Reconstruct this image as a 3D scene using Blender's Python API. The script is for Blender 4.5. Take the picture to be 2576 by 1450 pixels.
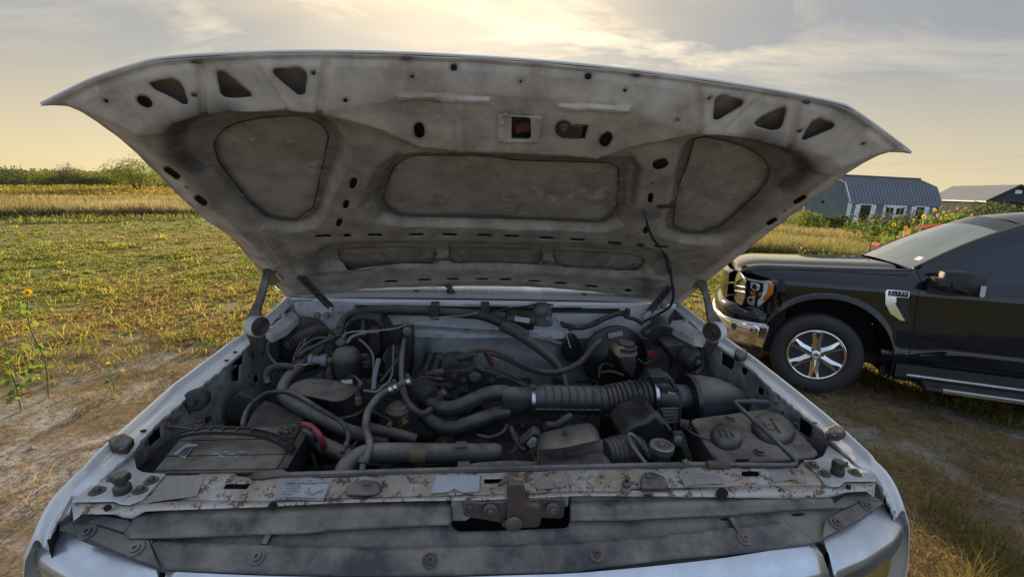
import bpy, bmesh, math, random
import numpy as np
from mathutils import Vector, Matrix
for o in list(bpy.data.objects): bpy.data.objects.remove(o)
SC = bpy.context.scene
COL = SC.collection
# ------------------------------------------------------------------ camera
CAMP = np.array([-0.103906, -0.952844, 0.683621])
FPX = 1119.67                       # focal length for a 2576 px wide picture
CM = np.array([[0.9950021, -0.09164598, 0.03964635], [-0.01778099, 0.22808195, 0.97347956], [0.09825811, 0.96931916, -0.22531246]])
cam_d = bpy.data.cameras.new('camera'); cam = bpy.data.objects.new('camera', cam_d); COL.objects.link(cam)
cam_d.sensor_width = 36; cam_d.lens = 36 * FPX / 2576; cam_d.clip_start = 0.02; cam_d.clip_end = 3000
mw = Matrix.Identity(4)
for i in range(3):
    mw[i][0] = CM[0][i]; mw[i][1] = CM[1][i]; mw[i][2] = -CM[2][i]; mw[i][3] = CAMP[i]
cam.matrix_world = mw
SC.camera = cam
# ------------------------------------------------------------------ sun, sky, exposure
SUN_EL = math.radians(13.0); SUN_AZ = math.radians(1.5)      # azimuth from +Y towards +X
SUN_DIR = Vector((math.sin(SUN_AZ) * math.cos(SUN_EL), math.cos(SUN_AZ) * math.cos(SUN_EL), math.sin(SUN_EL)))
sd = bpy.data.lights.new('sun', 'SUN'); sd.energy = 4.6; sd.angle = math.radians(0.8); sd.color = (1.0, 0.79, 0.52)
so = bpy.data.objects.new('sun', sd); COL.objects.link(so)
so.rotation_euler = SUN_DIR.to_track_quat('Z', 'Y').to_euler(); so.location = (0, 30, 20)
SC.view_settings.view_transform = 'Standard'; SC.view_settings.look = 'None'
SC.view_settings.exposure = 1.05; SC.view_settings.gamma = 1.0; SC.view_settings.use_curve_mapping = False

def NT(nt):
    """small helper for wiring node trees"""
    def n(kind, ins=None, **kw):
        nd = nt.nodes.new(kind)
        for k, v in kw.items(): setattr(nd, k, v)
        for k, v in (ins or {}).items():
            if isinstance(v, bpy.types.NodeSocket): nt.links.new(v, nd.inputs[k])
            else: nd.inputs[k].default_value = v
        return nd
    return n
def ramp(n, fac, stops, interp='LINEAR'):
    r = n('ShaderNodeValToRGB', {0: fac}); cr = r.color_ramp; cr.interpolation = interp
    while len(cr.elements) < len(stops): cr.elements.new(0.5)
    for e, (p, c) in zip(cr.elements, stops):
        e.position = p; e.color = (c[0], c[1], c[2], 1) if len(c) == 3 else c
    return r.outputs[0]
def G(v): return (v, v, v)
def mixc(n, f, a, b, mode='MIX'):
    m = n('ShaderNodeMix', data_type='RGBA', blend_type=mode)
    for k, v in ((0, f), (6, a), (7, b)):
        if isinstance(v, bpy.types.NodeSocket): m.id_data.links.new(v, m.inputs[k])
        elif k == 0: m.inputs[0].default_value = v
        else: m.inputs[k].default_value = (v[0], v[1], v[2], 1)
    return m.outputs[2]
def mth(n, op, a, b=0.0, clamp=False):
    return n('ShaderNodeMath', {0: a, 1: b}, operation=op, use_clamp=clamp).outputs[0]

world = bpy.data.worlds.new('World'); SC.world = world; world.use_nodes = True
wt = world.node_tree; wt.nodes.clear(); n = NT(wt)
sky = n('ShaderNodeTexSky', sky_type='NISHITA', sun_disc=False, sun_elevation=SUN_EL, sun_rotation=SUN_AZ, air_density=0.55, dust_density=0.25, ozone_density=1.5)
gen = n('ShaderNodeTexCoord').outputs['Generated']
sep = n('ShaderNodeSeparateXYZ', {0: gen})
dz = sep.outputs[2]
cosg = n('ShaderNodeVectorMath', {0: gen, 1: tuple(SUN_DIR)}, operation='DOT_PRODUCT').outputs['Value']
az01 = mth(n, 'MULTIPLY_ADD', cosg, 0.5); az01.node.inputs[2].default_value = 0.5
# thin high overcast: bright and yellow towards the hidden sun, grey blue away from it
veil = ramp(n, az01, [(0.0, (0.37, 0.50, 0.74)), (0.45, (0.36, 0.45, 0.60)), (0.70, (0.27, 0.30, 0.33)), (0.84, (0.225, 0.225, 0.215)), (0.925, (0.29, 0.27, 0.225)), (0.968, (0.45, 0.375, 0.255)), (1.0, (0.78, 0.62, 0.38))])
warm = ramp(n, az01, [(0.0, (0.36, 0.42, 0.48)), (0.5, (0.36, 0.34, 0.30)), (0.80, (0.41, 0.325, 0.175)), (0.93, (0.48, 0.375, 0.18)), (1.0, (0.62, 0.48, 0.23))])
hor = n('ShaderNodeMapRange', {0: dz, 1: 0.0, 2: 0.26, 3: 1.0, 4: 0.0}); hor.interpolation_type = 'SMOOTHSTEP'
veil2 = mixc(n, hor.outputs[0], veil, warm)
# cloud streaks laid out on a flat layer overhead
dzc = mth(n, 'ADD', mth(n, 'MAXIMUM', dz, 0.0), 0.16)
lay = n('ShaderNodeCombineXYZ', {0: mth(n, 'DIVIDE', sep.outputs[0], dzc), 1: mth(n, 'DIVIDE', sep.outputs[1], dzc), 2: 0.0}).outputs[0]
mp = n('ShaderNodeMapping', {0: lay, 1: (3.1, 1.7, 0), 2: (0, 0, 0.35), 3: (0.55, 0.95, 1)})
c1 = n('ShaderNodeTexNoise', {0: mp.outputs[0], 'Scale': 1.5, 'Detail': 10, 'Roughness': 0.62, 'Distortion': 0.6}).outputs[0]
c2 = n('ShaderNodeTexNoise', {0: mp.outputs[0], 'Scale': 0.55, 'Detail': 4, 'Roughness': 0.5}).outputs[0]
grey = ramp(n, c2, [(0.38, G(0)), (0.60, G(1))])
wisp = ramp(n, c1, [(0.50, G(0)), (0.70, G(1))])
high = n('ShaderNodeMapRange', {0: dz, 1: 0.08, 2: 0.26, 3: 0.0, 4: 1.0}); high.interpolation_type = 'SMOOTHSTEP'
dark = mixc(n, mth(n, 'MULTIPLY', grey, mth(n, 'MULTIPLY', high.outputs[0], 0.85)), veil2, (0.20, 0.205, 0.21))
lit = ramp(n, az01, [(0.0, (0.38, 0.42, 0.5)), (0.75, (0.34, 0.33, 0.29)), (0.92, (0.55, 0.46, 0.31)), (0.965, (0.95, 0.78, 0.50)), (1.0, (1.25, 1.02, 0.62))])
cl = mixc(n, mth(n, 'MULTIPLY', wisp, mth(n, 'MULTIPLY', high.outputs[0], 0.72)), dark, lit)
below = n('ShaderNodeMapRange', {0: dz, 1: -0.06, 2: -0.01, 3: 1.0, 4: 0.0})
b1 = n('ShaderNodeBackground', {0: sky.outputs[0], 1: 0.05})
b2 = n('ShaderNodeBackground', {0: mixc(n, below.outputs[0], cl, (0.16, 0.14, 0.09)), 1: 0.95})
ad = n('ShaderNodeMixShader', {0: 0.82, 1: b1.outputs[0], 2: b2.outputs[0]})      # thin overcast lying over the clear sky
n('ShaderNodeOutputWorld', {0: ad.outputs[0]})
# ------------------------------------------------------------------ geometry helpers
random.seed(7); RNG = np.random.default_rng(7)
def ray(x, y): return CM.T @ np.array([(x - 1288) / FPX, (725 - y) / FPX, 1])
def onz(x, y, z): v = ray(x, y); return CAMP + v * (z - CAMP[2]) / v[2]
def ony(x, y, Y): v = ray(x, y); return CAMP + v * (Y - CAMP[1]) / v[1]
def onx(x, y, X): v = ray(x, y); return CAMP + v * (X - CAMP[0]) / v[0]
def onpl(x, y, p0, nn):
    v = ray(x, y); nn = np.array(nn, float); return CAMP + v * (((np.array(p0) - CAMP) @ nn) / (v @ nn))
def depth(p): return float(CM[2] @ (np.array(p) - CAMP))
def pxr(px, p): return px * depth(p) / FPX          # length in metres of px picture units at a point
# measured sheets of the photograph: offset and scale of each survey sheet
SH = {'R1': (64.4, 96.6, .3508), 'R2': (837.2, 96.6, .3508), 'R3': (1481.2, 193.2, .3508), 'R4': (579.6, 579.6, .31086), 'R5': (1223.6, 644, .31086),
      'R6': (579.6, 869.4, .31086), 'Q1': (64.4, 966, .35), 'Q2': (837.2, 966, .35), 'Q3': (1481.2, 966, .35), 'Q4': (1738.8, 386.4, .4884),
      'Z5': (547.4, 824.3, .18654), 'Z6': (933.8, 824.3, .18654), 'Z4': (1449, 953.1, .18654), 'W1': (1803.2, 631.1, .23097), 'W2': (2189.6, 502.3, .23097),
      'W3': (1932, 837.2, .25), 'R7': (1932, 386.4, .25), 'D': (0, 0, 1)}
def D(s, x, y): a = SH[s]; return (a[0] + a[2] * x, a[1] + a[2] * y)
def DD(s, L): return [D(s, *p) for p in L]

def WM(o):
    M_ = o.matrix_basis.copy()
    return WM(o.parent) @ o.matrix_parent_inverse @ M_ if o.parent else M_
def link(o, parent=None):
    COL.objects.link(o)
    if parent is not None:
        o.parent = parent; o.matrix_parent_inverse = WM(parent).inverted()
    return o
def mkmesh(name, V, F, mat=None, parent=None, smooth=35, kind=None, attr=None):
    me = bpy.data.meshes.new(name)
    me.from_pydata([tuple(map(float, v)) for v in V], [], [tuple(map(int, f)) for f in F]); me.validate(); me.update()
    return mkobj(name, me, mat, parent, smooth, kind)
def mkobj(name, me, mat=None, parent=None, smooth=35, kind=None):
    if smooth:
        me.shade_smooth(); me.set_sharp_from_angle(angle=math.radians(smooth))
    if mat: me.materials.append(mat)
    o = bpy.data.objects.new(name, me); link(o, parent)
    if kind: o['kind'] = kind
    return o
def empty(name, loc=(0, 0, 0), rot=(0, 0, 0), parent=None):
    o = bpy.data.objects.new(name, None); o.empty_display_size = .1; link(o, parent); o.location = loc; o.rotation_euler = rot
    return o
def tag(o, label=None, cat=None, group=None, kind=None):
    if label: o['label'] = label
    if cat: o['category'] = cat
    if group: o['group'] = group
    if kind: o['kind'] = kind
    return o
class MB:
    def __init__(s): s.V = []; s.F = []
    def add(s, V, F):
        b = len(s.V); s.V += [tuple(v) for v in V]; s.F += [tuple(i + b for i in f) for f in F]; return s
    def build(s, name, mat, parent=None, smooth=35, kind=None): return mkmesh(name, s.V, s.F, mat, parent, smooth, kind)
    def rings(s, R, closed=True, cap=True):
        """loft a list of rings (k,3)"""
        b = len(s.V); k = len(R[0])
        for r in R: s.V += [tuple(p) for p in r]
        for i in range(len(R) - 1):
            for j in range(k if closed else k - 1):
                a = b + i * k + j; c = b + i * k + (j + 1) % k
                s.F.append((a, c, c + k, a + k))
        if cap and closed:
            s.F.append(tuple(b + j for j in range(k))[::-1]); s.F.append(tuple(b + (len(R) - 1) * k + j for j in range(k)))
        return s
    def tube(s, P, r, n=12, cap=True, sub=0):
        P = np.array(P, float)
        if sub: P, rr = spline(P, sub, r)
        else: rr = np.full(len(P), r) if np.isscalar(r) else np.array(r, float)
        T = np.gradient(P, axis=0); T /= np.linalg.norm(T, axis=1)[:, None] + 1e-12
        up = np.array([0, 0, 1.]) if abs(T[0][2]) < .9 else np.array([0, 1., 0])
        R = []; N = np.cross(T[0], up); N /= np.linalg.norm(N)
        for i in range(len(P)):
            N = N - T[i] * (N @ T[i]); N /= np.linalg.norm(N) + 1e-12; B = np.cross(T[i], N)
            a = np.linspace(0, 2 * np.pi, n, endpoint=False)
            R.append(P[i] + rr[i] * (np.cos(a)[:, None] * N + np.sin(a)[:, None] * B))
        return s.rings(R, True, cap)
    def cyl(s, p0, p1, r0, r1=None, n=20):
        return s.tube([p0, p1], [r0, r0 if r1 is None else r1], n)
    def lathe(s, c, axis, prof, n=28):
        c = np.array(c, float); ax = np.array(axis, float); ax /= np.linalg.norm(ax)
        u = np.cross(ax, [0, 0, 1.] if abs(ax[2]) < .9 else [1., 0, 0]); u /= np.linalg.norm(u); v = np.cross(ax, u)
        a = np.linspace(0, 2 * np.pi, n, endpoint=False)
        return s.rings([c + ax * h + max(r, 1e-4) * (np.cos(a)[:, None] * u + np.sin(a)[:, None] * v) for r, h in prof])
    def prism(s, P, ext):
        P = np.array(P, float); ext = np.array(ext, float); k = len(P); b = len(s.V)
        s.V += [tuple(p) for p in P] + [tuple(p + ext) for p in P]
        s.F.append(tuple(range(b, b + k))); s.F.append(tuple(range(b + 2 * k - 1, b + k - 1, -1)))
        for i in range(k): j = (i + 1) % k; s.F.append((b + j, b + i, b + k + i, b + k + j))
        return s
    def box(s, c, size, rz=0, M=None):
        c = np.array(c, float); h = np.array(size) / 2
        Rm = np.array(Matrix.Rotation(rz, 3, 'Z')) if M is None else np.array(M)
        V = [c + Rm @ (h * np.array(q)) for q in ((-1, -1, -1), (1, -1, -1), (1, 1, -1), (-1, 1, -1), (-1, -1, 1), (1, -1, 1), (1, 1, 1), (-1, 1, 1))]
        return s.add(V, [(0, 3, 2, 1), (4, 5, 6, 7), (0, 1, 5, 4), (1, 2, 6, 5), (2, 3, 7, 6), (3, 0, 4, 7)])
    def bar(s, p0, p1, w, h, up=(0, 0, 1)):
        p0 = np.array(p0, float); p1 = np.array(p1, float); t = p1 - p0; t /= np.linalg.norm(t)
        x = np.cross(t, up); x /= np.linalg.norm(x); z = np.cross(x, t)
        r = lambda p: [p - x * w / 2 - z * h / 2, p + x * w / 2 - z * h / 2, p + x * w / 2 + z * h / 2, p - x * w / 2 + z * h / 2]
        return s.rings([r(p0), r(p1)])
def spline(P, sub, r=None):
    P = np.array(P, float); Q = np.vstack([2 * P[0] - P[1], P, 2 * P[-1] - P[-2]]); out = []; ro = []
    R = None
    if r is not None: R = np.full(len(P), float(r)) if np.isscalar(r) else np.array(r, float)
    for i in range(1, len(Q) - 2):
        for k in range(sub):
            t = k / sub; a, b, c, d = Q[i - 1], Q[i], Q[i + 1], Q[i + 2]
            out.append(.5 * ((2 * b) + (-a + c) * t + (2 * a - 5 * b + 4 * c - d) * t * t + (-a + 3 * b - 3 * c + d) * t ** 3))
            if R is not None: ro.append(R[i - 1] * (1 - t) + R[i] * t)
    out.append(P[-1])
    if R is not None: ro.append(R[-1])
    return (np.array(out), np.array(ro)) if R is not None else np.array(out)
def bevel(o, w=.004, seg=2, ang=30):
    m = o.modifiers.new('bevel', 'BEVEL'); m.width = w; m.segments = seg; m.limit_method = 'ANGLE'; m.angle_limit = math.radians(ang); return o
def solid(o, t, off=-1):
    m = o.modifiers.new('solidify', 'SOLIDIFY'); m.thickness = t; m.offset = off; return o
# ---- planar maths
def inside(P, X, Y):
    P = np.array(P, float); r = np.zeros(X.shape, bool); j = len(P) - 1
    for i in range(len(P)):
        xi, yi = P[i]; xj, yj = P[j]
        if yi != yj: r ^= ((yi > Y) != (yj > Y)) & (X < (xj - xi) * (Y - yi) / (yj - yi) + xi)
        j = i
    return r
def nearest(P, X, Y, closed=True):
    """distance and nearest point to a polyline"""
    P = np.array(P, float); best = np.full(X.shape, 1e9); bx = np.zeros(X.shape); by = np.zeros(X.shape); m = len(P)
    for i in range(m if closed else m - 1):
        a = P[i]; b = P[(i + 1) % m]; d = b - a; L = d @ d + 1e-15
        t = np.clip(((X - a[0]) * d[0] + (Y - a[1]) * d[1]) / L, 0, 1)
        qx = a[0] + t * d[0]; qy = a[1] + t * d[1]; dd = np.hypot(X - qx, Y - qy); k = dd < best
        best = np.where(k, dd, best); bx = np.where(k, qx, bx); by = np.where(k, qy, by)
    return best, bx, by
def sstep(a, b, x): t = np.clip((x - a) / (b - a), 0, 1); return t * t * (3 - 2 * t)
def sheet(name, outline, holes, cell, fmap, mat, parent=None, kind=None, attrs=None, smooth=50):
    """a pressed sheet: a fine grid cut to an outline with holes, placed in space by fmap(u, v)"""
    outline = np.array(outline, float); mn = outline.min(0) - cell; mx = outline.max(0) + cell
    us = np.arange(mn[0], mx[0], cell); vs = np.arange(mn[1], mx[1], cell); U, Vv = np.meshgrid(us, vs)
    cu = U[:-1, :-1] + cell / 2; cv = Vv[:-1, :-1] + cell / 2
    ok = inside(outline, cu, cv)
    for h in holes: ok &= ~inside(h, cu, cv)
    nx = len(us); I, J = np.nonzero(ok); a = I * nx + J
    F = np.stack([a, a + 1, a + nx + 1, a + nx], 1)
    cnt = np.bincount(F.ravel(), minlength=nx * len(vs)); uflat = U.ravel().copy(); vflat = Vv.ravel().copy()
    bd = np.nonzero((cnt > 0) & (cnt < 4))[0]
    bx_, by_ = uflat[bd].copy(), vflat[bd].copy(); best = np.full(len(bd), 1e9); nx_ = bx_.copy(); ny_ = by_.copy()
    for Pn in [outline] + [np.array(h, float) for h in holes]:
        d, qx, qy = nearest(Pn, bx_, by_); k = d < best
        best = np.where(k, d, best); nx_ = np.where(k, qx, nx_); ny_ = np.where(k, qy, ny_)
    uflat[bd] = nx_; vflat[bd] = ny_
    used = np.nonzero(cnt)[0]; remap = np.zeros(len(cnt), int); remap[used] = np.arange(len(used))
    XYZ = fmap(uflat[used], vflat[used]); F = remap[F]
    me = bpy.data.meshes.new(name); fastmesh(me, XYZ, F)
    if attrs:
        for k, fn in attrs.items():
            at = me.attributes.new(k, 'FLOAT', 'POINT'); at.data.foreach_set('value', np.asarray(fn(uflat[used], vflat[used]), np.float32))
    return mkobj(name, me, mat, parent, smooth, kind)
def fastmesh(me, V, F):
    V = np.asarray(V, np.float32); F = np.asarray(F, np.int32); k = F.shape[1]
    me.vertices.add(len(V)); me.vertices.foreach_set('co', V.ravel())
    me.loops.add(F.size); me.loops.foreach_set('vertex_index', F.ravel())
    me.polygons.add(len(F)); me.polygons.foreach_set('loop_start', np.arange(0, F.size, k, dtype=np.int32))
    me.polygons.foreach_set('loop_total', np.full(len(F), k, np.int32)); me.update(calc_edges=True)
def ell(cx, cy, rx, ry, a=0, n=16):
    t = np.linspace(0, 2 * np.pi, n, endpoint=False); a = math.radians(a)
    x = rx * np.cos(t); y = ry * np.sin(t)
    return [(cx + x[i] * math.cos(a) - y[i] * math.sin(a), cy + x[i] * math.sin(a) + y[i] * math.cos(a)) for i in range(n)]
def slot(x0, y0, x1, y1, r, n=5):
    a = math.atan2(y1 - y0, x1 - x0); out = []
    for i in range(n + 1): t = a - math.pi / 2 + math.pi * i / n; out.append((x1 + r * math.cos(t), y1 + r * math.sin(t)))
    for i in range(n + 1): t = a + math.pi / 2 + math.pi * i / n; out.append((x0 + r * math.cos(t), y0 + r * math.sin(t)))
    return out
def txt(name, s, size, mat, parent, loc, R, ext=.0004, align='CENTER', sx=1.0):
    cu = bpy.data.curves.new(name, 'FONT'); cu.body = s; cu.size = size; cu.extrude = ext; cu.align_x = align; cu.align_y = 'CENTER'
    cu.resolution_u = 2
    t = bpy.data.objects.new(name, cu); COL.objects.link(t)
    dg = bpy.context.evaluated_depsgraph_get(); me = bpy.data.meshes.new_from_object(t.evaluated_get(dg))
    bpy.data.objects.remove(t)
    me.materials.clear(); me.materials.append(mat); me.name = name
    o = bpy.data.objects.new(name, me); link(o, parent)
    M = Matrix.Identity(4)
    for i in range(3):
        for j in range(3): M[i][j] = R[j][i] * (sx if j == 0 else 1)       # rows of R are x, y, z axes
        M[i][3] = loc[i]
    o.matrix_basis = M
    return o
def axes(xd, nd):
    x = np.array(xd, float); x /= np.linalg.norm(x); z = np.array(nd, float); z = z - x * (z @ x); z /= np.linalg.norm(z); return [x, np.cross(z, x), z]

# ------------------------------------------------------------------ materials
def mat(name, base, rough=.6, metal=0.0, var=.25, vscale=6.0, dust=0.0, dustc=(.23, .20, .165), rust=0.0, rscale=14.0, bump=.15, bscale=60, coat=0, spec=.5, second=None, speck=0.0, trans=0, attr=None, dscale=9.0, dth=(.36, .58), patch=None):
    m = bpy.data.materials.new(name); m.use_nodes = True; nt = m.node_tree; nt.nodes.clear(); n = NT(nt)
    co = n('ShaderNodeTexCoord').outputs['Object']
    nz = n('ShaderNodeTexNoise', {0: co, 'Scale': vscale, 'Detail': 8, 'Roughness': .62}).outputs[0]
    b2 = second or tuple(c * (1 - var) for c in base)
    col = mixc(n, ramp(n, nz, [(.36, G(0)), (.64, G(1))]), base, b2)
    rg = rough
    if speck:
        sp = n('ShaderNodeTexNoise', {0: co, 'Scale': 130, 'Detail': 3, 'Roughness': .7}).outputs[0]
        col = mixc(n, mth(n, 'MULTIPLY', ramp(n, sp, [(.52, G(0)), (.66, G(1))]), speck), col, tuple(min(1, c * 2.2 + .03) for c in base))
    mt = metal
    if dust:
        gn = n('ShaderNodeNewGeometry').outputs['Normal']; up = n('ShaderNodeSeparateXYZ', {0: gn}).outputs[2]
        d1 = n('ShaderNodeTexNoise', {0: co, 'Scale': dscale, 'Detail': 9, 'Roughness': .68}).outputs[0]
        upc = mth(n, 'MAXIMUM', up, 0.0); dd = mth(n, 'MULTIPLY_ADD', mth(n, 'POWER', upc, 1.6), 1.0); dd.node.inputs[2].default_value = .035
        dm = mth(n, 'MULTIPLY', mth(n, 'MULTIPLY', ramp(n, d1, [(dth[0], G(.12)), (dth[1], G(1))]), mth(n, 'MAXIMUM', dd, 0.08)), dust, True)
        col = mixc(n, dm, col, dustc)
        rg = mth(n, 'MULTIPLY_ADD', dm, .9 - rough, True); rg.node.inputs[2].default_value = rough
        if metal: mt = mth(n, 'MULTIPLY', mth(n, 'SUBTRACT', 1.0, dm), metal, True)
    if rust:
        r1 = n('ShaderNodeTexNoise', {0: co, 'Scale': rscale, 'Detail': 10, 'Roughness': .72}).outputs[0]
        r2 = n('ShaderNodeTexNoise', {0: co, 'Scale': rscale * 5, 'Detail': 4, 'Roughness': .6}).outputs[0]
        rr = mth(n, 'ADD', mth(n, 'MULTIPLY', r1, .7), mth(n, 'MULTIPLY', r2, .3))
        e = .62 - .16 * rust; rm = ramp(n, rr, [(e, G(0)), (e + .035, G(1))])
        col = mixc(n, mth(n, 'MULTIPLY', rm, .92), col, mixc(n, r2, (.075, .032, .017), (.17, .085, .045)))
    if patch:
        p1_ = n('ShaderNodeTexNoise', {0: co, 'Scale': patch[1], 'Detail': 11, 'Roughness': .68, 'Distortion': .4}).outputs[0]; p2_ = n('ShaderNodeTexNoise', {0: co, 'Scale': patch[1] * .3, 'Detail': 3}).outputs[0]
        pm = ramp(n, mth(n, 'ADD', mth(n, 'MULTIPLY', p1_, .7), mth(n, 'MULTIPLY', p2_, .3)), [(patch[2], G(0)), (patch[2] + .085, G(1))]); col = mixc(n, mth(n, 'MULTIPLY', pm, patch[3]), col, patch[0])
    if attr:
        at = n('ShaderNodeAttribute', attribute_name='grime_shade').outputs['Fac']
        gz = n('ShaderNodeTexNoise', {0: co, 'Scale': 16, 'Detail': 6, 'Roughness': .6}).outputs[0]
        gm = mth(n, 'MULTIPLY', at, mth(n, 'ADD', mth(n, 'MULTIPLY', gz, .8), .5), True)
        col = mixc(n, gm, col, attr)
    bn = n('ShaderNodeTexNoise', {0: co, 'Scale': bscale, 'Detail': 5, 'Roughness': .6}).outputs[0]
    bp = n('ShaderNodeBump', {'Height': bn, 'Strength': bump, 'Distance': .002}).outputs[0]
    ins = {'Base Color': col, 'Roughness': rg, 'Metallic': mt, 'Normal': bp, 'Coat Weight': coat, 'Specular IOR Level': spec}
    if trans: ins['Transmission Weight'] = trans
    p = n('ShaderNodeBsdfPrincipled', ins); n('ShaderNodeOutputMaterial', {0: p.outputs[0]})
    return m
M = {}
DUSTC = (.34, .295, .24)
M['white'] = mat('white_paint', (.75, .755, .76), .32, var=.10, vscale=5, coat=.4, dust=.25, dustc=(.50, .46, .40), bump=.05)
M['white_dirty'] = mat('dirty_white_paint', (.64, .66, .68), .5, var=.35, vscale=7, dust=.5, dustc=(.27, .24, .20), rust=.25, bump=.2)
M['apron'] = mat('apron_paint', (.36, .37, .37), .65, var=.65, vscale=9, dust=.4, dustc=(.15, .135, .115), rust=.4)
M['firewall'] = mat('firewall_paint', (.36, .385, .395), .6, var=.5, vscale=5, dust=.35, dustc=(.16, .15, .135), bump=.3)
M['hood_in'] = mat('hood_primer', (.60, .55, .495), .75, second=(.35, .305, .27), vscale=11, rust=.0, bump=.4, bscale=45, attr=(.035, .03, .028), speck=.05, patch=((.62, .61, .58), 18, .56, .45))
M['hood_skin'] = mat('hood_skin_underside', (.40, .355, .32), .8, second=(.25, .215, .195), vscale=13, bump=.5, bscale=30, speck=.05, attr=(.42, .40, .37), patch=((.62, .60, .56), 22, .525, .55))
M['core'] = mat('rusty_white_paint', (.56, .57, .58), .5, var=.2, vscale=9, dust=1.0, dustc=(.36, .295, .225), rust=.62, rscale=30, bump=.6, dscale=12, dth=(.28, .56))
M['plastic'] = mat('black_plastic', (.022, .023, .026), .48, dust=.68, dustc=DUSTC, bump=.2, dscale=7)
M['plastic_clean'] = mat('black_plastic_cleaner', (.018, .019, .023), .38, dust=.3, dustc=DUSTC)
M['cone'] = mat('dusty_moulded_plastic', (.045, .05, .06), .5, dust=1.0, dustc=(.27, .24, .20), bump=.2, dscale=4, dth=(.25, .5))
M['rubber'] = mat('black_rubber', (.025, .025, .027), .65, dust=.55, dustc=DUSTC, bump=.3, dscale=14)
M['seal'] = mat('rubber_seal', (.022, .027, .036), .45, dust=1.0, dustc=(.27, .235, .195), bump=.25, dscale=7, dth=(.36, .56))
M['header'] = mat('header_plastic', (.024, .029, .040), .45, dust=1.0, dustc=(.25, .22, .185), bump=.3, dscale=6, dth=(.36, .57))
M['greyhose'] = mat('dusty_hose', (.040, .038, .034), .75, dust=1.0, dustc=(.255, .225, .18), bump=.2, dth=(.28, .54))
M['metal'] = mat('dull_metal', (.34, .35, .36), .42, metal=.8, var=.4, dust=.45, dustc=DUSTC, bump=.3)
M['alu'] = mat('dirty_aluminium', (.15, .16, .175), .5, metal=.4, var=.5, dust=.5, dustc=DUSTC, bump=.5)
M['rustmetal'] = mat('rusty_steel', (.055, .046, .040), .7, metal=.2, second=(.085, .055, .038), vscale=18, dust=.7, dustc=(.24, .205, .165), bump=.6)
M['steel_arm'] = mat('greasy_steel', (.16, .15, .14), .5, metal=.5, second=(.08, .06, .05), vscale=14, dust=.4, dustc=(.2, .18, .155))
M['clamp'] = mat('clamp_steel', (.62, .64, .66), .28, metal=1, var=.2, dust=.2, dustc=DUSTC)
M['block'] = mat('engine_iron', (.035, .035, .036), .7, dust=.55, dustc=(.10, .088, .074), bump=1, vscale=20, dscale=12)
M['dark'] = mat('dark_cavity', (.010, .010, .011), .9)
M['chrome_blue'] = mat('trim_metal', (.60, .64, .70), .20, metal=.85, var=.12, vscale=9, bump=.12, dust=.25, dustc=(.35, .34, .31))
M['chrome'] = mat('chrome', (.78, .79, .80), .09, metal=1, var=.04, bump=.02)
M['tan'] = mat('aged_reservoir', (.30, .25, .16), .6, dust=.5, dustc=DUSTC)
M['brown'] = mat('brown_plastic', (.20, .14, .05), .5, dust=.5, dustc=DUSTC)
M['red'] = mat('red_cable', (.30, .018, .03), .5, dust=.35, dustc=DUSTC)
M['label'] = mat('white_label', (.55, .58, .62), .5, dust=.35, dustc=(.3, .27, .23))
M['label_old'] = mat('faded_label', (.36, .34, .32), .6, dust=.5, dustc=(.26, .22, .18), speck=.3)
M['ink'] = mat('print_ink', (.03, .03, .035), .6)
M['tape'] = mat('tape', (.15, .12, .06), .5, dust=.3, dustc=DUSTC)
M['wire'] = mat('pale_wire', (.36, .35, .31), .6, dust=.2)
M['greyloom'] = mat('loom_tape', (.022, .023, .026), .55, dust=.8, dustc=(.26, .235, .195))
M['palehose'] = mat('pale_tube', (.20, .225, .25), .5, dust=.4, dustc=DUSTC)
M['lens'] = mat('lamp_lens', (.22, .17, .05), .12, var=.2, dust=.35, dustc=(.3, .27, .2), coat=1)
M['leaf_sunlit'] = mat('sunlit_dry_leaf', (.85, .52, .20), .8, var=.6, vscale=60)  # sunlight put into the colour, brighter than a plain dead leaf
M['glass_dark'] = mat('dark_glass', (.012, .014, .016), .06, coat=.6)
M['grille_white'] = None
def perforated():
    m = bpy.data.materials.new('cowl_paint'); m.use_nodes = True; nt = m.node_tree; nt.nodes.clear(); n = NT(nt)
    co = n('ShaderNodeTexCoord').outputs['Object']; s = n('ShaderNodeSeparateXYZ', {0: co})
    x, y = s.outputs[0], s.outputs[1]
    def cell(v, p): return mth(n, 'SUBTRACT', mth(n, 'FRACT', mth(n, 'MULTIPLY', v, 1 / p)), .5)
    d = mth(n, 'SQRT', mth(n, 'ADD', mth(n, 'POWER', mth(n, 'ABSOLUTE', cell(x, .0105)), 2.0), mth(n, 'POWER', mth(n, 'ABSOLUTE', cell(y, .016)), 2.0)))
    hole = ramp(n, d, [(.24, G(1)), (.33, G(0))])
    zone = None
    for a, b in ((-.60, -.24), (-.13, .16), (.24, .56)):
        z = mth(n, 'MULTIPLY', mth(n, 'GREATER_THAN', x, a), mth(n, 'LESS_THAN', x, b)); zone = z if zone is None else mth(n, 'ADD', zone, z)
    z = mth(n, 'MULTIPLY', mth(n, 'GREATER_THAN', y, 1.0), mth(n, 'LESS_THAN', y, 1.135))
    f = mth(n, 'MULTIPLY', mth(n, 'MULTIPLY', hole, zone), z)
    nz = n('ShaderNodeTexNoise', {0: co, 'Scale': 6, 'Detail': 6}).outputs[0]
    base = mixc(n, nz, (.90, .91, .92), (.80, .81, .82))
    p = n('ShaderNodeBsdfPrincipled', {'Base Color': mixc(n, mth(n, 'MULTIPLY', f, .85), base, (.03, .03, .035)), 'Roughness': .35, 'Coat Weight': .3})
    n('ShaderNodeOutputMaterial', {0: p.outputs[0]}); return m
M['cowl'] = perforated()
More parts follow.
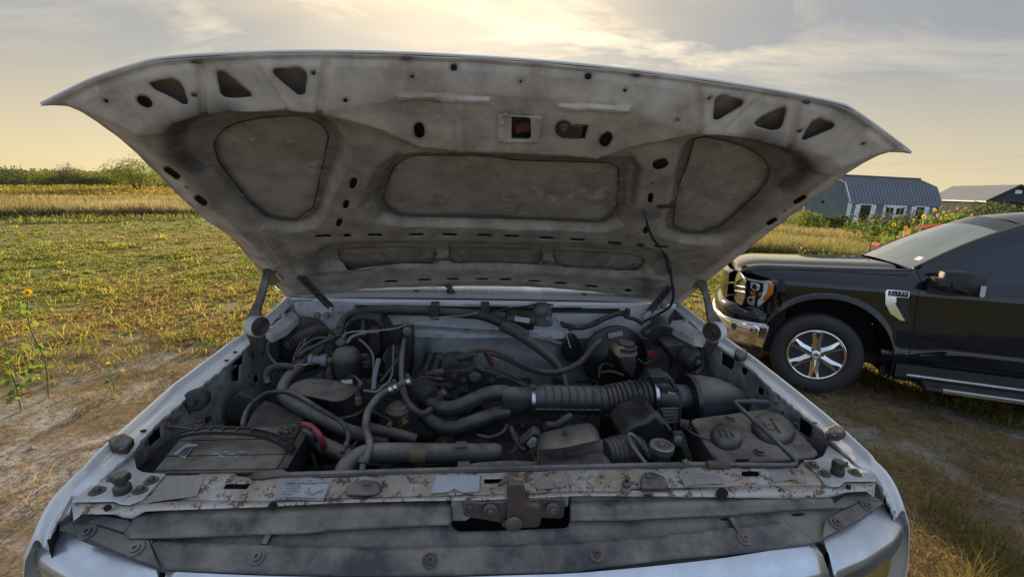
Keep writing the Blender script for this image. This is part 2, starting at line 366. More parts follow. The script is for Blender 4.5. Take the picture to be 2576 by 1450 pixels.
# ================================================================== WHITE PICKUP: open hood
GZ = -1.34
truck = tag(empty('pickup_truck', (0, .6, GZ)), 'white older pickup truck with its hood propped wide open over a dusty engine bay', 'pickup truck')
HO = np.array([0, 1.033, .171]); HV = np.array([0, -.839, .544]); HN = np.array([0, .544, .839]); CROWN = .075
def hcrown(u): return CROWN * (1 - np.minimum(1.15, (u / .95) ** 2))
def H3(u, v, d=0.0):
    u = np.asarray(u, float); v = np.asarray(v, float); w = hcrown(u) - d
    return np.stack([u + 0 * v, HO[1] + v * HV[1] + w * HN[1], HO[2] + v * HV[2] + w * HN[2]], -1)
def huv(x, y, d=.03):
    r = ray(x, y); w = 0
    for i in range(14):
        t = ((HO - CAMP) @ HN + w) / (r @ HN); p = CAMP + r * t - HO; u = p[0]; v = p @ HV; w = .6 * w + .4 * (hcrown(u) - d)
    return (u, v)
def HL(s, L, d=.03): return [huv(*D(s, *p), d) for p in L]
OUT = HL('R1', [(112, 468), (200, 425), (350, 350), (470, 295), (620, 240), (800, 185), (950, 148), (1150, 127), (1400, 113), (1800, 97), (2200, 95), (2560, 102)], 0) + \
      HL('R2', [(700, 115), (1300, 150), (1900, 200), (2560, 280)], 0) + \
      HL('R3', [(1000, 45), (1400, 110), (1780, 188), (1900, 240), (2100, 380), (2308, 538), (2250, 526), (2150, 522), (2080, 545), (1950, 610), (1820, 700), (1700, 790), (1560, 900), (1400, 1020), (1180, 1190), (850, 1450)], 0) + \
      HL('R5', [(1570, 375), (1470, 380), (1340, 370), (1250, 320), (1100, 290), (900, 268), (600, 240), (300, 222), (0, 215)], 0) + \
      HL('R4', [(1650, 430), (1240, 437), (1050, 448), (870, 470), (760, 525), (450, 525), (250, 320), (0, 30)], 0) + \
      HL('R1', [(1300, 1290), (1100, 1115), (950, 960), (800, 810), (650, 680), (520, 585), (400, 510), (310, 470), (200, 465)], 0)
IL = HL('R1', [(1350, 760), (1375, 700), (1440, 640), (1600, 580), (1900, 550), (2010, 560), (2110, 610), (2165, 680), (2160, 770), (2110, 1000), (2070, 1180), (2050, 1220), (1970, 1270), (1930, 1300), (1850, 1300), (1730, 1270), (1620, 1180), (1540, 1080), (1440, 960), (1380, 870)], .013)
OL = HL('D', [(415, 321), (443, 290), (503, 274), (590, 264), (724, 262), (815, 272), (871, 307), (896, 363), (882, 412), (843, 482), (826, 535), (801, 567), (731, 577), (661, 563), (590, 511), (520, 447), (450, 405), (415, 363)])
IC = HL('R2', [(355, 1140), (375, 1080), (440, 920), (520, 860), (600, 835), (1100, 840), (1330, 870), (1900, 885), (2020, 905), (2050, 960), (2040, 1200), (2000, 1265), (1940, 1300), (1850, 1310), (1300, 1285), (600, 1270), (480, 1260), (400, 1210)], .013)
OC = HL('R2', [(230, 1150), (290, 1000), (370, 850), (480, 795), (640, 780), (1300, 798), (1850, 825), (2050, 805), (2180, 810), (2215, 900), (2160, 1200), (2100, 1320), (1950, 1370), (1300, 1350), (500, 1330), (300, 1300)])
IR = HL('R3', [(735, 520), (755, 450), (820, 430), (900, 440), (1100, 490), (1240, 570), (1295, 660), (1270, 760), (1180, 860), (1060, 970), (940, 1070), (820, 1115), (700, 1110), (620, 1070), (605, 1050), (640, 800), (700, 640)], .013)
OR_ = HL('R3', [(620, 520), (700, 410), (900, 378), (1200, 420), (1420, 480), (1560, 560), (1590, 680), (1480, 830), (1300, 1000), (1130, 1150), (950, 1200), (650, 1170), (500, 1130), (480, 1060), (560, 900), (570, 700)])
S1 = HL('R4', [(870, 150), (920, 110), (1000, 95), (1600, 95), (1650, 110), (1665, 190), (1640, 230), (1400, 238), (1100, 262), (960, 255), (890, 200)], .013)
S2 = HL('D', [(1130, 618), (1137, 611), (1355, 615), (1363, 622), (1362, 645), (1352, 655), (1140, 650), (1131, 645)], .013)
S3 = HL('D', [(1393, 640), (1393, 625), (1402, 618), (1600, 628), (1618, 640), (1618, 655), (1600, 672), (1565, 678), (1420, 662), (1398, 655)], .013)
OS = HL('D', [(790, 640), (800, 620), (830, 602), (900, 598), (1250, 600), (1620, 612), (1680, 630), (1690, 660), (1650, 685), (1560, 695), (1400, 685), (1000, 672), (850, 672), (800, 665)])
BEAM = HL('R1', [(1000, 640), (1080, 550), (1250, 503), (1500, 472), (1880, 460), (2140, 488), (2570, 610)]) + HL('R2', [(640, 735), (900, 765), (1300, 775), (1860, 812), (1950, 790), (2250, 700)]) + \
       HL('R3', [(400, 430), (720, 370), (900, 362), (1100, 385), (1420, 465), (1540, 530), (1600, 640)])
holes = [IL, IC, IR, S1, S2, S3]
holes += [HL('R1', L) for L in ([(885, 320), (1000, 290), (1060, 285), (1110, 310), (1135, 350), (1165, 440), (1165, 470), (1130, 470), (1050, 420), (930, 365)],
          [(1375, 240), (1400, 228), (1430, 240), (1520, 310), (1625, 395), (1625, 415), (1500, 425), (1430, 420), (1400, 395), (1380, 300)],
          [(1770, 230), (1790, 213), (1960, 208), (2000, 225), (2020, 260), (2005, 390), (1980, 405), (1950, 400), (1790, 265)],
          ell(857, 450, 62, 38, 28), ell(580, 446, 22, 11, 25, 10), ell(1230, 165, 40, 18, 5, 12), ell(1210, 405, 22, 13, 25, 10), ell(2065, 245, 20, 15, 30, 10), ell(2295, 443, 16, 14, 0, 10),
          slot(1020, 935, 1088, 985, 24), slot(1238, 1140, 1282, 1175, 24), slot(2356, 1018, 2345, 1050, 24), slot(2302, 1172, 2293, 1198, 20), slot(2255, 1305, 2245, 1327, 20),
          slot(2088, 1413, 2185, 1412, 9), ell(2308, 1408, 29, 13, 0, 12), ell(1160, 1062, 12, 7, 20, 8))]
holes += [HL('R2', L) for L in (slot(260, 1405, 350, 1405, 9), slot(555, 1402, 643, 1401, 9), slot(795, 1402, 882, 1403, 9), slot(1045, 1406, 1130, 1408, 9), slot(1240, 1411, 1326, 1413, 9), slot(1485, 1424, 1572, 1427, 9), slot(1712, 1437, 1800, 1440, 8),
          slot(618, 635, 622, 675, 37), slot(1968, 703, 1948, 737, 38), slot(2326, 903, 2368, 890, 36), slot(2280, 1122, 2274, 1158, 19), slot(2246, 1360, 2240, 1382, 17),
          ell(533, 142, 36, 16, 2, 12), ell(867, 207, 27, 25, 0, 12), ell(569, 271, 13, 12, 0, 8), ell(1346, 308, 13, 12, 0, 8), ell(1830, 272, 26, 24, 0, 12), ell(2093, 372, 13, 11, 0, 8), ell(2168, 261, 34, 15, 5, 12), ell(2468, 580, 13, 10, 0, 8),
          [(1282, 547), (1400, 550), (1418, 565), (1422, 700), (1405, 716), (1280, 712)], [(1715, 617), (1830, 618), (1806, 715), (1715, 706)])]
holes += [HL('R3', L) for L in ([(900, 170), (920, 140), (960, 130), (1090, 165), (1108, 180), (1095, 205), (930, 305), (905, 308), (888, 290)],
          [(1190, 320), (1240, 280), (1370, 220), (1400, 215), (1412, 240), (1385, 350), (1360, 375), (1310, 382), (1210, 355), (1188, 340)],
          [(1525, 440), (1560, 370), (1600, 315), (1650, 298), (1740, 325), (1762, 345), (1740, 370), (1550, 450), (1530, 452)],
          ell(863, 154, 17, 11, -30, 10), ell(1510, 387, 20, 11, -25, 10), ell(1965, 477, 17, 9, -20, 10), ell(1555, 180, 32, 15, 8, 12), ell(1405, 957, 11, 6, -20, 8), ell(257, 96, 14, 11, 0, 8), ell(450, 761, 12, 7, 0, 8),
          slot(1482, 893, 1540, 857, 17), slot(1288, 1047, 1332, 1019, 16), slot(145, 1184, 228, 1190, 9), ell(367, 1200, 28, 14, 5, 12), slot(475, 1209, 556, 1217, 8))]
holes += [HL('R4', L) for L in (slot(1260, 409, 1342, 407, 8), slot(1530, 396, 1612, 394, 7), slot(1760, 388, 1840, 388, 7), slot(2000, 388, 2078, 388, 7), slot(2185, 392, 2265, 393, 7))]
holes += [HL('R5', L) for L in (slot(115, 184, 190, 186, 8), slot(345, 196, 425, 199, 7), slot(560, 212, 640, 216, 8), slot(812, 237, 890, 243, 8), ell(1147, 273, 26, 12, 5, 10), ell(1015, 260, 9, 5, 0, 6))]
FRONT = OUT[:21]
RIBS = [(HL('R1', [(1235, 210), (1290, 490)]), .009, -.007), (HL('R1', [(2165, 160), (2115, 480)]), .009, -.007), (HL('R1', [(1570, 200), (1880, 450)]), .006, -.004),
        (HL('R3', [(792, 60), (780, 350)]), .009, -.007), (HL('R3', [(1300, 170), (960, 350)]), .006, -.004), (HL('R3', [(1525, 210), (1430, 450)]), .009, -.007),
        (HL('R2', [(490, 385), (1110, 420)]), .0052, .007), (HL('R2', [(915, 440), (915, 740)]), .0065, .005), (HL('R2', [(1630, 462), (2110, 485)]), .005, .007), (HL('R2', [(1960, 500), (1885, 790)]), .005, .004),
        (HL('R4', [(190, 20), (350, 250)]), .022, -.006), (HL('R4', [(400, 50), (560, 300)]), .018, -.006), (HL('R5', [(1950, 60), (1700, 130)]), .02, -.006)]
CRE = HL('R1', [(1210, 620), (1370, 660), (1200, 840), (1360, 850), (1280, 935), (1390, 930), (1430, 1100), (1520, 1095), (1490, 1165), (1580, 1160), (2190, 740), (2330, 745), (2130, 940), (2220, 930), (2110, 990), (2200, 1000), (2080, 1140), (2170, 1145), (2075, 1190), (2150, 1205), (1730, 1310), (1690, 1350)]) + \
      HL('R2', [(270, 1010), (380, 1000), (260, 1075), (350, 1070), (250, 1120), (350, 1130), (240, 1180), (340, 1175), (2060, 1040), (2150, 1040), (2060, 1095), (2150, 1090), (2050, 1150), (2140, 1150), (2045, 1190), (2130, 1195), (2040, 1245), (2120, 1240), (1730, 840), (1730, 870), (1400, 790), (1400, 860)]) + \
      HL('R3', [(610, 515), (700, 510), (600, 580), (690, 575), (570, 765), (650, 755), (550, 830), (640, 815), (520, 960), (600, 955), (1310, 580), (1400, 560), (1310, 660), (1420, 640), (1290, 760), (1380, 760), (1260, 830), (1340, 830), (1070, 1000), (1160, 970), (1010, 1050), (1080, 1060), (700, 1150), (720, 1110)])
def hdepth(U, V):
    """how far the pressed inner frame stands off the outer skin"""
    dout = nearest(OUT, U, V)[0]
    beam = np.interp(U, [p[0] for p in BEAM], [p[1] for p in BEAM])
    side = np.clip((np.abs(U) - .60) / .2, 0, 1)
    frac = np.clip((V - beam) / .30, 0, 1); d = .040 + (.014 - .036 * frac) * sstep(-.012, .012, V - beam)
    for inn, out in ((IL, OL), (IC, OC), (IR, OR_)):
        di = nearest(inn, U, V)[0]; do = nearest(out, U, V)[0]; ins = inside(out, U, V)
        t = np.where(ins, di / (di + do + 1e-6), 1); t = np.where(inside(inn, U, V), 0, t)
        prof = .012 + .028 * sstep(.40, 1.0, t)
        d = np.where(ins, np.minimum(d, prof), d)
    ins = inside(OS, U, V); do = nearest(OS, U, V)[0]; d = np.where(ins, np.minimum(d, .040 - .028 * sstep(0, .03, do)), d)
    # roll of the frame between the big openings and the slotted row
    rowf = np.interp(U, [-.8, 0, .8], [.30, .34, .30]); d = d + .007 * np.exp(-((V - rowf - .005) / .02) ** 2) * (np.abs(U) < .7)
    rowr = np.interp(U, [-.7, 0, .7], [.10, .155, .10]); d = d + .006 * np.exp(-((V - rowr) / .030) ** 2) * np.clip((.78 - np.abs(U)) / .15, 0, 1)
    d = np.minimum(d, .014 + .50 * np.maximum(dout - .02, 0))
    for L, wd, amp in RIBS:
        dd = nearest(L, U, V, False)[0]; d = d + amp * sstep(wd * 1.2, wd * .7, dd)
    for i in range(0, len(CRE) - 1, 2):
        dd = nearest([CRE[i], CRE[i + 1]], U, V, False)[0]; d = d + .0028 * np.exp(-(dd / .0032) ** 2)
    d = d + .004 * sstep(.012, .004, np.abs(nearest(IL, U, V)[0])) * 0
    # hem round the edge
    d = np.where(dout < .020, .004 + (d - .004) * sstep(.010, .020, dout), d)
    # shallow dents
    d = d + .0012 * np.sin(U * 31 + 3 * np.sin(V * 17)) * np.sin(V * 27 + 2 * np.sin(U * 13))
    return d
def refit(polys, d0=.03, dmin=.03):
    """move traced outlines from the mean hood surface onto the pressed frame's real depth"""
    ref = np.concatenate([np.array(p) for p in polys]); P0 = H3(ref[:, 0], ref[:, 1], d0); Rr = P0 - CAMP; uv = ref.copy()
    w = hcrown(ref[:, 0]) - d0
    for i in range(10):
        d = hdepth(uv[:, 0], uv[:, 1]); w = .5 * w + .5 * (hcrown(uv[:, 0]) - d)
        t = ((HO - CAMP) @ HN + w) / (Rr @ HN); p = CAMP + Rr * t[:, None] - HO; uv = np.stack([p[:, 0], p @ HV], 1)
    out = []; k = 0
    for p in polys: out.append([tuple(q) for q in uv[k:k + len(p)]]); k += len(p)
    return out
holes = holes[:3] + refit(holes[3:])
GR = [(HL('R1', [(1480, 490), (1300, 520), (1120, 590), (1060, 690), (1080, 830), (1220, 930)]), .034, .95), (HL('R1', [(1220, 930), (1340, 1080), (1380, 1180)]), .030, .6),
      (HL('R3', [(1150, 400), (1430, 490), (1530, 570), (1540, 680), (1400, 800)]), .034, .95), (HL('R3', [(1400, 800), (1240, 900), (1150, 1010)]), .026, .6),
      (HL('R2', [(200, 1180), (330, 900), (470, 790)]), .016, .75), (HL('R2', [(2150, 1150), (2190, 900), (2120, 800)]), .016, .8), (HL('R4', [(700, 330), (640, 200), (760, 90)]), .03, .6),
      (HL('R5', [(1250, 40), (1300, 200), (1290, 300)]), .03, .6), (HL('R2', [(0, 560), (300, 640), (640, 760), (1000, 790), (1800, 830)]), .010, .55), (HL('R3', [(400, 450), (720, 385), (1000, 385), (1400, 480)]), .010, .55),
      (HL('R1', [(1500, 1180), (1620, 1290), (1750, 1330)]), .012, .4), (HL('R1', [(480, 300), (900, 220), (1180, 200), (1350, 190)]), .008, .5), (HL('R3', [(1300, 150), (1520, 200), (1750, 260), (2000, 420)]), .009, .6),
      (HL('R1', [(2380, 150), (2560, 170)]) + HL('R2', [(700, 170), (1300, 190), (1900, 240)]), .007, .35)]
def hgrime_shade(U, V):  # traced grime smudges plus shade painted into the pressed recesses
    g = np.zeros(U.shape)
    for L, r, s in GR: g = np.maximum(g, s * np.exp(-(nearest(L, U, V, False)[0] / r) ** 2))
    bm__ = np.interp(U, [p[0] for p in BEAM], [p[1] for p in BEAM]); g = np.maximum(g, .36 * sstep(.006, -.006, V - bm__) * sstep(.30, .42, V) * (np.abs(U) < .80))  # shading step under the beam edge painted into the mask
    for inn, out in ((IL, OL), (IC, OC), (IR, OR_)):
        di = nearest(inn, U, V)[0]; do = nearest(out, U, V)[0]; t = di / (di + do + 1e-6); g = np.maximum(g, np.where(inside(out, U, V), .62 * (1 - sstep(.35, .95, t)) + .10, 0))  # recess shade painted round the big openings to deepen the relief
    g = np.maximum(g, np.where(inside(OS, U, V), .40, 0))  # same painted shade inside the slotted row's recess
    rowc = np.interp(U, [-.8, 0, .8], [.345, .385, .345]); g = g * (1 - .8 * np.exp(-((V - rowc) / .022) ** 2) * (np.abs(U) < .62))  # ridge below the openings left pale, its highlight put into the colour
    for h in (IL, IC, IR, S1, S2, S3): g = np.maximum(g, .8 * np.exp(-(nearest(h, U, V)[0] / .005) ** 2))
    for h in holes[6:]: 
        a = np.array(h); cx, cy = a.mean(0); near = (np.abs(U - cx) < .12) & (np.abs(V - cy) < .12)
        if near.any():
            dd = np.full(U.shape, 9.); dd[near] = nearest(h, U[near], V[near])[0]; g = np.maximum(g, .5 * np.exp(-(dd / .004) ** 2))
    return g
hood = sheet('hood', OUT, [], .016, lambda u, v: H3(u, v, -.002), M['white'], truck)
solid(hood, .0012)
skin = sheet('hood_skin_underside', OUT, [], .016, lambda u, v: H3(u, v, .002), M['hood_skin'], hood,
             attrs={'grime_shade': lambda u, v: np.clip(.75 * sstep(.35, .9, np.sin(u * 9 + 1.3) * np.sin(v * 14 + u * 5) + .5 * np.sin(u * 31 + v * 12) * np.sin(v * 37 - u * 9)) * (v > .3), 0, 1)})
inner = sheet('hood_inner_frame', OUT, holes, .0042, lambda u, v: H3(u, v, hdepth(u, v)), M['hood_in'], hood, attrs={'grime_shade': hgrime_shade}, smooth=40)
solid(inner, .002, 1)
mb = MB(); pts = [H3(u, v, -.001) for u, v in OUT]; mb.tube([np.array(p) for p in pts] + [np.array(pts[0])], .0028, 6, sub=3); mb.build('hood_hem', M['white'], hood)
def hp(s, x, y, d=.05):
    u, v = huv(*D(s, x, y), .04)
    for _ in range(3): dd = float(FRAME_D(u, v)) + (d - .060); u, v = huv(*D(s, x, y), dd)
    return np.array(H3(u, v, dd))
def FRAME_D(u, v):
    U = np.array([u]); V = np.array([v]); beam = np.interp(U, [p[0] for p in BEAM], [p[1] for p in BEAM]); fr_ = np.clip((V - beam) / .30, 0, 1); d = .040 + (.014 - .036 * fr_) * sstep(-.012, .012, V - beam)
    dout = nearest(OUT, U, V)[0]; return np.minimum(d, .014 + .50 * np.maximum(dout - .02, 0))[0]
TV = -HN                                        # towards the viewer's side of the hood
def hplate(name, s, poly, t, m, parent, d=.061): return bevel(MB().prism([hp(s, *p, d) for p in poly], TV * t).build(name, m, parent), .0015)
# seal lines round the big openings
for k, L in enumerate((IL, IC, IR, S1, S2, S3)):
    P = [H3(u, v, .0135) for u, v in L] if k < 3 else [H3(u, v, float(hdepth(np.array([u]), np.array([v]))[0])) for u, v in holes[k]]; MB().tube(np.array(P + [P[0]]), .0017, 6, cap=False, sub=3).build('opening_seal', M['rubber'], hood)
# latch plate and the release striker
lp = MB()
fr = [(1185, 540), (1205, 528), (1495, 545), (1505, 560), (1480, 728), (1465, 736), (1190, 730), (1180, 715)]
op = [(1282, 547), (1400, 550), (1418, 565), (1422, 700), (1405, 716), (1280, 712)]
uvf, uvo = refit([[huv(*D('R2', *p), .03) for p in fr], [huv(*D('R2', *p), .03) for p in op]])
latch = sheet('latch_plate', uvf, [uvo], .004, lambda u, v: H3(u, v, hdepth(u, v) + .0035), M['hood_in'], hood); solid(latch, .003, 1)
MB().prism([hp('R2', *p, .052) for p in [(1310, 618), (1412, 592), (1428, 640), (1455, 648), (1450, 668), (1415, 655), (1312, 668)]], TV * .004).build('latch_pawl', mat('red_oxide', (.16, .06, .04), .7, dust=.3), hood)
for x, y in ((1240, 545), (1215, 605), (1485, 575), (1213, 705)): MB().lathe(hp('R2', x, y, .066), TV, [(0.006, 0), (.006, .002), (.003, .004)], 10).build('plate_rivet', M['hood_in'], hood)
st = MB().prism([hp('R2', *p, .062) for p in ell(1655, 640, 62, 60, 0, 18)], TV * .005); st.prism([hp('R2', *p, .062) for p in [(1700, 625), (1795, 620), (1775, 708), (1650, 705)]], TV * .004)
bevel(st.build('striker_bracket', M['rustmetal'], hood), .001)
MB().lathe(hp('R2', 1655, 632, .07), TV, [(.011, 0), (.011, .006), (.006, .009), (.006, .016)], 14).build('striker_bolt', M['rustmetal'], hood)
for x, y, r in ((325, 455, 14), (760, 450, 12), (755, 565, 20), (1090, 592, 14), (1092, 692, 24), (1640, 550, 18), (1863, 778, 18), (2015, 575, 14), (1915, 440, 14)):
    c = hp('R2', x, y, .060); q = pxr(r * .35, c); MB().lathe(c, TV, [(q, 0), (q * .9, .002), (q * .5, .0035), (q * .4, .002)], 12).build('weld_nut', M['hood_in'], hood)
for s, x, y in (('R1', 800, 636), ('R3', 1778, 622)):
    c = hp(s, x, y, .052); MB().lathe(c, TV, [(.017, 0), (.015, .003), (.011, .003), (.009, -.001)], 16).build('bump_socket', M['hood_in'], hood)
# ragged under-hood emission sticker
hplate('worn_sticker', 'R5', [(800, 2), (1180, 0), (1150, 52), (820, 22)], .0006, M['label_old'], hood, d=.004)
# nozzle hose clipped under the hood
P = [hp('R3', *p, .058) for p in [(620, 915), (540, 915), (460, 925), (420, 960), (415, 1030), (440, 1110), (480, 1180), (530, 1240), (560, 1320), (575, 1400)]]
P += [ony(*D('R5', x, y), Y) for x, y, Y in ((1480, 60, .55), (1500, 200, .62), (1515, 300, .70), (1490, 400, .80), (1400, 465, .86), (1250, 540, .90))]
MB().tube(np.array(P), [.010, .011, .010, .007, .006, .006, .006, .006, .006, .006, .0055, .0055, .0055, .0055, .0055, .005], 8, sub=4).build('washer_hose', M['rubber'], hood)
MB().prism([hp('R3', *p, .060) for p in [(400, 940), (470, 905), (500, 930), (470, 985), (410, 1000)]], TV * .012).build('hose_clip', M['palehose'], hood)
# ---- hinges: bracket, arm with coil spring, perforated link, foot plate
def hinge(sd):
    h = MB()
    if sd < 0:
        s = 'R4'; br = [(262, 300), (320, 292), (370, 300), (440, 380), (330, 440), (300, 415), (275, 380)]; slots = [(275, 280), (500, 298), (350, 400), (520, 420)]
        arm = [(330, 320, .63), (290, 370, .60), (278, 420, .585), (245, 540, .57), (205, 650, .56), (185, 745, .555), (205, 830, .56), (225, 930, .58), (240, 1020, .60)]
        ctr = (232, 775); foot = [(690, 640), (750, 590), (820, 620), (818, 722), (715, 718), (688, 700)]; lk = [(545, 360), (800, 615)]; bolts = [(705, 685), (782, 683)]; t2 = [(500, 345), (590, 350), (600, 400), (740, 560), (690, 560), (540, 410)]
        small = [(405, 312), (400, 395), (470, 380), (590, 410), (625, 465), (665, 512), (580, 520), (330, 320)]
    else:
        s = 'R5'; br = [(1695, 190), (1740, 178), (1785, 195), (1780, 260), (1755, 290), (1715, 250), (1660, 240)]; slots = [(1600, 155), (1790, 170), (1530, 275), (1700, 272)]
        arm = [(1730, 200, .63), (1765, 260, .60), (1775, 300, .585), (1800, 400, .57), (1815, 470, .56), (1850, 540, .555), (1860, 620, .555), (1830, 700, .575), (1790, 790, .60)]
        ctr = (1832, 613); foot = [(1275, 470), (1380, 400), (1420, 430), (1300, 540), (1270, 545)]; lk = [(1500, 235), (1330, 440)]; bolts = [(1383, 408), (1433, 402)]; t2 = None
        small = [(1535, 235), (1450, 310), (1420, 365), (1390, 405), (1660, 195), (1610, 240), (1565, 290)]
    hb = hplate('hinge_bracket', s, br, .008, M['steel_arm'], hood, d=.056)
    MB().rings([[hp(s, *slots[0], .05), hp(s, *slots[1], .05)], [hp(s, slots[0][0], slots[0][1] + 12, .062), hp(s, slots[1][0], slots[1][1] + 12, .062)]], False, False).build('bracket_flange', M['white_dirty'], hb)
    for x, y in small[:7]:
        c = hp(s, x, y, .052); MB().lathe(c, TV, [(.010, 0), (.010, .003), (.006, .004), (.006, .008)], 12).build('hinge_bolt', M['steel_arm'], hood)
    P = [ony(*D(s, x, y), Y) for x, y, Y in arm]
    a = MB(); R = []
    Ps = spline(P, 4)
    wd = np.interp(np.linspace(0, 1, len(Ps)), [0, .12, .45, .55, .75, .9, 1], [.020, .011, .013, .020, .030, .020, .011])
    T = np.gradient(Ps, axis=0); T /= np.linalg.norm(T, axis=1)[:, None]
    for i, p in enumerate(Ps):
        sx = np.cross(T[i], [0, 1, 0]); sx /= np.linalg.norm(sx); yv = np.array([0, 1, 0.])
        w_ = wd[i]; R.append([p - sx * w_ - yv * .006, p + sx * w_ - yv * .006, p + sx * w_ + yv * .006, p - sx * w_ + yv * .006])
    a.rings(R); arm_o = bevel(a.build('hinge_arm', M['steel_arm'], truck), .003)
    c = ony(*D(s, *ctr), .545); ry = pxr(80 * .311, c); rx = pxr(50 * .311, c)
    # coil spring seen end on, in its pale cup
    ax = np.array([sd * -.86, -.50, 0]); ax /= np.linalg.norm(ax)
    MB().lathe(c - ax * 0, ax, [(.5 * ry, -.028), (ry * 1.08, -.026), (ry * 1.1, .004), (ry * 1.02, .008), (ry * .98, .004), (ry * .9, -.004)], 30).build('spring_cup', M['white_dirty'], arm_o)
    u = np.cross(ax, [0, 0, 1.]); u /= np.linalg.norm(u); v = np.array([0, 0, 1.])
    t = np.linspace(0, 2 * np.pi * 5.5, 170); rr = np.linspace(.12, .93, 170) * ry
    MB().tube([c + ax * .008 + u * r * math.cos(k) + v * r * math.sin(k) for k, r in zip(t, rr)], .0031, 6).build('coil_spring', M['rustmetal'], arm_o)
    p0 = hp(s, *lk[0], .06); p1 = ony(*D(s, *lk[1]), .90)
    l = MB().bar(p0, p1, .030, .004, up=(0, -.6, .8)); l.bar(p0 + np.array([sd * -.015, 0, 0]), p1 + np.array([sd * -.015, 0, 0]), .004, .016, up=(0, -.6, .8)); link_o = bevel(l.build('hinge_link', M['alu'], truck), .001)
    for k in (.25, .45, .62):
        q = p0 + (p1 - p0) * k + np.array([0, -.006, .008]) * .5; MB().lathe(q, (0, -.6, .8), [(.008, 0), (.008, .0035)], 12).build('link_hole', M['dark'], link_o)
    f = MB().prism([ony(*D(s, *p), .915) for p in foot], (0, .006, 0)); fo = bevel(f.build('hinge_foot', M['white_dirty'], truck), .002)
    for x, y in bolts:
        q = ony(*D(s, x, y), .912); MB().lathe(q, (0, -1, 0), [(.016, 0), (.016, .003), (.010, .003), (.010, .010), (.006, .012)], 14).build('foot_bolt', M['tan'], fo)
hinge(-1); hinge(1)
# ================================================================== WHITE PICKUP: body shell
def zf(y): y = np.asarray(y, float); return .035 + .148 * y - np.where(y < 0, 12 * y * y, 0)
def onfender(x, y, off=0.0):
    r = ray(x, y); z = .05
    for i in range(30):
        p = CAMP + r * (z - CAMP[2]) / r[2]; z = .5 * z + .5 * (float(zf(p[1])) + off)
    return p
LO = DD('D', [(722, 747), (627, 829), (575, 862), (480, 934), (435, 966)]) + DD('Q1', [(620, 390), (500, 500), (400, 610), (280, 730), (190, 820), (130, 920), (85, 1020), (60, 1100), (67, 1131)])
LI = DD('D', [(735, 760), (632, 859), (580, 906)]) + DD('Q1', [(1200, 50), (1000, 220), (880, 340), (780, 460), (690, 545), (590, 640), (470, 750), (380, 800), (300, 900)])
RO = DD('D', [(1712, 762), (1798, 829), (1814, 840), (1900, 900), (1985, 966)]) + DD('Q3', [(1700, 210), (1830, 320), (1950, 430), (2060, 550), (2150, 640), (2200, 720), (2240, 810), (2270, 900), (2262, 915)])
RI = DD('D', [(1700, 775), (1805, 865), (1845, 890), (1895, 927), (1932, 966)]) + DD('Q3', [(1500, 170), (1680, 320), (1800, 440), (1930, 570), (2050, 650), (2120, 740)])
def fender(sd, OO, II):
    o = np.array([onfender(*p) for p in OO]); i = np.array([onfender(*p, -.02) for p in II])
    o = o[np.argsort(o[:, 1])]; i = i[np.argsort(i[:, 1])]
    ys = np.concatenate([np.linspace(-.088, 0, 18), np.linspace(.012, 1.0, 74)])
    xo = np.interp(ys, o[:, 1], o[:, 0]); xi = np.interp(ys, i[:, 1], i[:, 0]); 
    k = ys < i[0, 1]; xi[k] = xo[k] - sd * .022
    xi = np.where(np.abs(xi) > np.abs(xo) - .02, xo - sd * .02, xi)
    jag = RNG.normal(0, .0022, len(ys)); R = []
    for q in range(len(ys)):
        y = ys[q]; z = float(zf(y)); X = xo[q]; I = xi[q] + jag[q]
        tip = np.clip((.05 + y) / .05, .0, 1) if y < 0 else 1
        R.append([(X + sd * .055, y, min(z - .5, -.52)), (X + sd * .075, y, z - .38), (X + sd * .055, y, z - .16), (X + sd * .028, y, z - .05), (X + sd * .006, y, z - .010), (X, y, z), (X - sd * .007, y, z + .001), (X - sd * .010, y, z - .004),
                  (X - sd * .013, y, z - .016), (X - sd * .017, y, z - .0185), (I * .5 + (X - sd * .016) * .5, y, z - .019), (I + sd * .006, y, z - .021), (I, y, z - .024), (I + sd * .002, y, z - .036)])
    f = MB().rings(R, False, False).build('front_fender', M['white'], truck, smooth=32)
    solid(f, .0015, 0)
    return ys, xo, xi, f
FL = fender(-1, LO, LI); FR = fender(1, RO, RI)
# inner aprons with their pressed openings
def apron(sd, F, hs):
    ys, xo, xi = F[:3]
    X0 = sd * .865
    def fm(u, v): # u = y, v = z
        x = np.interp(u, ys, xi) + sd * .006
        return np.stack([x - sd * .012 * sstep(.1, .5, -v), u, v], -1)
    top = [(y, float(zf(y)) - .026) for y in np.linspace(.02, 1.0, 12)]
    out = [(.02, -.60)] + top + [(1.0, -.60)]
    H_ = []
    for s, L in hs:
        pts_ = []
        for p in L:
            Xc = X0
            for _ in range(12): q_ = onx(*D(s, *p), Xc); Xc = .5 * Xc + .5 * (np.interp(q_[1], ys, xi) - sd * .004)
            pts_.append(tuple(q_[1:]))
        H_.append(pts_)
    a = sheet('apron', out, H_, .012, fm, M['apron'], truck); solid(a, .002, 0); return a
apL = apron(-1, FL, [('Z5', [(250, 305), (385, 300), (372, 490), (243, 495)]), ('Z5', [(240, 532), (330, 530), (325, 710), (238, 712)]), ('Z5', ell(70, 575, 40, 72, 8, 14)), ('Z5', ell(555, 685, 28, 50, 0, 12)),
                    ('Z5', [(500, 370), (535, 380), (530, 410), (510, 440)]), ('Q1', [(905, 330), (985, 250), (1000, 375), (915, 445)]), ('Q1', ell(1035, 225, 12, 16, 0, 8))])
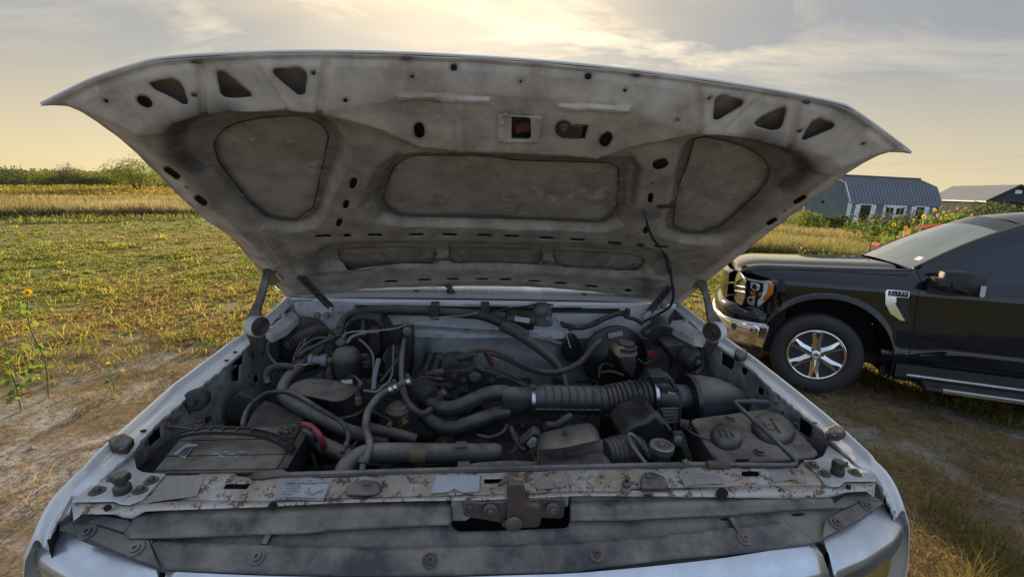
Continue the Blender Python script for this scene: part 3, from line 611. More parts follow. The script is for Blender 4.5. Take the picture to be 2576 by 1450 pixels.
apR = apron(1, FR, [('R5', [(1895, 740), (1995, 800), (1975, 925), (1885, 870)]), ('R5', ell(2070, 925, 22, 38, -10, 14)), ('R5', [(2185, 1050), (2225, 1080), (2215, 1130), (2172, 1100)]), ('R5', ell(2243, 1110, 9, 15, 0, 8)),
                    ('R5', ell(2340, 1145, 10, 18, 0, 8)), ('R5', [(1805, 815), (1830, 830), (1820, 850)]), ('Q3', [(1505, 190), (1590, 262), (1570, 385), (1490, 335)])])
for F, sd in ((FL, -1), (FR, 1)):      # dark wheel-arch liner behind the aprons
    ys, xo, xi = F[:3]
    R = [[(xi[q] + sd * .03, ys[q], float(zf(ys[q])) - .04), (xo[q] + sd * .02, ys[q], -.2), (xo[q] + sd * .03, ys[q], -.5)] for q in range(22, len(ys), 6)]
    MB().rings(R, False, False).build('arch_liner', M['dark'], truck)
    MB().tube(np.array([(xi[q] + sd * .02, ys[q], float(zf(ys[q])) - .03) for q in range(26, 90, 6)]), .006, 6).build('fender_wiring', M['rubber'], truck)
# elongated holes and a few screws in the fender channel
for s, x, y in (('Z5', 235, 322), ('Z5', 120, 435), ('Q1', 845, 333), ('Q1', 720, 405), ('Q3', 1625, 275), ('R5', 2340, 1190)):
    c = onfender(*D(s, x, y), -.015); MB().lathe(c, (0, .15, 1), [(.0065, -.001), (.0065, .0016)], 12).build('fender_hole', M['dark'], FL[3] if s != 'Q3' and s != 'R5' else FR[3])
# rubber bump stops sitting on the fender channels
def stop(s, pts, h, par):
    P = [onfender(*D(s, *p), -.012) for p in pts]; o = bevel(MB().prism(P, (0, 0, h)).build('bump_stop', M['rubber'], par), .005); return o
for s, pts, par, cx in (('Q1', [(600, 450), (650, 420), (720, 400), (790, 440), (765, 470), (735, 512), (620, 500)], FL[3], (690, 470)), ('Q3', [(1690, 360), (1755, 330), (1830, 355), (1838, 385), (1795, 415), (1710, 405)], FR[3], (1765, 370)),
                         ('R5', [(2000, 830), (2010, 790), (2075, 785), (2108, 810), (2095, 850), (2040, 865)], FR[3], (2050, 820))):
    st_ = stop(s, pts, .022, par); c = onfender(*D(s, *cx), .012); MB().lathe(c, (0, 0, 1), [(.004, 0), (.004, .003)], 10).build('stop_screw', M['rustmetal'], st_)
# braces between fender and firewall
for s, L, F, bl in (('R4', [(280, 810), (330, 845), (450, 790), (510, 735), (555, 700), (500, 640), (440, 680)], FL, [(430, 690), (300, 790)]),
                    ('R5', [(1480, 560), (1500, 520), (1590, 510), (1640, 540), (1780, 650), (1760, 680), (1690, 670), (1560, 610)], FR, [(1615, 525), (1735, 618)])):
    z0 = .135
    P = [onz(*D(s, *p), z0) for p in L]; b = bevel(MB().prism(P, (0, 0, -.03)).build('fender_brace', M['white_dirty'], F[3]), .003)
    for x, y in bl: MB().lathe(onz(*D(s, x, y), z0), (0, 0, 1), [(.016, 0), (.016, .003), (.009, .003), (.009, .010)], 12).build('brace_bolt', M['clamp'], b)
# ------------------------------------------------------------------ radiator support
Zc = .0
pr_ = lambda s, L, z=0.: [tuple(onz(*D(s, *p), z)[:2]) for p in L]
CO = pr_('Q1', [(330, 852), (400, 800), (500, 715), (640, 610), (770, 500), (790, 560), (800, 610), (840, 635), (900, 642), (1010, 648), (1120, 665), (1190, 634), (1500, 638), (1530, 665), (1700, 668), (2200, 655)]) + \
     pr_('Q2', [(300, 645), (1300, 618), (2300, 596)]) + pr_('Q3', [(100, 600), (850, 585), (1500, 588), (1530, 552), (1620, 545), (1680, 520), (1700, 480), (1715, 440), (1790, 490), (1900, 580), (2050, 655), (2066, 700), (2010, 700), (1840, 703), (1805, 738), (1740, 742), (1690, 722), (1200, 728), (300, 748)]) + \
     pr_('Q2', [(2300, 765), (1750, 766), (1100, 790), (600, 803), (0, 818)]) + pr_('Q1', [(1700, 838), (1270, 832), (980, 830), (870, 850), (760, 872), (690, 868), (650, 845)])
ch = [pr_('Q1', [(1440, 722), (1622, 718), (1590, 762), (1420, 760)]), pr_('Q2', [(1085, 680), (1225, 680), (1240, 712), (1090, 718)]), pr_('Q3', slot(1110, 655, 1205, 655, 20))]
def cmap(u, v):
    z = Zc - .0018 * np.sin(u * 23) * np.sin(v * 60) - .004 * sstep(.012, .0, nearest(CO, u, v)[0])
    z = z + .003 * sstep(-.05, -.045, v) * (np.abs(u) < .72)
    for x0, x1 in ((-.66, -.45), (-.35, -.10), (.1, .35), (.45, .68)): z = z + .002 * sstep(0, .01, np.minimum(u - x0, x1 - u)) * sstep(-.062, -.055, v) * sstep(.015, .01, v)
    return np.stack([u, v, z], -1)
core = sheet('radiator_support', CO, ch, .006, cmap, M['core'], truck); solid(core, .002)
T_ = [onz(*D('Q1', *p), -.002) for p in [(333, 853), (520, 849), (650, 847), (700, 866), (770, 870), (870, 850), (980, 832), (1270, 834), (1700, 840)]] + [onz(*D('Q2', *p), -.002) for p in [(0, 819), (600, 805), (1100, 792), (1750, 768), (2300, 767)]] + \
     [onz(*D('Q3', *p), -.002) for p in [(300, 750), (1200, 730), (1690, 724), (1740, 744), (1805, 740), (1840, 705), (2010, 702), (2064, 702)]]
B_ = [ony(*D('Q1', *p), -.094) for p in [(400, 930), (520, 932), (640, 932), (700, 955), (770, 962), (860, 912), (980, 905), (1270, 895), (1700, 880)]] + [ony(*D('Q2', *p), -.094) for p in [(0, 850), (600, 835), (1100, 830), (1750, 800), (2300, 800)]] + \
     [ony(*D('Q3', *p), -.094) for p in [(300, 805), (1200, 815), (1690, 820), (1740, 805), (1800, 790), (1850, 775), (1950, 770), (1990, 768)]]
mid = [(np.array(a) * .55 + np.array(b) * .45 + np.array([0, -.006, .004])) for a, b in zip(T_, B_)]
solid(MB().rings([T_, mid, B_], False, False).build('support_front_face', M['core'], core, smooth=70), .002, 0)
for s, x, y, rx in (('Q1', 595, 883, 24), ('Q1', 1780, 868, 30), ('Q3', 955, 780, 42), ('Q3', 1860, 735, 18), ('Q3', 1367, 760, 8)):
    c = ony(*D(s, x, y), -.0935); r = pxr(rx * .35, c); MB().lathe(c, (0, -1, .25), [(r, 0), (r, .004)], 16).build('face_hole', M['dark'], core)
# corner plates bolted over the ends, with their bolts and screw-height rubber stops
for s, L, bl, hx in (('Q1', [(335, 850), (500, 712), (640, 612), (770, 505), (788, 560), (800, 612), (840, 637), (905, 644), (1010, 650), (850, 830), (745, 870), (680, 865), (640, 846)], [(905, 695, 46), (825, 765, 46), (515, 770, 50), (605, 690, 22)], [(688, 690, 58), (698, 768, 55)]),
                     ('Q3', [(1540, 553), (1622, 548), (1682, 522), (1702, 484), (1718, 445), (1790, 493), (1900, 583), (2048, 658), (2062, 700), (1840, 702), (1806, 734), (1745, 738), (1690, 715), (1640, 650)], [(1605, 583, 42), (1690, 646, 42), (1913, 640, 42), (1850, 585, 16)], [(1792, 590, 44), (1785, 640, 44)])):
    P = [onz(*D(s, *p), .002) for p in L]; pl = bevel(MB().prism(P, (0, 0, .004)).build('corner_plate', M['white_dirty'], core), .0015)
    for x, y, r in bl:
        c = onz(*D(s, x, y), .006); q = pxr(r * .35, c); MB().lathe(c, (0, 0, 1), [(q, 0), (q, .0025), (q * .5, .003), (q * .5, .010), (q * .3, .012)], 16).build('plate_bolt', M['steel_arm'], pl)
    for k, (x, y, r) in enumerate(hx):
        c = onz(*D(s, x, y), .034 if k == 0 else .008); q = pxr(r * .35, c)
        MB().lathe(c, (0, 0, 1), [(q * .86, -.002), (q, .002), (q, .012), (q * .86, .016)], 6 if k == 0 else 12).build('height_stop', M['rubber'], pl)
    MB().cyl(onz(*D(s, hx[1][0], hx[1][1]), .008), onz(*D(s, hx[0][0], hx[0][1]), .036), .007, n=10).build('stop_stud', M['steel_arm'], pl)
# end gussets
for s, q in (('Q1', [(330, 855), (395, 862), (400, 935), (345, 980)]), ('Q3', [(2064, 700), (2008, 702), (1990, 765), (2050, 810)]), ('Q3', [(2066, 650), (2068, 702), (2120, 800), (2115, 745)]), ('Q1', [(325, 860), (330, 800), (260, 920), (255, 985)])):
    P = [onz(*D(s, *q[0]), -.004), onz(*D(s, *q[1]), -.004), ony(*D(s, *q[2]), -.09), ony(*D(s, *q[3]), -.088)]
    MB().prism(P, (0, .002, 0)).build('end_gusset', M['white_dirty'], core)
# rear lip of the support with the hood prop rod clipped along it
rl = [onz(*D('Q1', x, y), .006) for x, y in ((1640, 662), (2200, 645))] + [onz(*D('Q2', x, y), .006) for x, y in ((400, 632), (1300, 606), (2300, 586))] + [onz(*D('Q3', x, y), .006) for x, y in ((200, 588), (900, 578))]
MB().tube(rl, .0085, 8, sub=3).build('rear_lip', M['header'], core)
rod = [onz(*D('Q3', *p), z) for p, z in (((900, 575), .012), ((1250, 580), .014), ((1440, 580), .015), ((1485, 572), .018), ((1492, 552), .022), ((1460, 520), .03), ((1350, 410), .05), ((1200, 270), .08), ((1060, 145), .10), ((1046, 132), .102), ((1060, 124), .102), ((1200, 122), .09), ((1285, 128), .085))]
MB().tube(rod, .0064, 10).build('prop_rod', M['header'], truck)
MB().cyl(onz(*D('Q3', 850, 578), .012), onz(*D('Q3', 1000, 580), .012), .011, n=10).build('rod_pivot', M['rustmetal'], core)
# dark rear recess, patches and stickers on the support
def flat(name, s, L, m, z=.0045, t=.0008, par=None): return MB().prism([onz(*D(s, *p), z) for p in L], (0, 0, t)).build(name, m, par or core)
flat('worn_sticker', 'Q1', [(1010, 655), (1290, 655), (1230, 800), (870, 850)], M['label_old'])
lab = flat('firing_order_sticker', 'Q1', [(1852, 696), (2198, 706), (2140, 833), (1780, 831)], M['label'], .006)
flat('faded_sticker', 'Q2', [(748, 657), (1058, 655), (1052, 768), (938, 778), (872, 748), (822, 773), (703, 780)], M['label'], .006)
flat('worn_sticker', 'Q2', [(1435, 668), (1570, 665), (1592, 745), (1472, 752)], M['label_old']); flat('worn_sticker', 'Q2', [(1577, 664), (1700, 660), (1735, 720), (1600, 740)], M['label_old'])
flat('worn_sticker', 'Q3', [(640, 640), (900, 640), (980, 708), (690, 728)], M['label_old'], .005); flat('worn_sticker', 'Q3', [(1260, 610), (1430, 608), (1485, 680), (1330, 700)], M['label_old'], .005)
for i in range(5):                        # printed rows on the two right stickers
    flat('sticker_print', 'Q3', [(765 + i * 3, 683 + i * 7), (930 + i * 6, 680 + i * 7), (931 + i * 6, 683 + i * 7), (766 + i * 3, 686 + i * 7)], M['label'], .0062, .0003)
    flat('sticker_print', 'Q3', [(1300 + i * 9, 640 + i * 11), (1395 + i * 14, 636 + i * 11), (1396 + i * 14, 638 + i * 11), (1301 + i * 9, 642 + i * 11)], M['label'], .0062, .0003)
a0 = onz(*D('Q1', 1852, 696), .0071); a1 = onz(*D('Q1', 2198, 706), .0071); a2 = onz(*D('Q1', 1780, 831), .0071); LX = a1 - a0; LY = a2 - a0
LXY = lambda u, v: a0 + LX * u + LY * v
Rl = axes(LX, (0, 0, 1)); w_ = np.linalg.norm(LX); h_ = np.linalg.norm(LY)
for i, (t, sz) in enumerate((('F-SERIES / BRONCO 5.0L', .075), ('ATTENTION', .07), ('To prevent crossfire', .055), ('route spark plug wires', .055), ('1, 3, 7, 8 as shown.', .055), ('Pour eviter les allumages', .05), ('acheminer les fils', .05), ('comme indique.', .05))):
    txt('label_text', t, h_ * sz * 1.35, M['ink'], lab, LXY(.07, .10 + i * .085), Rl, .0001, 'LEFT')
txt('label_text', 'AA', h_ * .11, M['ink'], lab, LXY(.14, .92), Rl, .0001); txt('label_text', 'ENGINE WIRING DIAGRAM', h_ * .08, M['ink'], lab, LXY(.5, .88), Rl, .0001)
txt('label_text', 'ORDRE D\'ALLUMAGE  1 5 4 2 6 3 7 8', h_ * .08, M['ink'], lab, LXY(.56, .95), Rl, .0001)
for L in ([(.03, .04), (.97, .04), (.97, .97), (.03, .97), (.03, .04)], [(.03, .83), (.97, .83)], [(.24, .83), (.24, .97)], [(.56, .34), (.60, .36), (.60, .48), (.64, .58), (.70, .60)], [(.53, .56), (.57, .56), (.62, .68), (.68, .72), (.74, .62), (.80, .48), (.90, .42)], [(.72, .70), (.80, .56), (.90, .50)]):
    MB().tube([LXY(*p) for p in L], .0006, 4).build('label_line', M['ink'], lab)
p = [onz(*D('Q2', *q), .006) for q in [(92, 788), (100, 745), (150, 715), (240, 705), (330, 715), (350, 750), (335, 800), (250, 812), (100, 815)]]; bevel(MB().prism(p, (0, 0, .010)).build('mount_cover', M['header'], core), .005)
p = [onz(*D('Q3', *q), .004) for q in [(365, 750), (372, 690), (395, 665), (450, 658), (540, 690), (568, 745), (560, 775), (370, 775)]]; bevel(MB().prism(p, (0, 0, .014)).build('mount_cover', M['rubber'], core), .005)
for s, x, y in (('Q2', 240, 730), ('Q3', 428, 675), ('Q2', 2115, 708), ('Q3', 267, 708)):
    c = onz(*D(s, x, y), .016); MB().lathe(c, (0, 0, 1), [(.009, -.008), (.009, .001), (.0055, .002), (.0055, .007)], 12).build('cover_bolt', M['rustmetal'], core)
bevel(flat('rubber_tab', 'Q1', [(1600, 672), (1690, 636), (1850, 625), (1890, 645), (1880, 662), (1700, 690), (1620, 688)], M['rustmetal'], .006, .008), .003)
# ------------------------------------------------------------------ header panel, seals, grille cover, trims
HP0 = np.array([0, -.10, -.035]); HPN = np.array([0, -.45, 1.0]); HPN /= np.linalg.norm(HPN)
def hpt(s, p, off=0.0): return onpl(*D(s, *p), HP0 + HPN * off, HPN)
def hpoly(name, s, L, m, off, t, par, bv=.002):
    P = [hpt(*((s, p) if not isinstance(p[0], str) else (p[0], p[1:])), off) for p in L]
    o = MB().prism(P, -HPN * t).build(name, m, par); return bevel(o, bv) if bv else o
hin = [('Q2', 850, 826), ('Q2', 1660, 792), ('Q2', 1700, 820), ('Q2', 1704, 990), ('Q2', 1680, 1035), ('Q2', 900, 1060), ('Q2', 855, 1022)]
hb_out = [('Q1', 240, 1045), ('Q1', 330, 985), ('Q1', 430, 925), ('Q1', 770, 950), ('Q1', 2576, 835), ('Q2', 850, 815), ('Q2', 1700, 780), ('Q3', 1700, 800), ('Q3', 1990, 765), ('Q3', 2130, 850), ('Q3', 1980, 962), ('Q3', 1830, 1037), ('Q3', 1680, 1120), ('D', 2067, 1362), ('D', 1761, 1413),
          ('D', 1481, 1440), ('D', 1290, 1448), ('D', 1000, 1455), ('D', 700, 1450), ('D', 415, 1440), ('D', 309, 1400), ('D', 215, 1364)]
hx = HPN; hy = np.cross(HPN, [1, 0, 0])
def to2(s, x, y, off): p = hpt(s, (x, y), off) - HP0; return (p[0], p @ hy)
def hmap(off): return lambda u, v: HP0 + np.stack([u, 0 * u, 0 * u], -1) + v[:, None] * hy + (off + .0012 * np.sin(u * 19 + v * 40))[:, None] * HPN
header = sheet('header_panel', [to2(*p, -.010) for p in hb_out], [[to2(*p, -.010) for p in hin]], .010, hmap(-.010), M['header'], truck); solid(header, .003, 0)
sl = sheet('header_seal', [to2(*p, .006) for p in [('Q1', 705, 1066), ('Q1', 775, 985), ('Q1', 845, 912), ('Q1', 1500, 868), ('Q1', 2200, 838), ('Q1', 2576, 832), ('Q2', 500, 825), ('Q2', 850, 822), ('Q2', 852, 1012), ('Q2', 0, 1050), ('Q1', 2000, 1075), ('Q1', 1300, 1098), ('Q1', 740, 1112)]], [], .007,
           lambda u, v: hmap(0)(u, v) + (.006 + .006 * np.exp(-((v - .012) / .012) ** 2) - .004 * np.exp(-((v - .032) / .004) ** 2))[:, None] * HPN, M['seal'], header); solid(sl, .003, 0)
sr = sheet('header_seal', [to2(*p, .006) for p in [('Q2', 1700, 830), ('Q2', 1706, 795), ('Q2', 2200, 792), ('Q3', 0, 800), ('Q3', 500, 787), ('Q3', 1000, 805), ('Q3', 1720, 822), ('Q3', 1760, 870), ('Q3', 1828, 893), ('Q3', 1400, 912), ('Q3', 950, 950), ('Q3', 0, 984), ('Q2', 2200, 975), ('Q2', 1710, 986)]], [], .007,
           lambda u, v: hmap(0)(u, v) + (.006 + .007 * np.exp(-((v - .002) / .010) ** 2) - .004 * np.exp(-((v - .026) / .004) ** 2))[:, None] * HPN, M['seal'], header); solid(sr, .003, 0)
fc = [('Q1', 890, 1120), ('Q1', 1090, 1135), ('Q1', 1690, 1155), ('Q1', 2576, 1172), ('Q2', 450, 1178), ('Q2', 860, 1168), ('Q2', 1710, 1140), ('Q3', 0, 1130), ('Q3', 500, 1090), ('Q3', 920, 1040), ('Q3', 1060, 1030), ('Q3', 1400, 985), ('Q3', 1500, 1040), ('Q3', 1632, 1132), ('Q3', 1610, 1150), ('Q3', 1200, 1205), ('Q3', 600, 1262), ('Q3', 0, 1335),
      ('Q2', 1700, 1360), ('Q2', 700, 1384), ('Q2', 0, 1384), ('Q1', 1700, 1365), ('Q1', 1005, 1335), ('Q1', 985, 1310)]
gc = sheet('grille_cover', [to2(*p, .002) for p in fc], [], .009, lambda u, v: hmap(0)(u, v) + (.002 + .003 * sstep(.02, .0, v - (v.min() + .0)))[:, None] * HPN, M['header'], header); solid(gc, .003, 0)
hpoly('corner_cover', 'Q1', [(255, 1045), (330, 1010), (480, 1005), (620, 1050), (700, 1075), (885, 1115), (960, 1312), (830, 1272), (640, 1195), (480, 1125)], M['header'], .003, .003, header)
hpoly('corner_cover', 'Q3', [(1702, 968), (1840, 895), (1990, 828), (2115, 852), (1980, 958), (1830, 1033), (1678, 1108)], M['header'], .003, .003, header)
hpoly('corner_bracket', 'Q1', [(440, 985), (560, 940), (740, 970), (760, 990), (700, 1062), (600, 1030)], M['alu'], -.003, .003, header)
hpoly('corner_bracket', 'Q3', [(1740, 870), (1830, 800), (1990, 800), (2100, 840), (1990, 826), (1840, 893)], M['alu'], -.003, .003, header)
for s, x, y in (('Q1', 445, 1062), ('Q1', 793, 1180), ('Q1', 1665, 1242), ('Q2', 700, 1268), ('Q2', 1896, 1222), ('Q3', 56, 1218), ('Q3', 1118, 1105), ('Q3', 1778, 995), ('Q3', 2000, 870)):
    c = hpt(s, (x, y), .004); MB().lathe(c, HPN, [(.0155, 0), (.0155, .0022), (.009, .003), (.0085, .0065), (.004, .0065), (.003, .003)], 18).build('cover_screw', M['header'] if x % 2 else M['rustmetal'], header)
for a, b in ((('Q1', 1755, 1070), ('Q1', 1715, 1150)), (('Q3', 1020, 962), ('Q3', 1085, 1070))):
    MB().bar(hpt(a[0], a[1:], .004), hpt(b[0], b[1:], .004), .012, .008).build('cover_strut', M['header'], header)
for s, x, y, rx in (('Q1', 1770, 1083, 45), ('Q3', 990, 968, 45), ('Q3', 1505, 935, 48)):
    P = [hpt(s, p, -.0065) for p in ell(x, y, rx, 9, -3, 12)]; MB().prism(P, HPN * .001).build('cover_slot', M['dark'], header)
# latch in its window
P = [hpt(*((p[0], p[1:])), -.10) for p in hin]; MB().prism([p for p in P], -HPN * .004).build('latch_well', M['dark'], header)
def vplate(name, s, L, Y, t, m, par, bv=.002): return bevel(MB().prism([ony(*D(s, *p), Y) for p in L], (0, t, 0)).build(name, m, par), bv)
la = vplate('latch_backplate', 'Q2', [(850, 812), (965, 806), (1080, 812), (1700, 792), (1690, 880), (1600, 870), (1100, 880), (960, 980), (856, 984)], -.088, .004, M['apron'], core)
vplate('latch_plate_front', 'Q2', [(932, 850), (960, 830), (1060, 850), (1500, 820), (1660, 822), (1672, 850), (1662, 950), (1640, 965), (1500, 960), (1380, 1000), (1230, 1010), (1180, 990), (1070, 970), (945, 950)], -.098, .005, M['steel_arm'], la)
for x, y, r in ((985, 872, 46), (1132, 905, 55), (1578, 893, 50)):
    c = ony(*D('Q2', x, y), -.103); q = pxr(r * .35, c); MB().lathe(c, (0, -1, .1), [(q, 0), (q, .003), (q * .9, .004), (q * .42, .004), (q * .42, .010), (q * .3, .012)], 18).build('latch_bolt', M['steel_arm'], la)
vplate('latch_body', 'Q2', [(1256, 735), (1270, 715), (1375, 715), (1385, 765), (1388, 850), (1420, 870), (1490, 872), (1500, 905), (1496, 1000), (1480, 1030), (1300, 1042), (1240, 1040), (1210, 1020), (1252, 1000)], -.118, .016, M['rustmetal'], la, .004)
vplate('latch_spring_arm', 'Q2', [(1385, 770), (1430, 765), (1400, 800), (1440, 850), (1480, 840), (1450, 880), (1385, 860)], -.105, .005, M['steel_arm'], la)
hk = [onz(*D('Q2', *p), .018) for p in [(1186, 738), (1188, 722), (1238, 672), (1275, 652), (1295, 668), (1308, 700), (1290, 712), (1262, 705), (1215, 732)]]
bevel(MB().prism(hk, (0, 0, .006)).build('latch_hook', M['rustmetal'], la), .002)
MB().bar(ony(*D('Q2', 1258, 700), -.10), ony(*D('Q2', 1250, 820), -.112), .005, .012).build('latch_lever', M['steel_arm'], la)
c = ony(*D('Q2', 1300, 1000), -.120); MB().lathe(c, (0, -1, 0), [(.019, 0), (.019, .003), (.015, .005)], 18).build('latch_rivet', M['steel_arm'], la)
# bright trims over the grille and lamps
def trim(name, inn, outp, zi, zo, m, par, down=.10):
    A = spline([onz(*p, zi) for p in inn], 5); k = len(A)
    B = spline([onz(*p, zo) for p in outp], 5); t = np.linspace(0, 1, k)
    tb = np.linspace(0, 1, len(B)); B = np.stack([np.interp(t, tb, B[:, i]) for i in range(3)], 1)
    Cc = B + np.array([0, -.010, -.014]); Dd = B + np.array([0, -.012, -down]); A0 = A + np.array([0, .001, -.010])
    Mm = A * .5 + B * .5 + np.array([0, -.003, .006])
    o = MB().rings([A0, A, Mm, B, Cc], False, False).build(name, m, par, smooth=45); solid(o, .002, 0)
    return Cc, Dd, o
x1 = [(418, 1437), (560, 1444), (700, 1449), (1000, 1454), (1290, 1447), (1481, 1439), (1761, 1411), (1900, 1391), (2048, 1365)]
x2 = [(412, 1505), (560, 1520), (700, 1530), (1000, 1540), (1290, 1535), (1481, 1525), (1761, 1493), (1930, 1465), (2083, 1433)]
c_, d_, gt = trim('grille_trim', x1, x2, -.075, -.115, M['chrome_blue'], truck)
MB().rings([c_, d_], False, False).build('grille_face', M['header'], gt)
x1 = [D('Q1', *p) for p in [(160, 1150), (205, 1085), (262, 1042), (430, 1128), (560, 1180), (700, 1232), (840, 1280), (962, 1326)]]
x2 = [D('Q1', *p) for p in [(88, 1170), (95, 1215), (120, 1262), (250, 1345), (400, 1410), (560, 1465), (760, 1510), (968, 1545)]]
c_, d_, lt = trim('headlight_bezel', x1, x2, -.085, -.118, M['chrome_blue'], truck)
MB().rings([c_, d_ + np.array([0, 0, -.2])], False, False).build('turn_lamp', M['lens'], lt)
x1 = [D('Q3', *p) for p in [(2205, 905), (2150, 870), (2122, 856), (1980, 964), (1900, 1005), (1830, 1039), (1750, 1085), (1676, 1122)]]
x2 = [D('Q3', *p) for p in [(2240, 915), (2252, 965), (2245, 1015), (2190, 1100), (2090, 1170), (1990, 1232), (1870, 1285), (1752, 1340)]]
c_, d_, lt = trim('headlight_bezel', x1, x2, -.085, -.118, M['chrome_blue'], truck)
MB().rings([c_, c_ + np.array([0, 0, -.03])], False, False).build('lamp_surround', M['alu'], lt)
MB().rings([c_ + np.array([0, .003, -.028]), d_ + np.array([0, 0, -.25])], False, False).build('turn_lamp', M['lens'], lt)
for s, L in (('Q1', [(165, 1150), (150, 1110), (160, 1030), (215, 985), (240, 1000), (235, 1050), (205, 1090)]), ('Q3', [(2205, 912), (2195, 850), (2160, 800), (2130, 795), (2135, 830), (2150, 870)])):
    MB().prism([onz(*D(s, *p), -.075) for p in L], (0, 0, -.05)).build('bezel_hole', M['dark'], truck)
# front fascia below the view: lamps, bumper and the rest of the body, kept simple
bevel(MB().box((0, -.17, -.27), (1.30, .04, .26)).build('grille', M['header'], truck), .01)
bevel(MB().box((0, -.25, -.62), (2.0, .16, .24)).build('front_bumper', M['chrome'], truck), .03)
# ------------------------------------------------------------------ cowl, firewall, cab
cow = sheet('cowl_panel', [(-.872, .985), (-.80, .955), (-.45, .948), (.45, .948), (.80, .955), (.872, .985), (.86, 1.2), (.80, 1.40), (-.80, 1.40), (-.86, 1.2)], [], .02, lambda u, v: np.stack([u, v, .193 + .012 * sstep(.955, 1.02, v) - .01 * np.abs(u) ** 2 + .02 * sstep(1.05, 1.19, v)], -1), M['cowl'], truck)
R_ = [[(x, .948 + .03 * abs(x) ** 3, .186 - .01 * x * x), (x, .945 + .03 * abs(x) ** 3, .176 - .01 * x * x), (x, .944 + .03 * abs(x) ** 3, .160 - .01 * x * x)] for x in np.linspace(-.86, .86, 30)]
MB().rings(R_, False, False).build('cowl_lip', M['white'], cow)
MB().box((0, .945, .148), (1.16, .02, .022)).build('cowl_seal', M['rubber'], cow)
for s, x, y, w in (('R4', 1508, 488, 18), ('R5', 795, 308, 18), ('R5', 1125, 312, 16)):
    c = onz(*D(s, x, y), .205); bevel(MB().box(c, (.022, .016, .008)).build('washer_nozzle', M['plastic'], cow), .003)
for s, x, y in (('R4', 1628, 462), ('R4', 2105, 475), ('R5', 35, 268), ('R5', 505, 272), ('R4', 1155, 445)):
    c = onz(*D(s, x, y), .204); MB().lathe(c, (0, 0, 1), [(.0085, 0), (.0085, .002)], 12).build('cowl_hole', M['dark'], cow)
wp = [onz(*D('R4', *p), z) for p, z in (((1640, 420), .235), ((1730, 430), .245), ((1780, 465), .24), ((1790, 500), .215))]
wo = MB().tube(wp, [.007, .011, .011, .007], 8, sub=3).build('wiper_arm', M['alu'], truck); MB().lathe(onz(*D('R4', 1780, 500), .207), (0, 0, 1), [(.020, 0), (.018, .012), (.010, .016)], 16).build('wiper_boot', M['rubber'], wo)
fw = sheet('firewall', [(-.87, -.62), (.87, -.62), (.87, .175), (-.87, .175)], [], .02, lambda u, v: np.stack([u, .962 - .105 * sstep(.045, -.03, v + .9 * np.maximum(0, u - .16) ** 1.6 + .5 * np.maximum(0, -.16 - u) ** 1.5) * sstep(-.30, -.25, u) * sstep(.36, .24, u) + .006 * np.sin(u * 9), v], -1), M['firewall'], truck)
A_ = [ony(*D('R4', *p), .955) for p in [(1440, 735), (1800, 760), (2200, 785), (2486, 800)]] + [ony(*D('R5', *p), .955) for p in [(300, 570), (500, 640), (640, 690)]]
B_ = [ony(*D('R4', *p), .905) for p in [(1440, 772), (1800, 800), (2200, 828), (2486, 836)]] + [ony(*D('R5', *p), .905) for p in [(300, 635), (500, 672), (640, 712)]]
C_ = [b + np.array([0, .01, -.012]) for b in B_]
MB().rings([A_, B_, C_], False, False).build('firewall_ledge', M['white_dirty'], fw)
sheet('firewall_upper', [(-.80, .02), (.80, .02), (.84, .17), (-.84, .17)], [], .02, lambda u, v: np.stack([u, .925 + .02 * sstep(.05, .10, v) + .006 * np.sin(u * 14 + v * 30), v], -1), M['white_dirty'], fw)
cabw = MB().rings([[(-.80, 1.41, .225), (.80, 1.41, .225)], [(-.66, 1.75, .60), (.66, 1.75, .60)]], False, False).build('windshield', M['glass_dark'], truck)
MB().box((0, 1.415, .222), (1.62, .05, .02)).build('windshield_seal', M['rubber'], truck)
cb = MB().rings([[(-.97, 1.02, -.62), (.97, 1.02, -.62), (.97, 1.02, .10), (-.97, 1.02, .10)], [(-.98, 1.44, -.62), (.98, 1.44, -.62), (.97, 1.44, .20), (-.97, 1.44, .20)], [(-.98, 2.7, -.62), (.98, 2.7, -.62), (.97, 2.7, .20), (-.97, 2.7, .20)]])
bevel(cb.build('cab', M['white'], truck), .02)
rf = MB().rings([[(-.80, 1.46, .20), (.80, 1.46, .20), (.80, 2.68, .20), (-.80, 2.68, .20)], [(-.66, 1.77, .60), (.66, 1.77, .60), (.66, 2.55, .60), (-.66, 2.55, .60)], [(-.60, 1.85, .63), (.60, 1.85, .63), (.60, 2.48, .63), (-.60, 2.48, .63)]])
rf.build('cab_roof', M['white'], truck)
for sd in (-1, 1):
    MB().rings([[(sd * .805, 1.36, .215), (sd * .805, 2.40, .215)], [(sd * .675, 1.70, .57), (sd * .675, 2.40, .57)]], False, False).build('side_window', M['glass_dark'], truck)
    for y in (.42, 3.9):
        c = np.array([sd * .90, y, GZ + .40]); w = MB().lathe(c - np.array([sd * .13, 0, 0]), (sd, 0, 0), [(.10, .0), (.36, .0), (.40, .03), (.40, .21), (.36, .25), (.24, .25), (.22, .2), (.08, .2)], 32).build('wheel', M['rubber'], truck)
        MB().lathe(c - np.array([sd * .03, 0, 0]), (sd, 0, 0), [(.20, 0), (.215, .14), (.20, .10), (.07, .11), (.06, .15)], 24).build('rim', M['alu'], w)
bevel(MB().box((0, 3.75, -.32), (1.94, 2.05, .55)).build('cargo_bed', M['white'], truck), .02)
MB().box((-.38, 1.8, GZ + .55), (.10, 4.6, .14)).box((.38, 1.8, GZ + .55), (.10, 4.6, .14)).build('chassis_rail', M['dark'], truck)
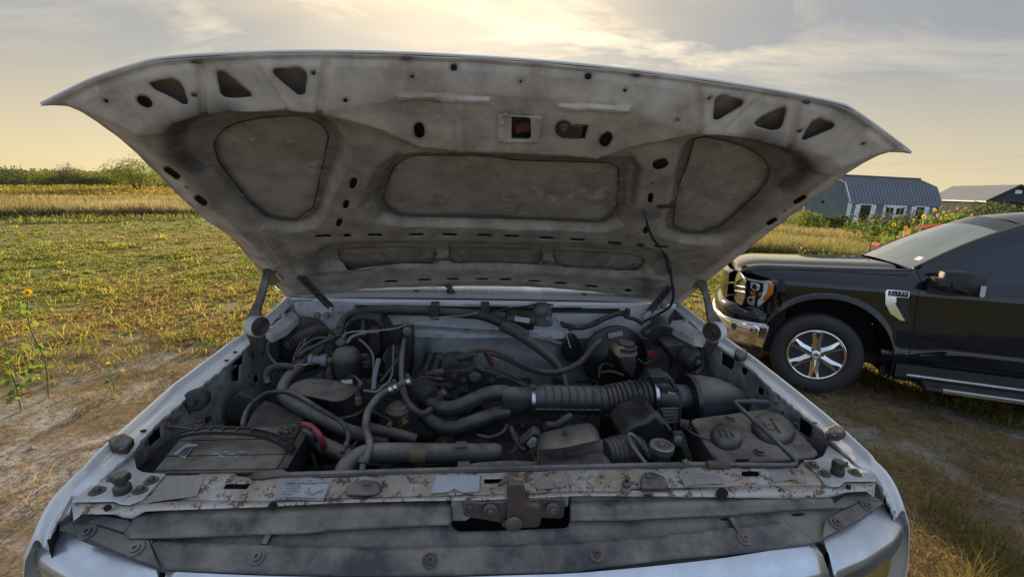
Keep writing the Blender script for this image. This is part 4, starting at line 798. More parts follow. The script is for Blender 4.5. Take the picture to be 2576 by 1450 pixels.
# ================================================================== ENGINE BAY
def tp(s, L, default=None):
    """traced centre line: (x, y, Y) on survey sheet s"""
    return [ony(*D(s, *p[:2]), p[2]) for p in L]
def hose(name, s, L, r, m, par=truck, n=10, sub=5): return MB().tube(tp(s, L), r, n, sub=sub).build(name, m, par, smooth=60)
# engine block, frame rails: dark greasy metal between the parts; floor pan added to keep the bay dark
MB().box((-.56, .50, -.50), (.56, .9, .06)).box((.48, .50, -.50), (.70, .9, .06)).box((-.06, .85, -.50), (.5, .22, .06)).build('bay_light_block', M['dark'], truck)
eb = MB().box((.06, .56, -.30), (.36, .52, .22)).box((.06, .30, -.33), (.30, .08, .20)).box((.20, .56, -.22), (.12, .46, .10), 0).box((-.08, .56, -.22), (.12, .46, .10)).box((.06, .62, -.16), (.22, .36, .10))
block = bevel(eb.build('engine_block', M['block'], truck), .012)
for i in range(46):                                    # castings, studs and brackets crowding the block
    x = RNG.uniform(-.25, .45); y = RNG.uniform(.22, .85); z = -.20 + RNG.uniform(-.06, .05)
    b = MB(); k = RNG.integers(0, 3)
    if k == 0: b.cyl((x, y, z), (x + RNG.uniform(-.05, .05), y + RNG.uniform(-.05, .05), z + .05), RNG.uniform(.008, .018), n=8)
    elif k == 1: b.box((x, y, z), tuple(RNG.uniform(.015, .055, 3)), RNG.uniform(0, 3))
    else: b.tube([(x, y, z), (x + .05, y + .03, z + .05), (x + RNG.uniform(-.14, .14), y + .1, z + RNG.uniform(-.02, .04))], .005, 6, sub=4)
    b.build('engine_casting', (M['block'], M['rustmetal'], M['rubber'])[i % 3], block)
for i in range(40):
    sd = -1 if i % 2 else 1; x = sd * RNG.uniform(.50, .80); y = RNG.uniform(.30, .92); z = RNG.uniform(-.42, -.20)
    if sd < 0: x += .0
    b = MB(); b.box((x, y, z), tuple(RNG.uniform(.03, .10, 3)), RNG.uniform(0, 3)); bevel(b.build('bay_bracket', (M['block'], M['rustmetal'], M['plastic'])[i % 3], truck), .004)
for i in range(16):
    x = RNG.uniform(-.75, .75); y = RNG.uniform(.35, .9)
    MB().tube([(x, y, -.25), (x + RNG.uniform(-.1, .1), y + .05, -.16), (x + RNG.uniform(-.2, .2), y - .05, -.2), (x + RNG.uniform(-.3, .3), y + .05, -.3)], RNG.uniform(.004, .010), 6, sub=5).build('loose_hose', M['rubber'] if i % 3 else M['greyhose'], truck)
# radiator and shroud behind the support
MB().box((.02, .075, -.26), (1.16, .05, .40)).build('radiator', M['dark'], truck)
ap = spline([onz(*D('Q2', *p), -.03) for p in [(780, 612), (900, 590), (1050, 560), (1250, 548), (1420, 552), (1560, 575)]], 5)
bq = [p + np.array([0, -.09, -.03]) for p in ap]; bq = [np.array([p[0], .045, -.035]) for p in ap]; cq = [p + np.array([0, .004, -.12]) for p in ap]
solid(MB().rings([bq, ap, cq], False, False).build('fan_shroud', M['greyhose'], truck), .003)
# battery -----------------------------------------------------------------
bz = -.015
BP = [onz(*D('Q1', *p), bz) for p in [(905, 632), (1828, 618), (2015, 300), (1160, 318)]]
bat = bevel(MB().prism(BP, (0, 0, -.19)).build('battery', M['plastic'], truck), .006)
def bl(u, v, dz=0): a = BP[0] + (BP[1] - BP[0]) * u; b = BP[3] + (BP[2] - BP[3]) * u; return a + (b - a) * v + np.array([0, 0, dz])
for v0, v1 in ((.02, .30), (.32, .66), (.68, .97)):
    bevel(MB().prism([bl(.02, v0, .0005), bl(.97, v0, .0005), bl(.97, v1, .0005), bl(.03, v1, .0005)], (0, 0, .003)).build('battery_cover', M['plastic'], bat), .001)
bevel(MB().prism([onz(*D('Q1', *p), bz + .005) for p in [(1060, 500), (1160, 422), (1242, 432), (1150, 530)]], (0, 0, .0006)).build('barcode_label', M['label'], bat), 0)
for i in range(9):
    a = (1085 + i * 9, 508 + i * 1.5); b = (1150 + i * 9, 452 - i * 1)
    MB().tube([onz(*D('Q1', *a), bz + .0062), onz(*D('Q1', *b), bz + .0062)], .0005 + .0003 * (i % 3), 4).build('barcode_bar', M['ink'], bat)
for i in range(7):
    x = 1370 + i * 38; y = 500 + 18 * math.sin(i * 2.1)
    pl_ = sorted([(RNG.uniform(-24, 24), RNG.uniform(-7, 7)) for _ in range(9)], key=lambda q_: math.atan2(q_[1] * 3, q_[0])); MB().prism([onz(*D('Q1', x + dx, y + dy), bz + .005) for dx, dy in pl_], (0, 0, .0005)).build('torn_label', M['label'], bat)
st_ = [(835, 600, .03, -.035), (900, 520, .10, -.01), (1010, 430, .16, .005), (1120, 365, .20, .012), (1290, 335, .235, .018), (1450, 335, .24, .022), (1620, 345, .235, .02), (1780, 385, .20, .012), (1880, 440, .16, .004), (1935, 490, .12, -.02)]
Sp = spline([onz(*D('Q1', x, y), z + .012) for x, y, Y, z in st_], 5); R = []
for i, p in enumerate(Sp):
    w = .013; R.append([p + np.array([0, -w, -.004]), p + np.array([0, w, -.004]), p + np.array([0, w, .006]), p + np.array([0, w - .003, .006]), p + np.array([0, w - .003, .001]), p + np.array([0, -w + .003, .001]), p + np.array([0, -w + .003, .006]), p + np.array([0, -w, .006])])
strap = MB().rings(R).build('battery_strap', M['plastic_clean'], bat)
for i in range(18, 33, 3):
    p = Sp[i]; MB().box(p + np.array([0, 0, .003]), (.003, .024, .006)).build('strap_rib', M['plastic_clean'], strap)
MB().bar(bl(1.03, -.02, .004), bl(1.03, 1.02, .004), .020, .010).bar(bl(1.05, -.02, -.03), bl(1.05, 1.02, -.03), .008, .06).build('hold_down_rail', M['plastic_clean'], bat)
t = MB()
for x, y, r, z in ((1835, 330, 14, .02), (1870, 345, 18, .022), (1905, 320, 20, .026), (1945, 300, 16, .03), (1960, 280, 14, .034), (1880, 318, 12, .03)):
    c = onz(*D('Q1', x, y), z); q = pxr(r * .35, c); t.lathe(c, (0.1, 0.05, 1), [(q, -.012), (q, .004), (q * .5, .006), (q * .5, .012)], 10)
t.bar(onz(*D('Q1', 1830, 345), .018), onz(*D('Q1', 1990, 285), .026), .016, .012).build('battery_terminal', M['rustmetal'], bat)
MB().lathe(onz(*D('Q1', 1250, 300), .0), (0, 0, 1), [(.012, -.01), (.012, .006), (.007, .008), (.007, .016)], 12).build('battery_terminal', M['rustmetal'], bat)
MB().tube([onz(*D('Q1', x, y), z) for x, y, z in ((1985, 285, .030), (2030, 288, .032), (2080, 320, .025), (2120, 370, .01), (2145, 425, -.02), (2160, 470, -.06), (2170, 540, -.12))], .0065, 10, sub=5).build('red_battery_cable', M['red'], truck)
MB().tube([onz(*D('Q1', x, y), z) for x, y, z in ((2000, 330, .015), (2050, 360, .01), (2090, 410, -.02), (2120, 480, -.05), (2160, 560, -.12))], .007, 10, sub=5).build('battery_cable', M['rubber'], truck)
MB().tube([onz(*D('Q1', x, y), z) for x, y, z in ((800, 420, -.02), (880, 350, 0), (960, 318, .005), (1060, 305, .005), (1180, 318, 0), (1250, 312, -.01))], .004, 8, sub=5).build('ground_cable', M['rubber'], truck)
MB().tube([onz(*D('Q1', x, y), z) for x, y, z in ((1010, 300, -.05), (1100, 240, -.06), (1180, 230, -.05), (1210, 240, -.05))], .006, 8, sub=5).build('ground_cable', M['rubber'], truck)
# black box and steel bracket behind the battery
zt = -.03
P = [onz(*D('Z5', *p), zt) for p in [(365, 1320), (470, 1120), (620, 965), (690, 965), (1200, 1180), (1195, 1230), (1150, 1320)]]
relay = bevel(MB().prism(P, (0, 0, -.16)).build('relay_box', M['plastic_clean'], truck), .008)
sc = tp('Z5', [(50, 150, .0)]) if False else None
ac = MB().lathe(ony(*D('Q1', 1255, 95), .33), (.1, -1, .2), [(.030, 0), (.032, .03), (.026, .036), (.010, .038), (.009, .055)], 20)
ac.build('starter_relay', M['block'], truck)
bevel(MB().prism([ony(*D('Q1', *p), .36) for p in [(1110, 110), (1240, 160), (1310, 280), (1250, 300), (1080, 200)]], (0, .03, 0)).build('tray_bracket', M['plastic'], truck), .005)
bevel(MB().prism([ony(*D('Q1', *p), .42) for p in [(1440, 130), (1530, 60), (1650, 100), (1720, 210), (1560, 290), (1420, 250)]], (0, .06, 0)).build('fender_brace_panel', M['block'], truck), .008)
# ribbed dark bellows round the reservoir ---------------------------------
def cor(name, s, L, r0, m, rings_, amp, par=truck, n=24, sub=40, prof='round'):
    P = np.array(tp(s, L)); Q, rr = spline(P, sub, np.array([r0] * len(P)) if np.isscalar(r0) else r0)
    t = np.linspace(0, 1, len(Q)); ph = np.abs(np.sin(t * np.pi * rings_))
    rr = rr * (1 - amp + amp * (ph ** .7 if prof == 'round' else (ph > .92) * 1.0 + 0))
    return MB().tube(Q, rr, n).build(name, m, par, smooth=80)
hose_c = cor('corrugated_loom', 'Z5', [(340, 1330, .20), (355, 1230, .24), (400, 1110, .30), (500, 990, .36), (640, 890, .40), (800, 858, .40), (960, 862, .38), (1120, 930, .34), (1300, 1040, .30), (1480, 1150, .26), (1640, 1240, .22), (1730, 1340, .20), (1765, 1450, .18), (1740, 1560, .16), (1680, 1680, .13)], .0075, M['rubber'], 110, .18, n=10)
hose('heater_hose', 'Z5', [(1560, 130, .72), (1400, 290, .68), (1200, 450, .60), (1000, 620, .52), (900, 760, .46), (880, 880, .42), (950, 980, .38), (1100, 1060, .34), (1400, 1220, .30), (1700, 1360, .27), (2000, 1450, .26), (2300, 1520, .26)], .0195, M['greyhose'], n=14)
hose('lower_hose', 'Z6', [(-100, 1330, .24), (150, 1385, .25), (400, 1440, .26), (600, 1500, .26)], .016, M['rubber'], n=12)
hose('coolant_pipe', 'R6', [(600, 715, .24), (750, 800, .21), (900, 870, .19), (1010, 930, .17)], .022, M['plastic'], n=12)
# vacuum reservoir dome (black, dusty top)
T = spline([onz(*D('Z5', *p), .02) for p in [(955, 830), (985, 770), (1150, 695), (1350, 682), (1700, 728), (1860, 775), (1900, 815), (1800, 915), (1700, 970), (1580, 988), (1400, 955), (1150, 905), (985, 885), (955, 830)]], 4)[:-1]
cT = T.mean(0)
Bm = [onz(*D('Z5', *p), -.055) for p in [(1010, 960), (1060, 880), (1300, 860), (1550, 900), (1800, 960), (1950, 980), (1995, 1040), (1930, 1110), (1800, 1170), (1600, 1195), (1420, 1150), (1200, 1060), (1060, 1000), (1010, 960)]]
Bm = spline(Bm, 4)[:-1]; 
dm = MB(); cB = Bm.mean(0)
dm.rings([[cT + (p - cT) * .05 + np.array([0, 0, .006]) for p in T], [cT + (p - cT) * .7 + np.array([0, 0, .006]) for p in T], [cT + (p - cT) * .95 + np.array([0, 0, .003]) for p in T], T, [p * .5 + b * .5 + np.array([0, 0, .01]) for p, b in zip(T, Bm)], Bm,
          [cB + (b - cB) * 1.04 + np.array([0, 0, -.004]) for b in Bm], [cB + (b - cB) * 1.04 + np.array([0, 0, -.010]) for b in Bm], [cB + (b - cB) * .96 + np.array([0, 0, -.014]) for b in Bm], [cB + (b - cB) * .85 + np.array([0, 0, -.10]) for b in Bm]])
dome = dm.build('vacuum_reservoir', M['plastic'], truck, smooth=40)
hose('sensor_elbow', 'Z5', [(1880, 890, .33), (1905, 820, .33), (1930, 750, .33), (1900, 700, .36), (1850, 655, .40), (1790, 650, .42), (1690, 720, .45)], [.008, .008, .008, .004, .0022, .0022, .002], M['greyloom'])
MB().lathe(ony(*D('Z5', 1895, 905), .33), (0, -.1, 1), [(.010, -.03), (.010, -.008), (.0065, -.006), (.0065, .010)], 12).build('brass_fitting', M['tape'], dome)
MB().prism(tp('Z5', [(1660, 705, .44), (1815, 690, .44), (1815, 752, .44), (1700, 742, .44)]), (0, .002, 0)).build('tag_plate', M['label'], dome)
# dryer canister
cc = ony(*D('Z5', 1735, 330), .55); q = pxr(187 * .18654, cc)
MB().lathe(cc + np.array([0, 0, -.30]), (0, 0, 1), [(q * .9, 0), (q * .98, .06), (q * .98, .125), (q * 1.05, .13), (q * 1.05, .145), (q * .98, .15), (q * .94, .262), (q * 1.02, .268), (q * 1.02, .280), (q * .93, .298), (q * .7, .312), (q * .05, .318)], 36).build('accumulator_canister', M['plastic'], truck)
a = MB().cyl(*tp('Z5', [(1545, 432, .55), (1480, 432, .55)]), .012, n=12); a.build('brass_nut', M['tape'], truck)
MB().cyl(*tp('Z5', [(1480, 430, .55), (1400, 432, .55)]), .021, n=14).cyl(*tp('Z5', [(1405, 430, .55), (1290, 425, .55)]), .015, n=12).cyl(*tp('Z5', [(1290, 425, .55), (1240, 425, .55)]), .019, n=12).build('pressure_switch', M['palehose'], truck)
hose('accumulator_line', 'Z5', [(1920, 390, .56), (2010, 385, .58), (2020, 480, .58)], .011, M['rustmetal'])
MB().cyl(*tp('Z5', [(2005, 450, .57), (2010, 520, .57)]), .016, n=12).build('service_cap', M['rubber'], truck)
hose('switch_lead', 'Z5', [(1245, 450, .54), (1200, 490, .54), (1120, 490, .55), (1050, 450, .58), (1020, 410, .6)], .003, M['wire'])
MB().tube(tp('Z5', [(1300, 820, .45), (1480, 560, .62), (1520, 200, .66)]), .020, 10).build('frame_stay', M['block'], truck)
hose('standing_pipe', 'Z5', [(1500, 660, .5), (1520, 500, .6), (1530, 330, .62)], .012, M['rubber'])
# blower motor and heater case on the firewall
bc = ony(*D('R4', 560, 960), .85); q = pxr(210 * .31086, bc)
bm = MB().lathe(bc + np.array([0, .08, 0]), (.10, -1, .25), [(q * 1.0, 0), (q * 1.08, .04), (q * 1.08, .06), (q * .95, .075), (q * .6, .10), (q * .55, .15), (q * .3, .165), (q * .02, .17)], 40).build('blower_motor', M['plastic'], truck)
for i in range(10):
    a_ = -2.2 + i * .12; MB().box(bc + np.array([math.cos(a_ + 1.2) * q * .78, -.03, math.sin(a_ + 1.2) * q * .78]), (.006, .05, .006), 0).build('motor_fin', M['plastic'], bm)
cor('blower_duct', 'R4', [(470, 960, .74), (560, 880, .76), (680, 830, .80), (770, 830, .84)], .030, M['rubber'], 14, .12, n=16)
def vbox(name, s, L, Y, t, m, par=truck, bv=.008): return bevel(MB().prism(tp(s, [(x, y, Y) for x, y in L]), (0, t, 0)).build(name, m, par), bv)
hc = vbox('heater_case', 'R4', [(930, 800), (960, 720), (1060, 700), (1200, 720), (1240, 790), (1300, 880), (1460, 830), (1460, 1180), (1200, 1230), (950, 1150)], .80, .14, M['plastic'])
vbox('case_lid', 'R4', [(1110, 800), (1200, 800), (1210, 930), (1215, 1010), (1140, 1020), (1120, 930)], .75, .06, M['plastic'], hc)
vbox('case_rib', 'R4', [(1070, 700), (1100, 860), (1040, 850)], .76, .05, M['alu'], hc, .003)
P = [ony(*D('R4', *p), .78) for p in [(945, 800), (990, 725), (1070, 705), (1170, 715), (1225, 770), (1230, 800)]]; MB().tube(P, .009, 8, sub=5).build('case_flange', M['rubber'], hc)
vbox('vacuum_motor', 'R4', [(1250, 800), (1380, 780), (1400, 830), (1370, 920), (1330, 930), (1290, 880)], .74, .05, M['plastic_clean'], hc)
vbox('fitting_block', 'R4', [(1405, 790), (1470, 790), (1470, 835), (1420, 850)], .74, .05, M['rustmetal'], hc, .004)
c = ony(*D('R4', 1430, 812), .735); MB().lathe(c, (0, -1, 0), [(.017, 0), (.017, .006), (.009, .007), (.008, .014)], 14).build('fitting_bolt', M['metal'], hc)
vbox('lower_case', 'R4', [(1230, 1000), (1330, 960), (1400, 1000), (1440, 1200), (1250, 1200)], .70, .12, M['block'])
# thin lines and vacuum tubes in front of the heater case
for nm, L, r, m in (('vacuum_tube', [(1200, 1040, .50), (1180, 1120, .47), (1165, 1200, .45), (1160, 1290, .42)], .0085, 'palehose'), ('vacuum_tube', [(1410, 880, .62), (1395, 960, .58), (1385, 1060, .52), (1385, 1180, .46), (1400, 1290, .42), (1440, 1400, .38), (1480, 1440, .36)], .0095, 'greyhose'),
                    ('thin_line', [(1320, 930, .70), (1315, 1050, .60), (1310, 1150, .5), (1280, 1220, .45), (1230, 1260, .42), (1180, 1300, .4), (1080, 1290, .38)], .0035, 'wire'), ('thin_line', [(1370, 1020, .60), (1290, 1130, .54), (1210, 1230, .48)], .006, 'greyloom'),
                    ('thin_line', [(1100, 1230, .46), (1180, 1170, .5), (1250, 1175, .52), (1240, 1210, .5)], .003, 'greyloom'), ('thin_line', [(1110, 1210, .45), (1140, 1240, .45), (1200, 1260, .45), (1300, 1240, .46)], .006, 'rustmetal'),
                    ('thin_line', [(1040, 880, .62), (1100, 930, .6), (1150, 1000, .56), (1160, 1100, .52), (1160, 1180, .48)], .0055, 'greyhose'), ('thin_line', [(1275, 960, .68), (1240, 1020, .64), (1250, 1060, .6)], .003, 'rubber'),
                    ('vapour_line', [(940, 910, .60), (980, 860, .62), (1030, 840, .64), (1100, 820, .66), (1200, 815, .68)], .006, 'tan'), ('speaker_wire', [(900, 870, .60), (930, 835, .62), (1000, 815, .64), (1150, 810, .66), (1300, 795, .68), (1400, 770, .72), (1500, 730, .80), (1700, 700, .84), (1900, 685, .84), (2000, 660, .85)], .0028, 'wire'),
                    ('thin_line', [(1010, 590, .92), (985, 680, .88), (930, 750, .78), (830, 800, .66), (795, 850, .62), (820, 890, .6), (850, 900, .6)], .0022, 'greyloom'),
                    ('thin_line', [(600, 990, .60), (560, 1040, .58), (470, 1090, .56), (380, 1080, .56), (320, 1020, .58), (300, 950, .60), (330, 890, .64), (440, 820, .72)], .0045, 'greyhose'),
                    ('thin_line', [(500, 1100, .52), (400, 1095, .50), (320, 1120, .48), (290, 1180, .46), (310, 1240, .44)], .0115, 'greyloom'),
                    ('wiring_branch', [(850, 865, .62), (780, 890, .62), (680, 940, .60), (600, 975, .58), (545, 1020, .56)], .0085, 'greyloom'), ('wiring_branch', [(830, 880, .64), (700, 870, .62), (600, 930, .60), (530, 1010, .56)], .0065, 'greyloom'),
                    ('wiring_branch', [(590, 880, .66), (560, 930, .62), (530, 990, .58), (510, 1060, .55)], .0045, 'rubber'), ('wiring_branch', [(610, 870, .66), (580, 950, .6), (545, 1020, .56)], .003, 'wire'), ('wiring_branch', [(640, 860, .68), (600, 900, .64), (560, 990, .58)], .004, 'greyloom')):
    hose(nm, 'R4', L, r, M[m], n=8)
vbox('connector_block', 'R4', [(845, 905), (890, 870), (930, 905), (900, 935), (855, 930)], .585, .03, M['alu'], truck, .003)
# pale fuel hose and its clamps
hose('fuel_hose', 'Z6', [(540, 715, .34), (430, 745, .335), (340, 790, .33), (230, 835, .32), (120, 910, .30), (30, 1010, .27), (-40, 1130, .23), (-70, 1260, .20), (-70, 1380, .185), (-25, 1520, .165), (-20, 1620, .14), (-60, 1730, .11), (-80, 1800, .10)], .0108, M['greyhose'], n=12)
for s, a, b, w in (('R6', (1092, 905, .115), (1076, 955, .102), .0150), ('R6', (1072, 960, .10), (1066, 1010, .085), .008)): MB().cyl(*tp(s, [a, b]), w, n=14).build('hose_end', M['alu'], truck)
for x, y, Y in ((510, 720, .338), (330, 795, .328), (270, 825, .322)):
    c = ony(*D('Z6', x, y), Y); ax = np.array([.9, 0, .35]); MB().lathe(c - ax * .005, ax, [(.0128, 0), (.0142, .001), (.0142, .011), (.0128, .012)], 16).box(c + np.array([-.004, -.004, .020]), (.010, .008, .014), .3).build('hose_clamp', M['clamp'], truck)
hose('throttle_cable', 'Z6', [(560, 710, .36), (640, 680, .40), (740, 660, .44), (860, 680, .46), (980, 690, .46)], .004, M['rubber'])
# intake plenum with cast ribs, cable bracket, spring
z0 = .0
P = [onz(*D('Z6', *p), -.02) for p in [(620, 700), (700, 480), (760, 330), (860, 310), (960, 310), (1000, 360), (920, 470), (900, 560), (780, 620), (760, 700)]]
pl = bevel(MB().prism(P, (0, 0, -.12)).build('intake_plenum', M['plastic'], truck), .01)
for i in range(11):
    for x0 in (745, 860):
        y = 345 + i * 32; xx = x0 - i * 10 + (0 if i < 5 else -10)
        c = onz(*D('Z6', xx, y), -.018); bevel(MB().box(c, (.007, .022, .004), .3).build('plenum_slot', M['dark'], pl), .001)
hose('plenum_runner', 'Z6', [(930, 430, .80), (1100, 425, .78), (1250, 420, .76), (1350, 440, .74)], .018, M['alu'], n=12)
dsh = spline([ony(*D('Z6', *p), .72) for p in [(930, 560), (950, 490), (1030, 445), (1180, 440), (1290, 465), (1350, 490), (1200, 495), (1080, 500), (1000, 540)]], 3)
bevel(MB().prism(dsh, (0, .10, 0)).build('plenum_cover', M['alu'], truck), .008)
vbox('throttle_body', 'Z6', [(560, 780), (680, 760), (800, 820), (880, 850), (900, 960), (830, 1050), (700, 1000), (580, 1010)], .50, .14, M['block'])
c = ony(*D('Z6', 770, 900), .48); MB().lathe(c, (.5, -.6, -.2), [(.040, -.06), (.040, 0), (.036, .006), (.034, .02)], 24).build('throttle_bore', M['block'], truck)
vbox('cable_bracket', 'Z6', [(740, 730), (860, 735), (880, 755), (1060, 745), (1080, 720), (1080, 760), (1010, 775), (1000, 840), (940, 850), (930, 780), (760, 765)], .49, .006, M['block'], truck, .003)
vbox('cable_bracket', 'Z6', [(730, 705), (960, 715), (1000, 680), (1250, 660), (1330, 620), (1380, 580), (1480, 610), (1490, 700), (1380, 720), (1300, 760), (1100, 770), (900, 740)], .60, .03, M['block'], truck, .006)
vbox('sensor_body', 'Z6', [(1310, 640), (1400, 600), (1480, 640), (1490, 700), (1430, 740), (1330, 730)], .585, .02, M['palehose'] if False else M['alu'], truck, .006)
vbox('manifold_flange', 'Z6', [(1310, 700), (1660, 680), (1700, 740), (1600, 780), (1500, 830), (1330, 860), (1300, 780)], .62, .08, M['block'], truck, .006)
for x, y in ((900, 660), (1630, 710), (650, 830), (690, 930), (1240, 700), (1120, 640)):
    c = ony(*D('Z6', x, y), .565); MB().lathe(c, (0, -1, .3), [(.012, -.02), (.012, .002), (.007, .003), (.007, .012)], 10).build('cap_bolt', M['block'], truck)
cor('return_spring', 'Z6', [(990, 595, .57), (1100, 585, .575), (1300, 572, .58)],   .011, M['rustmetal'], 34, .35, n=10)
MB().cyl(*tp('Z6', [(735, 612, .56), (830, 605, .56)]), .010, n=10).build('cable_ferrule', M['rustmetal'], truck)
MB().cyl(*tp('Z6', [(830, 603, .565), (985, 588, .565)]), .0125, n=10).build('cable_sleeve', M['greyhose'], truck)
for L in ([(1410, 530, .60), (1600, 535, .62), (1750, 580, .60), (1900, 650, .56), (2050, 740, .50), (2130, 790, .46)], [(1440, 545, .60), (1620, 575, .60), (1800, 640, .56), (1950, 720, .50), (2100, 790, .46)], [(1480, 570, .6), (1650, 610, .58), (1850, 690, .54), (2050, 780, .47)]):
    hose('control_cable', 'Z6', L, .0045, M['greyloom'], n=8)
# EGR valve and its pipe
c = ony(*D('Z6', 365, 960), .36); MB().lathe(c + np.array([0, 0, -.03]), (0, -.1, 1), [(.010, -.12), (.012, -.02), (.036, -.013), (.040, -.002), (.031, .004), (.028, .009), (.014, .012), (.012, .016), (.004, .016)], 28).build('egr_valve', M['rustmetal'], truck)
hose('egr_pipe', 'Z6', [(355, 1010, .37), (350, 1120, .38), (340, 1200, .39), (335, 1340, .40)], .012, M['rustmetal'], n=12)
hose('egr_hose', 'Z6', [(410, 820, .40), (450, 920, .38), (520, 1040, .36), (600, 1120, .35), (700, 1160, .36), (800, 1100, .40)], [.008, .009, .011, .0125, .012, .011], M['rubber'], n=10)
lf = MB()  # flakes stand in for sunlit ground seen through the bay
for i in range(26):
    x, y = (430, 1160) if i % 2 else (280, 1300); c = ony(*D('Z6', x + RNG.uniform(-30, 35), y + RNG.uniform(-40, 120) * (.6 if i % 2 == 0 else 1)), .47 + RNG.uniform(-.01, .02)); a_ = RNG.uniform(0, 3)
    s_ = .012; d1 = np.array([math.cos(a_), .3 * RNG.uniform(-1, 1), math.sin(a_)]) * s_; d2 = np.array([-math.sin(a_), .4, math.cos(a_)]) * s_ * .6
    lf.add([c - d1, c + d2, c + d1, c - d2], [(0, 1, 2, 3)])
tag(lf.build('sunlit_ground_leaves', M['leaf_sunlit'], None, 0, 'stuff'), 'bright tan leaves added low beside the engine in place of sunlit ground showing through', 'leaves')
# twin intake ducts --------------------------------------------------------
for L, nm in (([(790, 1010, .46), (860, 1040, .44), (960, 1075, .425), (1080, 1085, .42), (1230, 1035, .42), (1400, 960, .42), (1550, 900, .42), (1700, 872, .42), (1850, 885, .42)], 'intake_duct'),
              ([(700, 1165, .44), (800, 1250, .42), (930, 1325, .40), (1080, 1350, .39), (1250, 1315, .39), (1430, 1250, .39), (1600, 1190, .40), (1750, 1150, .40), (1850, 1130, .405)], 'intake_duct')):
    r = pxr(104 * .18654, ony(*D('Z6', 1300, 1000), .42)); P, rr = spline(tp('Z6', L), 14, [r * .82, r * .92, r * 1.02, r * 1.04, r * 1.0, r, r, r * 1.02, r * 1.05])
    t_ = np.linspace(0, 1, len(P)); rr = rr * (1 + .05 * np.exp(-((t_ - .06) / .012) ** 2) + .05 * np.exp(-((t_ - .10) / .012) ** 2) + .045 * (np.exp(-((t_ - .93) / .008) ** 2) + np.exp(-((t_ - .965) / .008) ** 2)))
    MB().tube(P, rr, 28).build(nm, M['plastic'], truck, smooth=70)
c0, c1 = tp('Z6', [(1840, 1000, .41), (2170, 945, .42)]); rr = pxr(190 * .18654, c0)
P = spline([c0 + np.array([-.02, 0, 0]), c0 * .6 + c1 * .4, c1, c1 + np.array([.02, 0, 0])], 8); T_ = np.linspace(0, 1, len(P)); R = []
for p, t in zip(P, T_):
    a = np.linspace(0, 2 * np.pi, 32, endpoint=False); k = np.clip(1 - t * 1.25, 0, 1); rz = rr * (.84 + .34 * k); ry = rr * (.80 - .18 * k)
    waist = 1 - .14 * k * np.abs(np.cos(a)) ** 6
    R.append(np.stack([p[0] + 0 * a, p[1] + ry * np.cos(a) * waist, p[2] + rz * np.sin(a)], 1))
MB().rings(R).build('intake_duct_junction', M['plastic'], truck, smooth=70)
c = ony(*D('Z6', 960, 885), .40); MB().lathe(c, (.5, -.2, .8), [(.012, -.02), (.012, .01), (.006, .012)], 8).box(c + np.array([.0, 0, .0]), (.028, .014, .014), .4).build('clamp_screw', M['rustmetal'], truck)
# big intake hose: flat-ribbed half then bellows half, clamps at both ends
Yi = .42
P = tp('R5', [(350, 1155, Yi), (520, 1155, Yi), (700, 1158, Yi), (930, 1163, Yi)]); r = pxr(112 * .31086, P[1])
Q, rr = spline(P, 60, [r, r, r * 1.0, r * 1.03]); xs = (Q[:, 0] - Q[0, 0]) / (Q[-1, 0] - Q[0, 0]); rib = np.zeros(len(Q))
for k in range(8): rib += np.exp(-((xs - (.19 + k * .108)) / .009) ** 2)
ih = MB().tube(Q, rr * (1 + .085 * rib), 40).build('intake_hose', M['plastic'], truck, smooth=60)
MB().tube([Q[12] + np.array([0, -r * .97, -.012]), Q[-10] + np.array([0, -r * .99, -.012])], .0024, 6).build('mould_line', M['alu'], ih)
P = tp('R5', [(925, 1163, Yi), (1050, 1150, Yi), (1180, 1130, Yi), (1320, 1118, Yi)]); Q, rr = spline(P, 60, [r * 1.04, r * 1.14, r * 1.18, r * 1.06]); t_ = np.linspace(0, 1, len(Q)); ph = np.abs(np.sin(t_ * np.pi * 10.0)) ** .55
MB().tube(Q, rr * (.86 + .14 * ph), 44).build('intake_bellows', M['rubber'], truck, smooth=80)
def band(s, x, y, Y, rpx, w, ax=(1, 0, .03), m='clamp'):
    c = ony(*D(s, x, y), Y); rr = pxr(rpx * SH[s][2], c); ax = np.array(ax); b = MB().lathe(c - ax * w / 2, ax, [(rr * .96, 0), (rr, .0005), (rr, w), (rr * .96, w + .0005)], 36); o = b.build('hose_clamp', M[m], truck)
    MB().box(c + np.array([0, -rr * .3, rr * .98]), (w * 1.1, .022, .012)).build('clamp_screw_housing', M['clamp'], o)
    for dz in (-.022, -.006): MB().box(c + np.array([0, -rr * .985, dz]), (w * .25, .006, .010)).build('clamp_slot', M['dark'], o)
band('R5', 368, 1155, Yi, 118, .012); band('R5', 1338, 1112, Yi, 132, .012)
MB().lathe(ony(*D('R5', 1352, 1110), Yi), (1, 0, .03), [(.040, 0), (.0500, .001), (.0500, .009), (.040, .010)], 36).build('hose_lip', M['rubber'], truck)
P = tp('R5', [(1365, 1118, Yi), (1470, 1128, Yi + .005), (1560, 1135, Yi + .01), (1620, 1140, Yi + .015)]); r = pxr(100 * .31086, P[0])
maf = MB().tube(P, [r, r * .98, r * 1.02, r * 1.05], 32).build('airflow_sensor', M['alu'], truck, smooth=60)
bevel(MB().prism([ony(*D('R5', *p), Yi - .03) for p in [(1325, 975), (1450, 965), (1530, 1080), (1520, 1105), (1425, 1100), (1390, 1060)]], (0, .05, .01)).build('sensor_module', M['plastic_clean'], maf), .004)
bevel(MB().prism([ony(*D('R5', *p), Yi - .045) for p in [(1400, 1045), (1490, 1045), (1525, 1090), (1500, 1108), (1420, 1095)]], (0, .03, .005)).build('sensor_plug', M['rubber'], maf), .003)
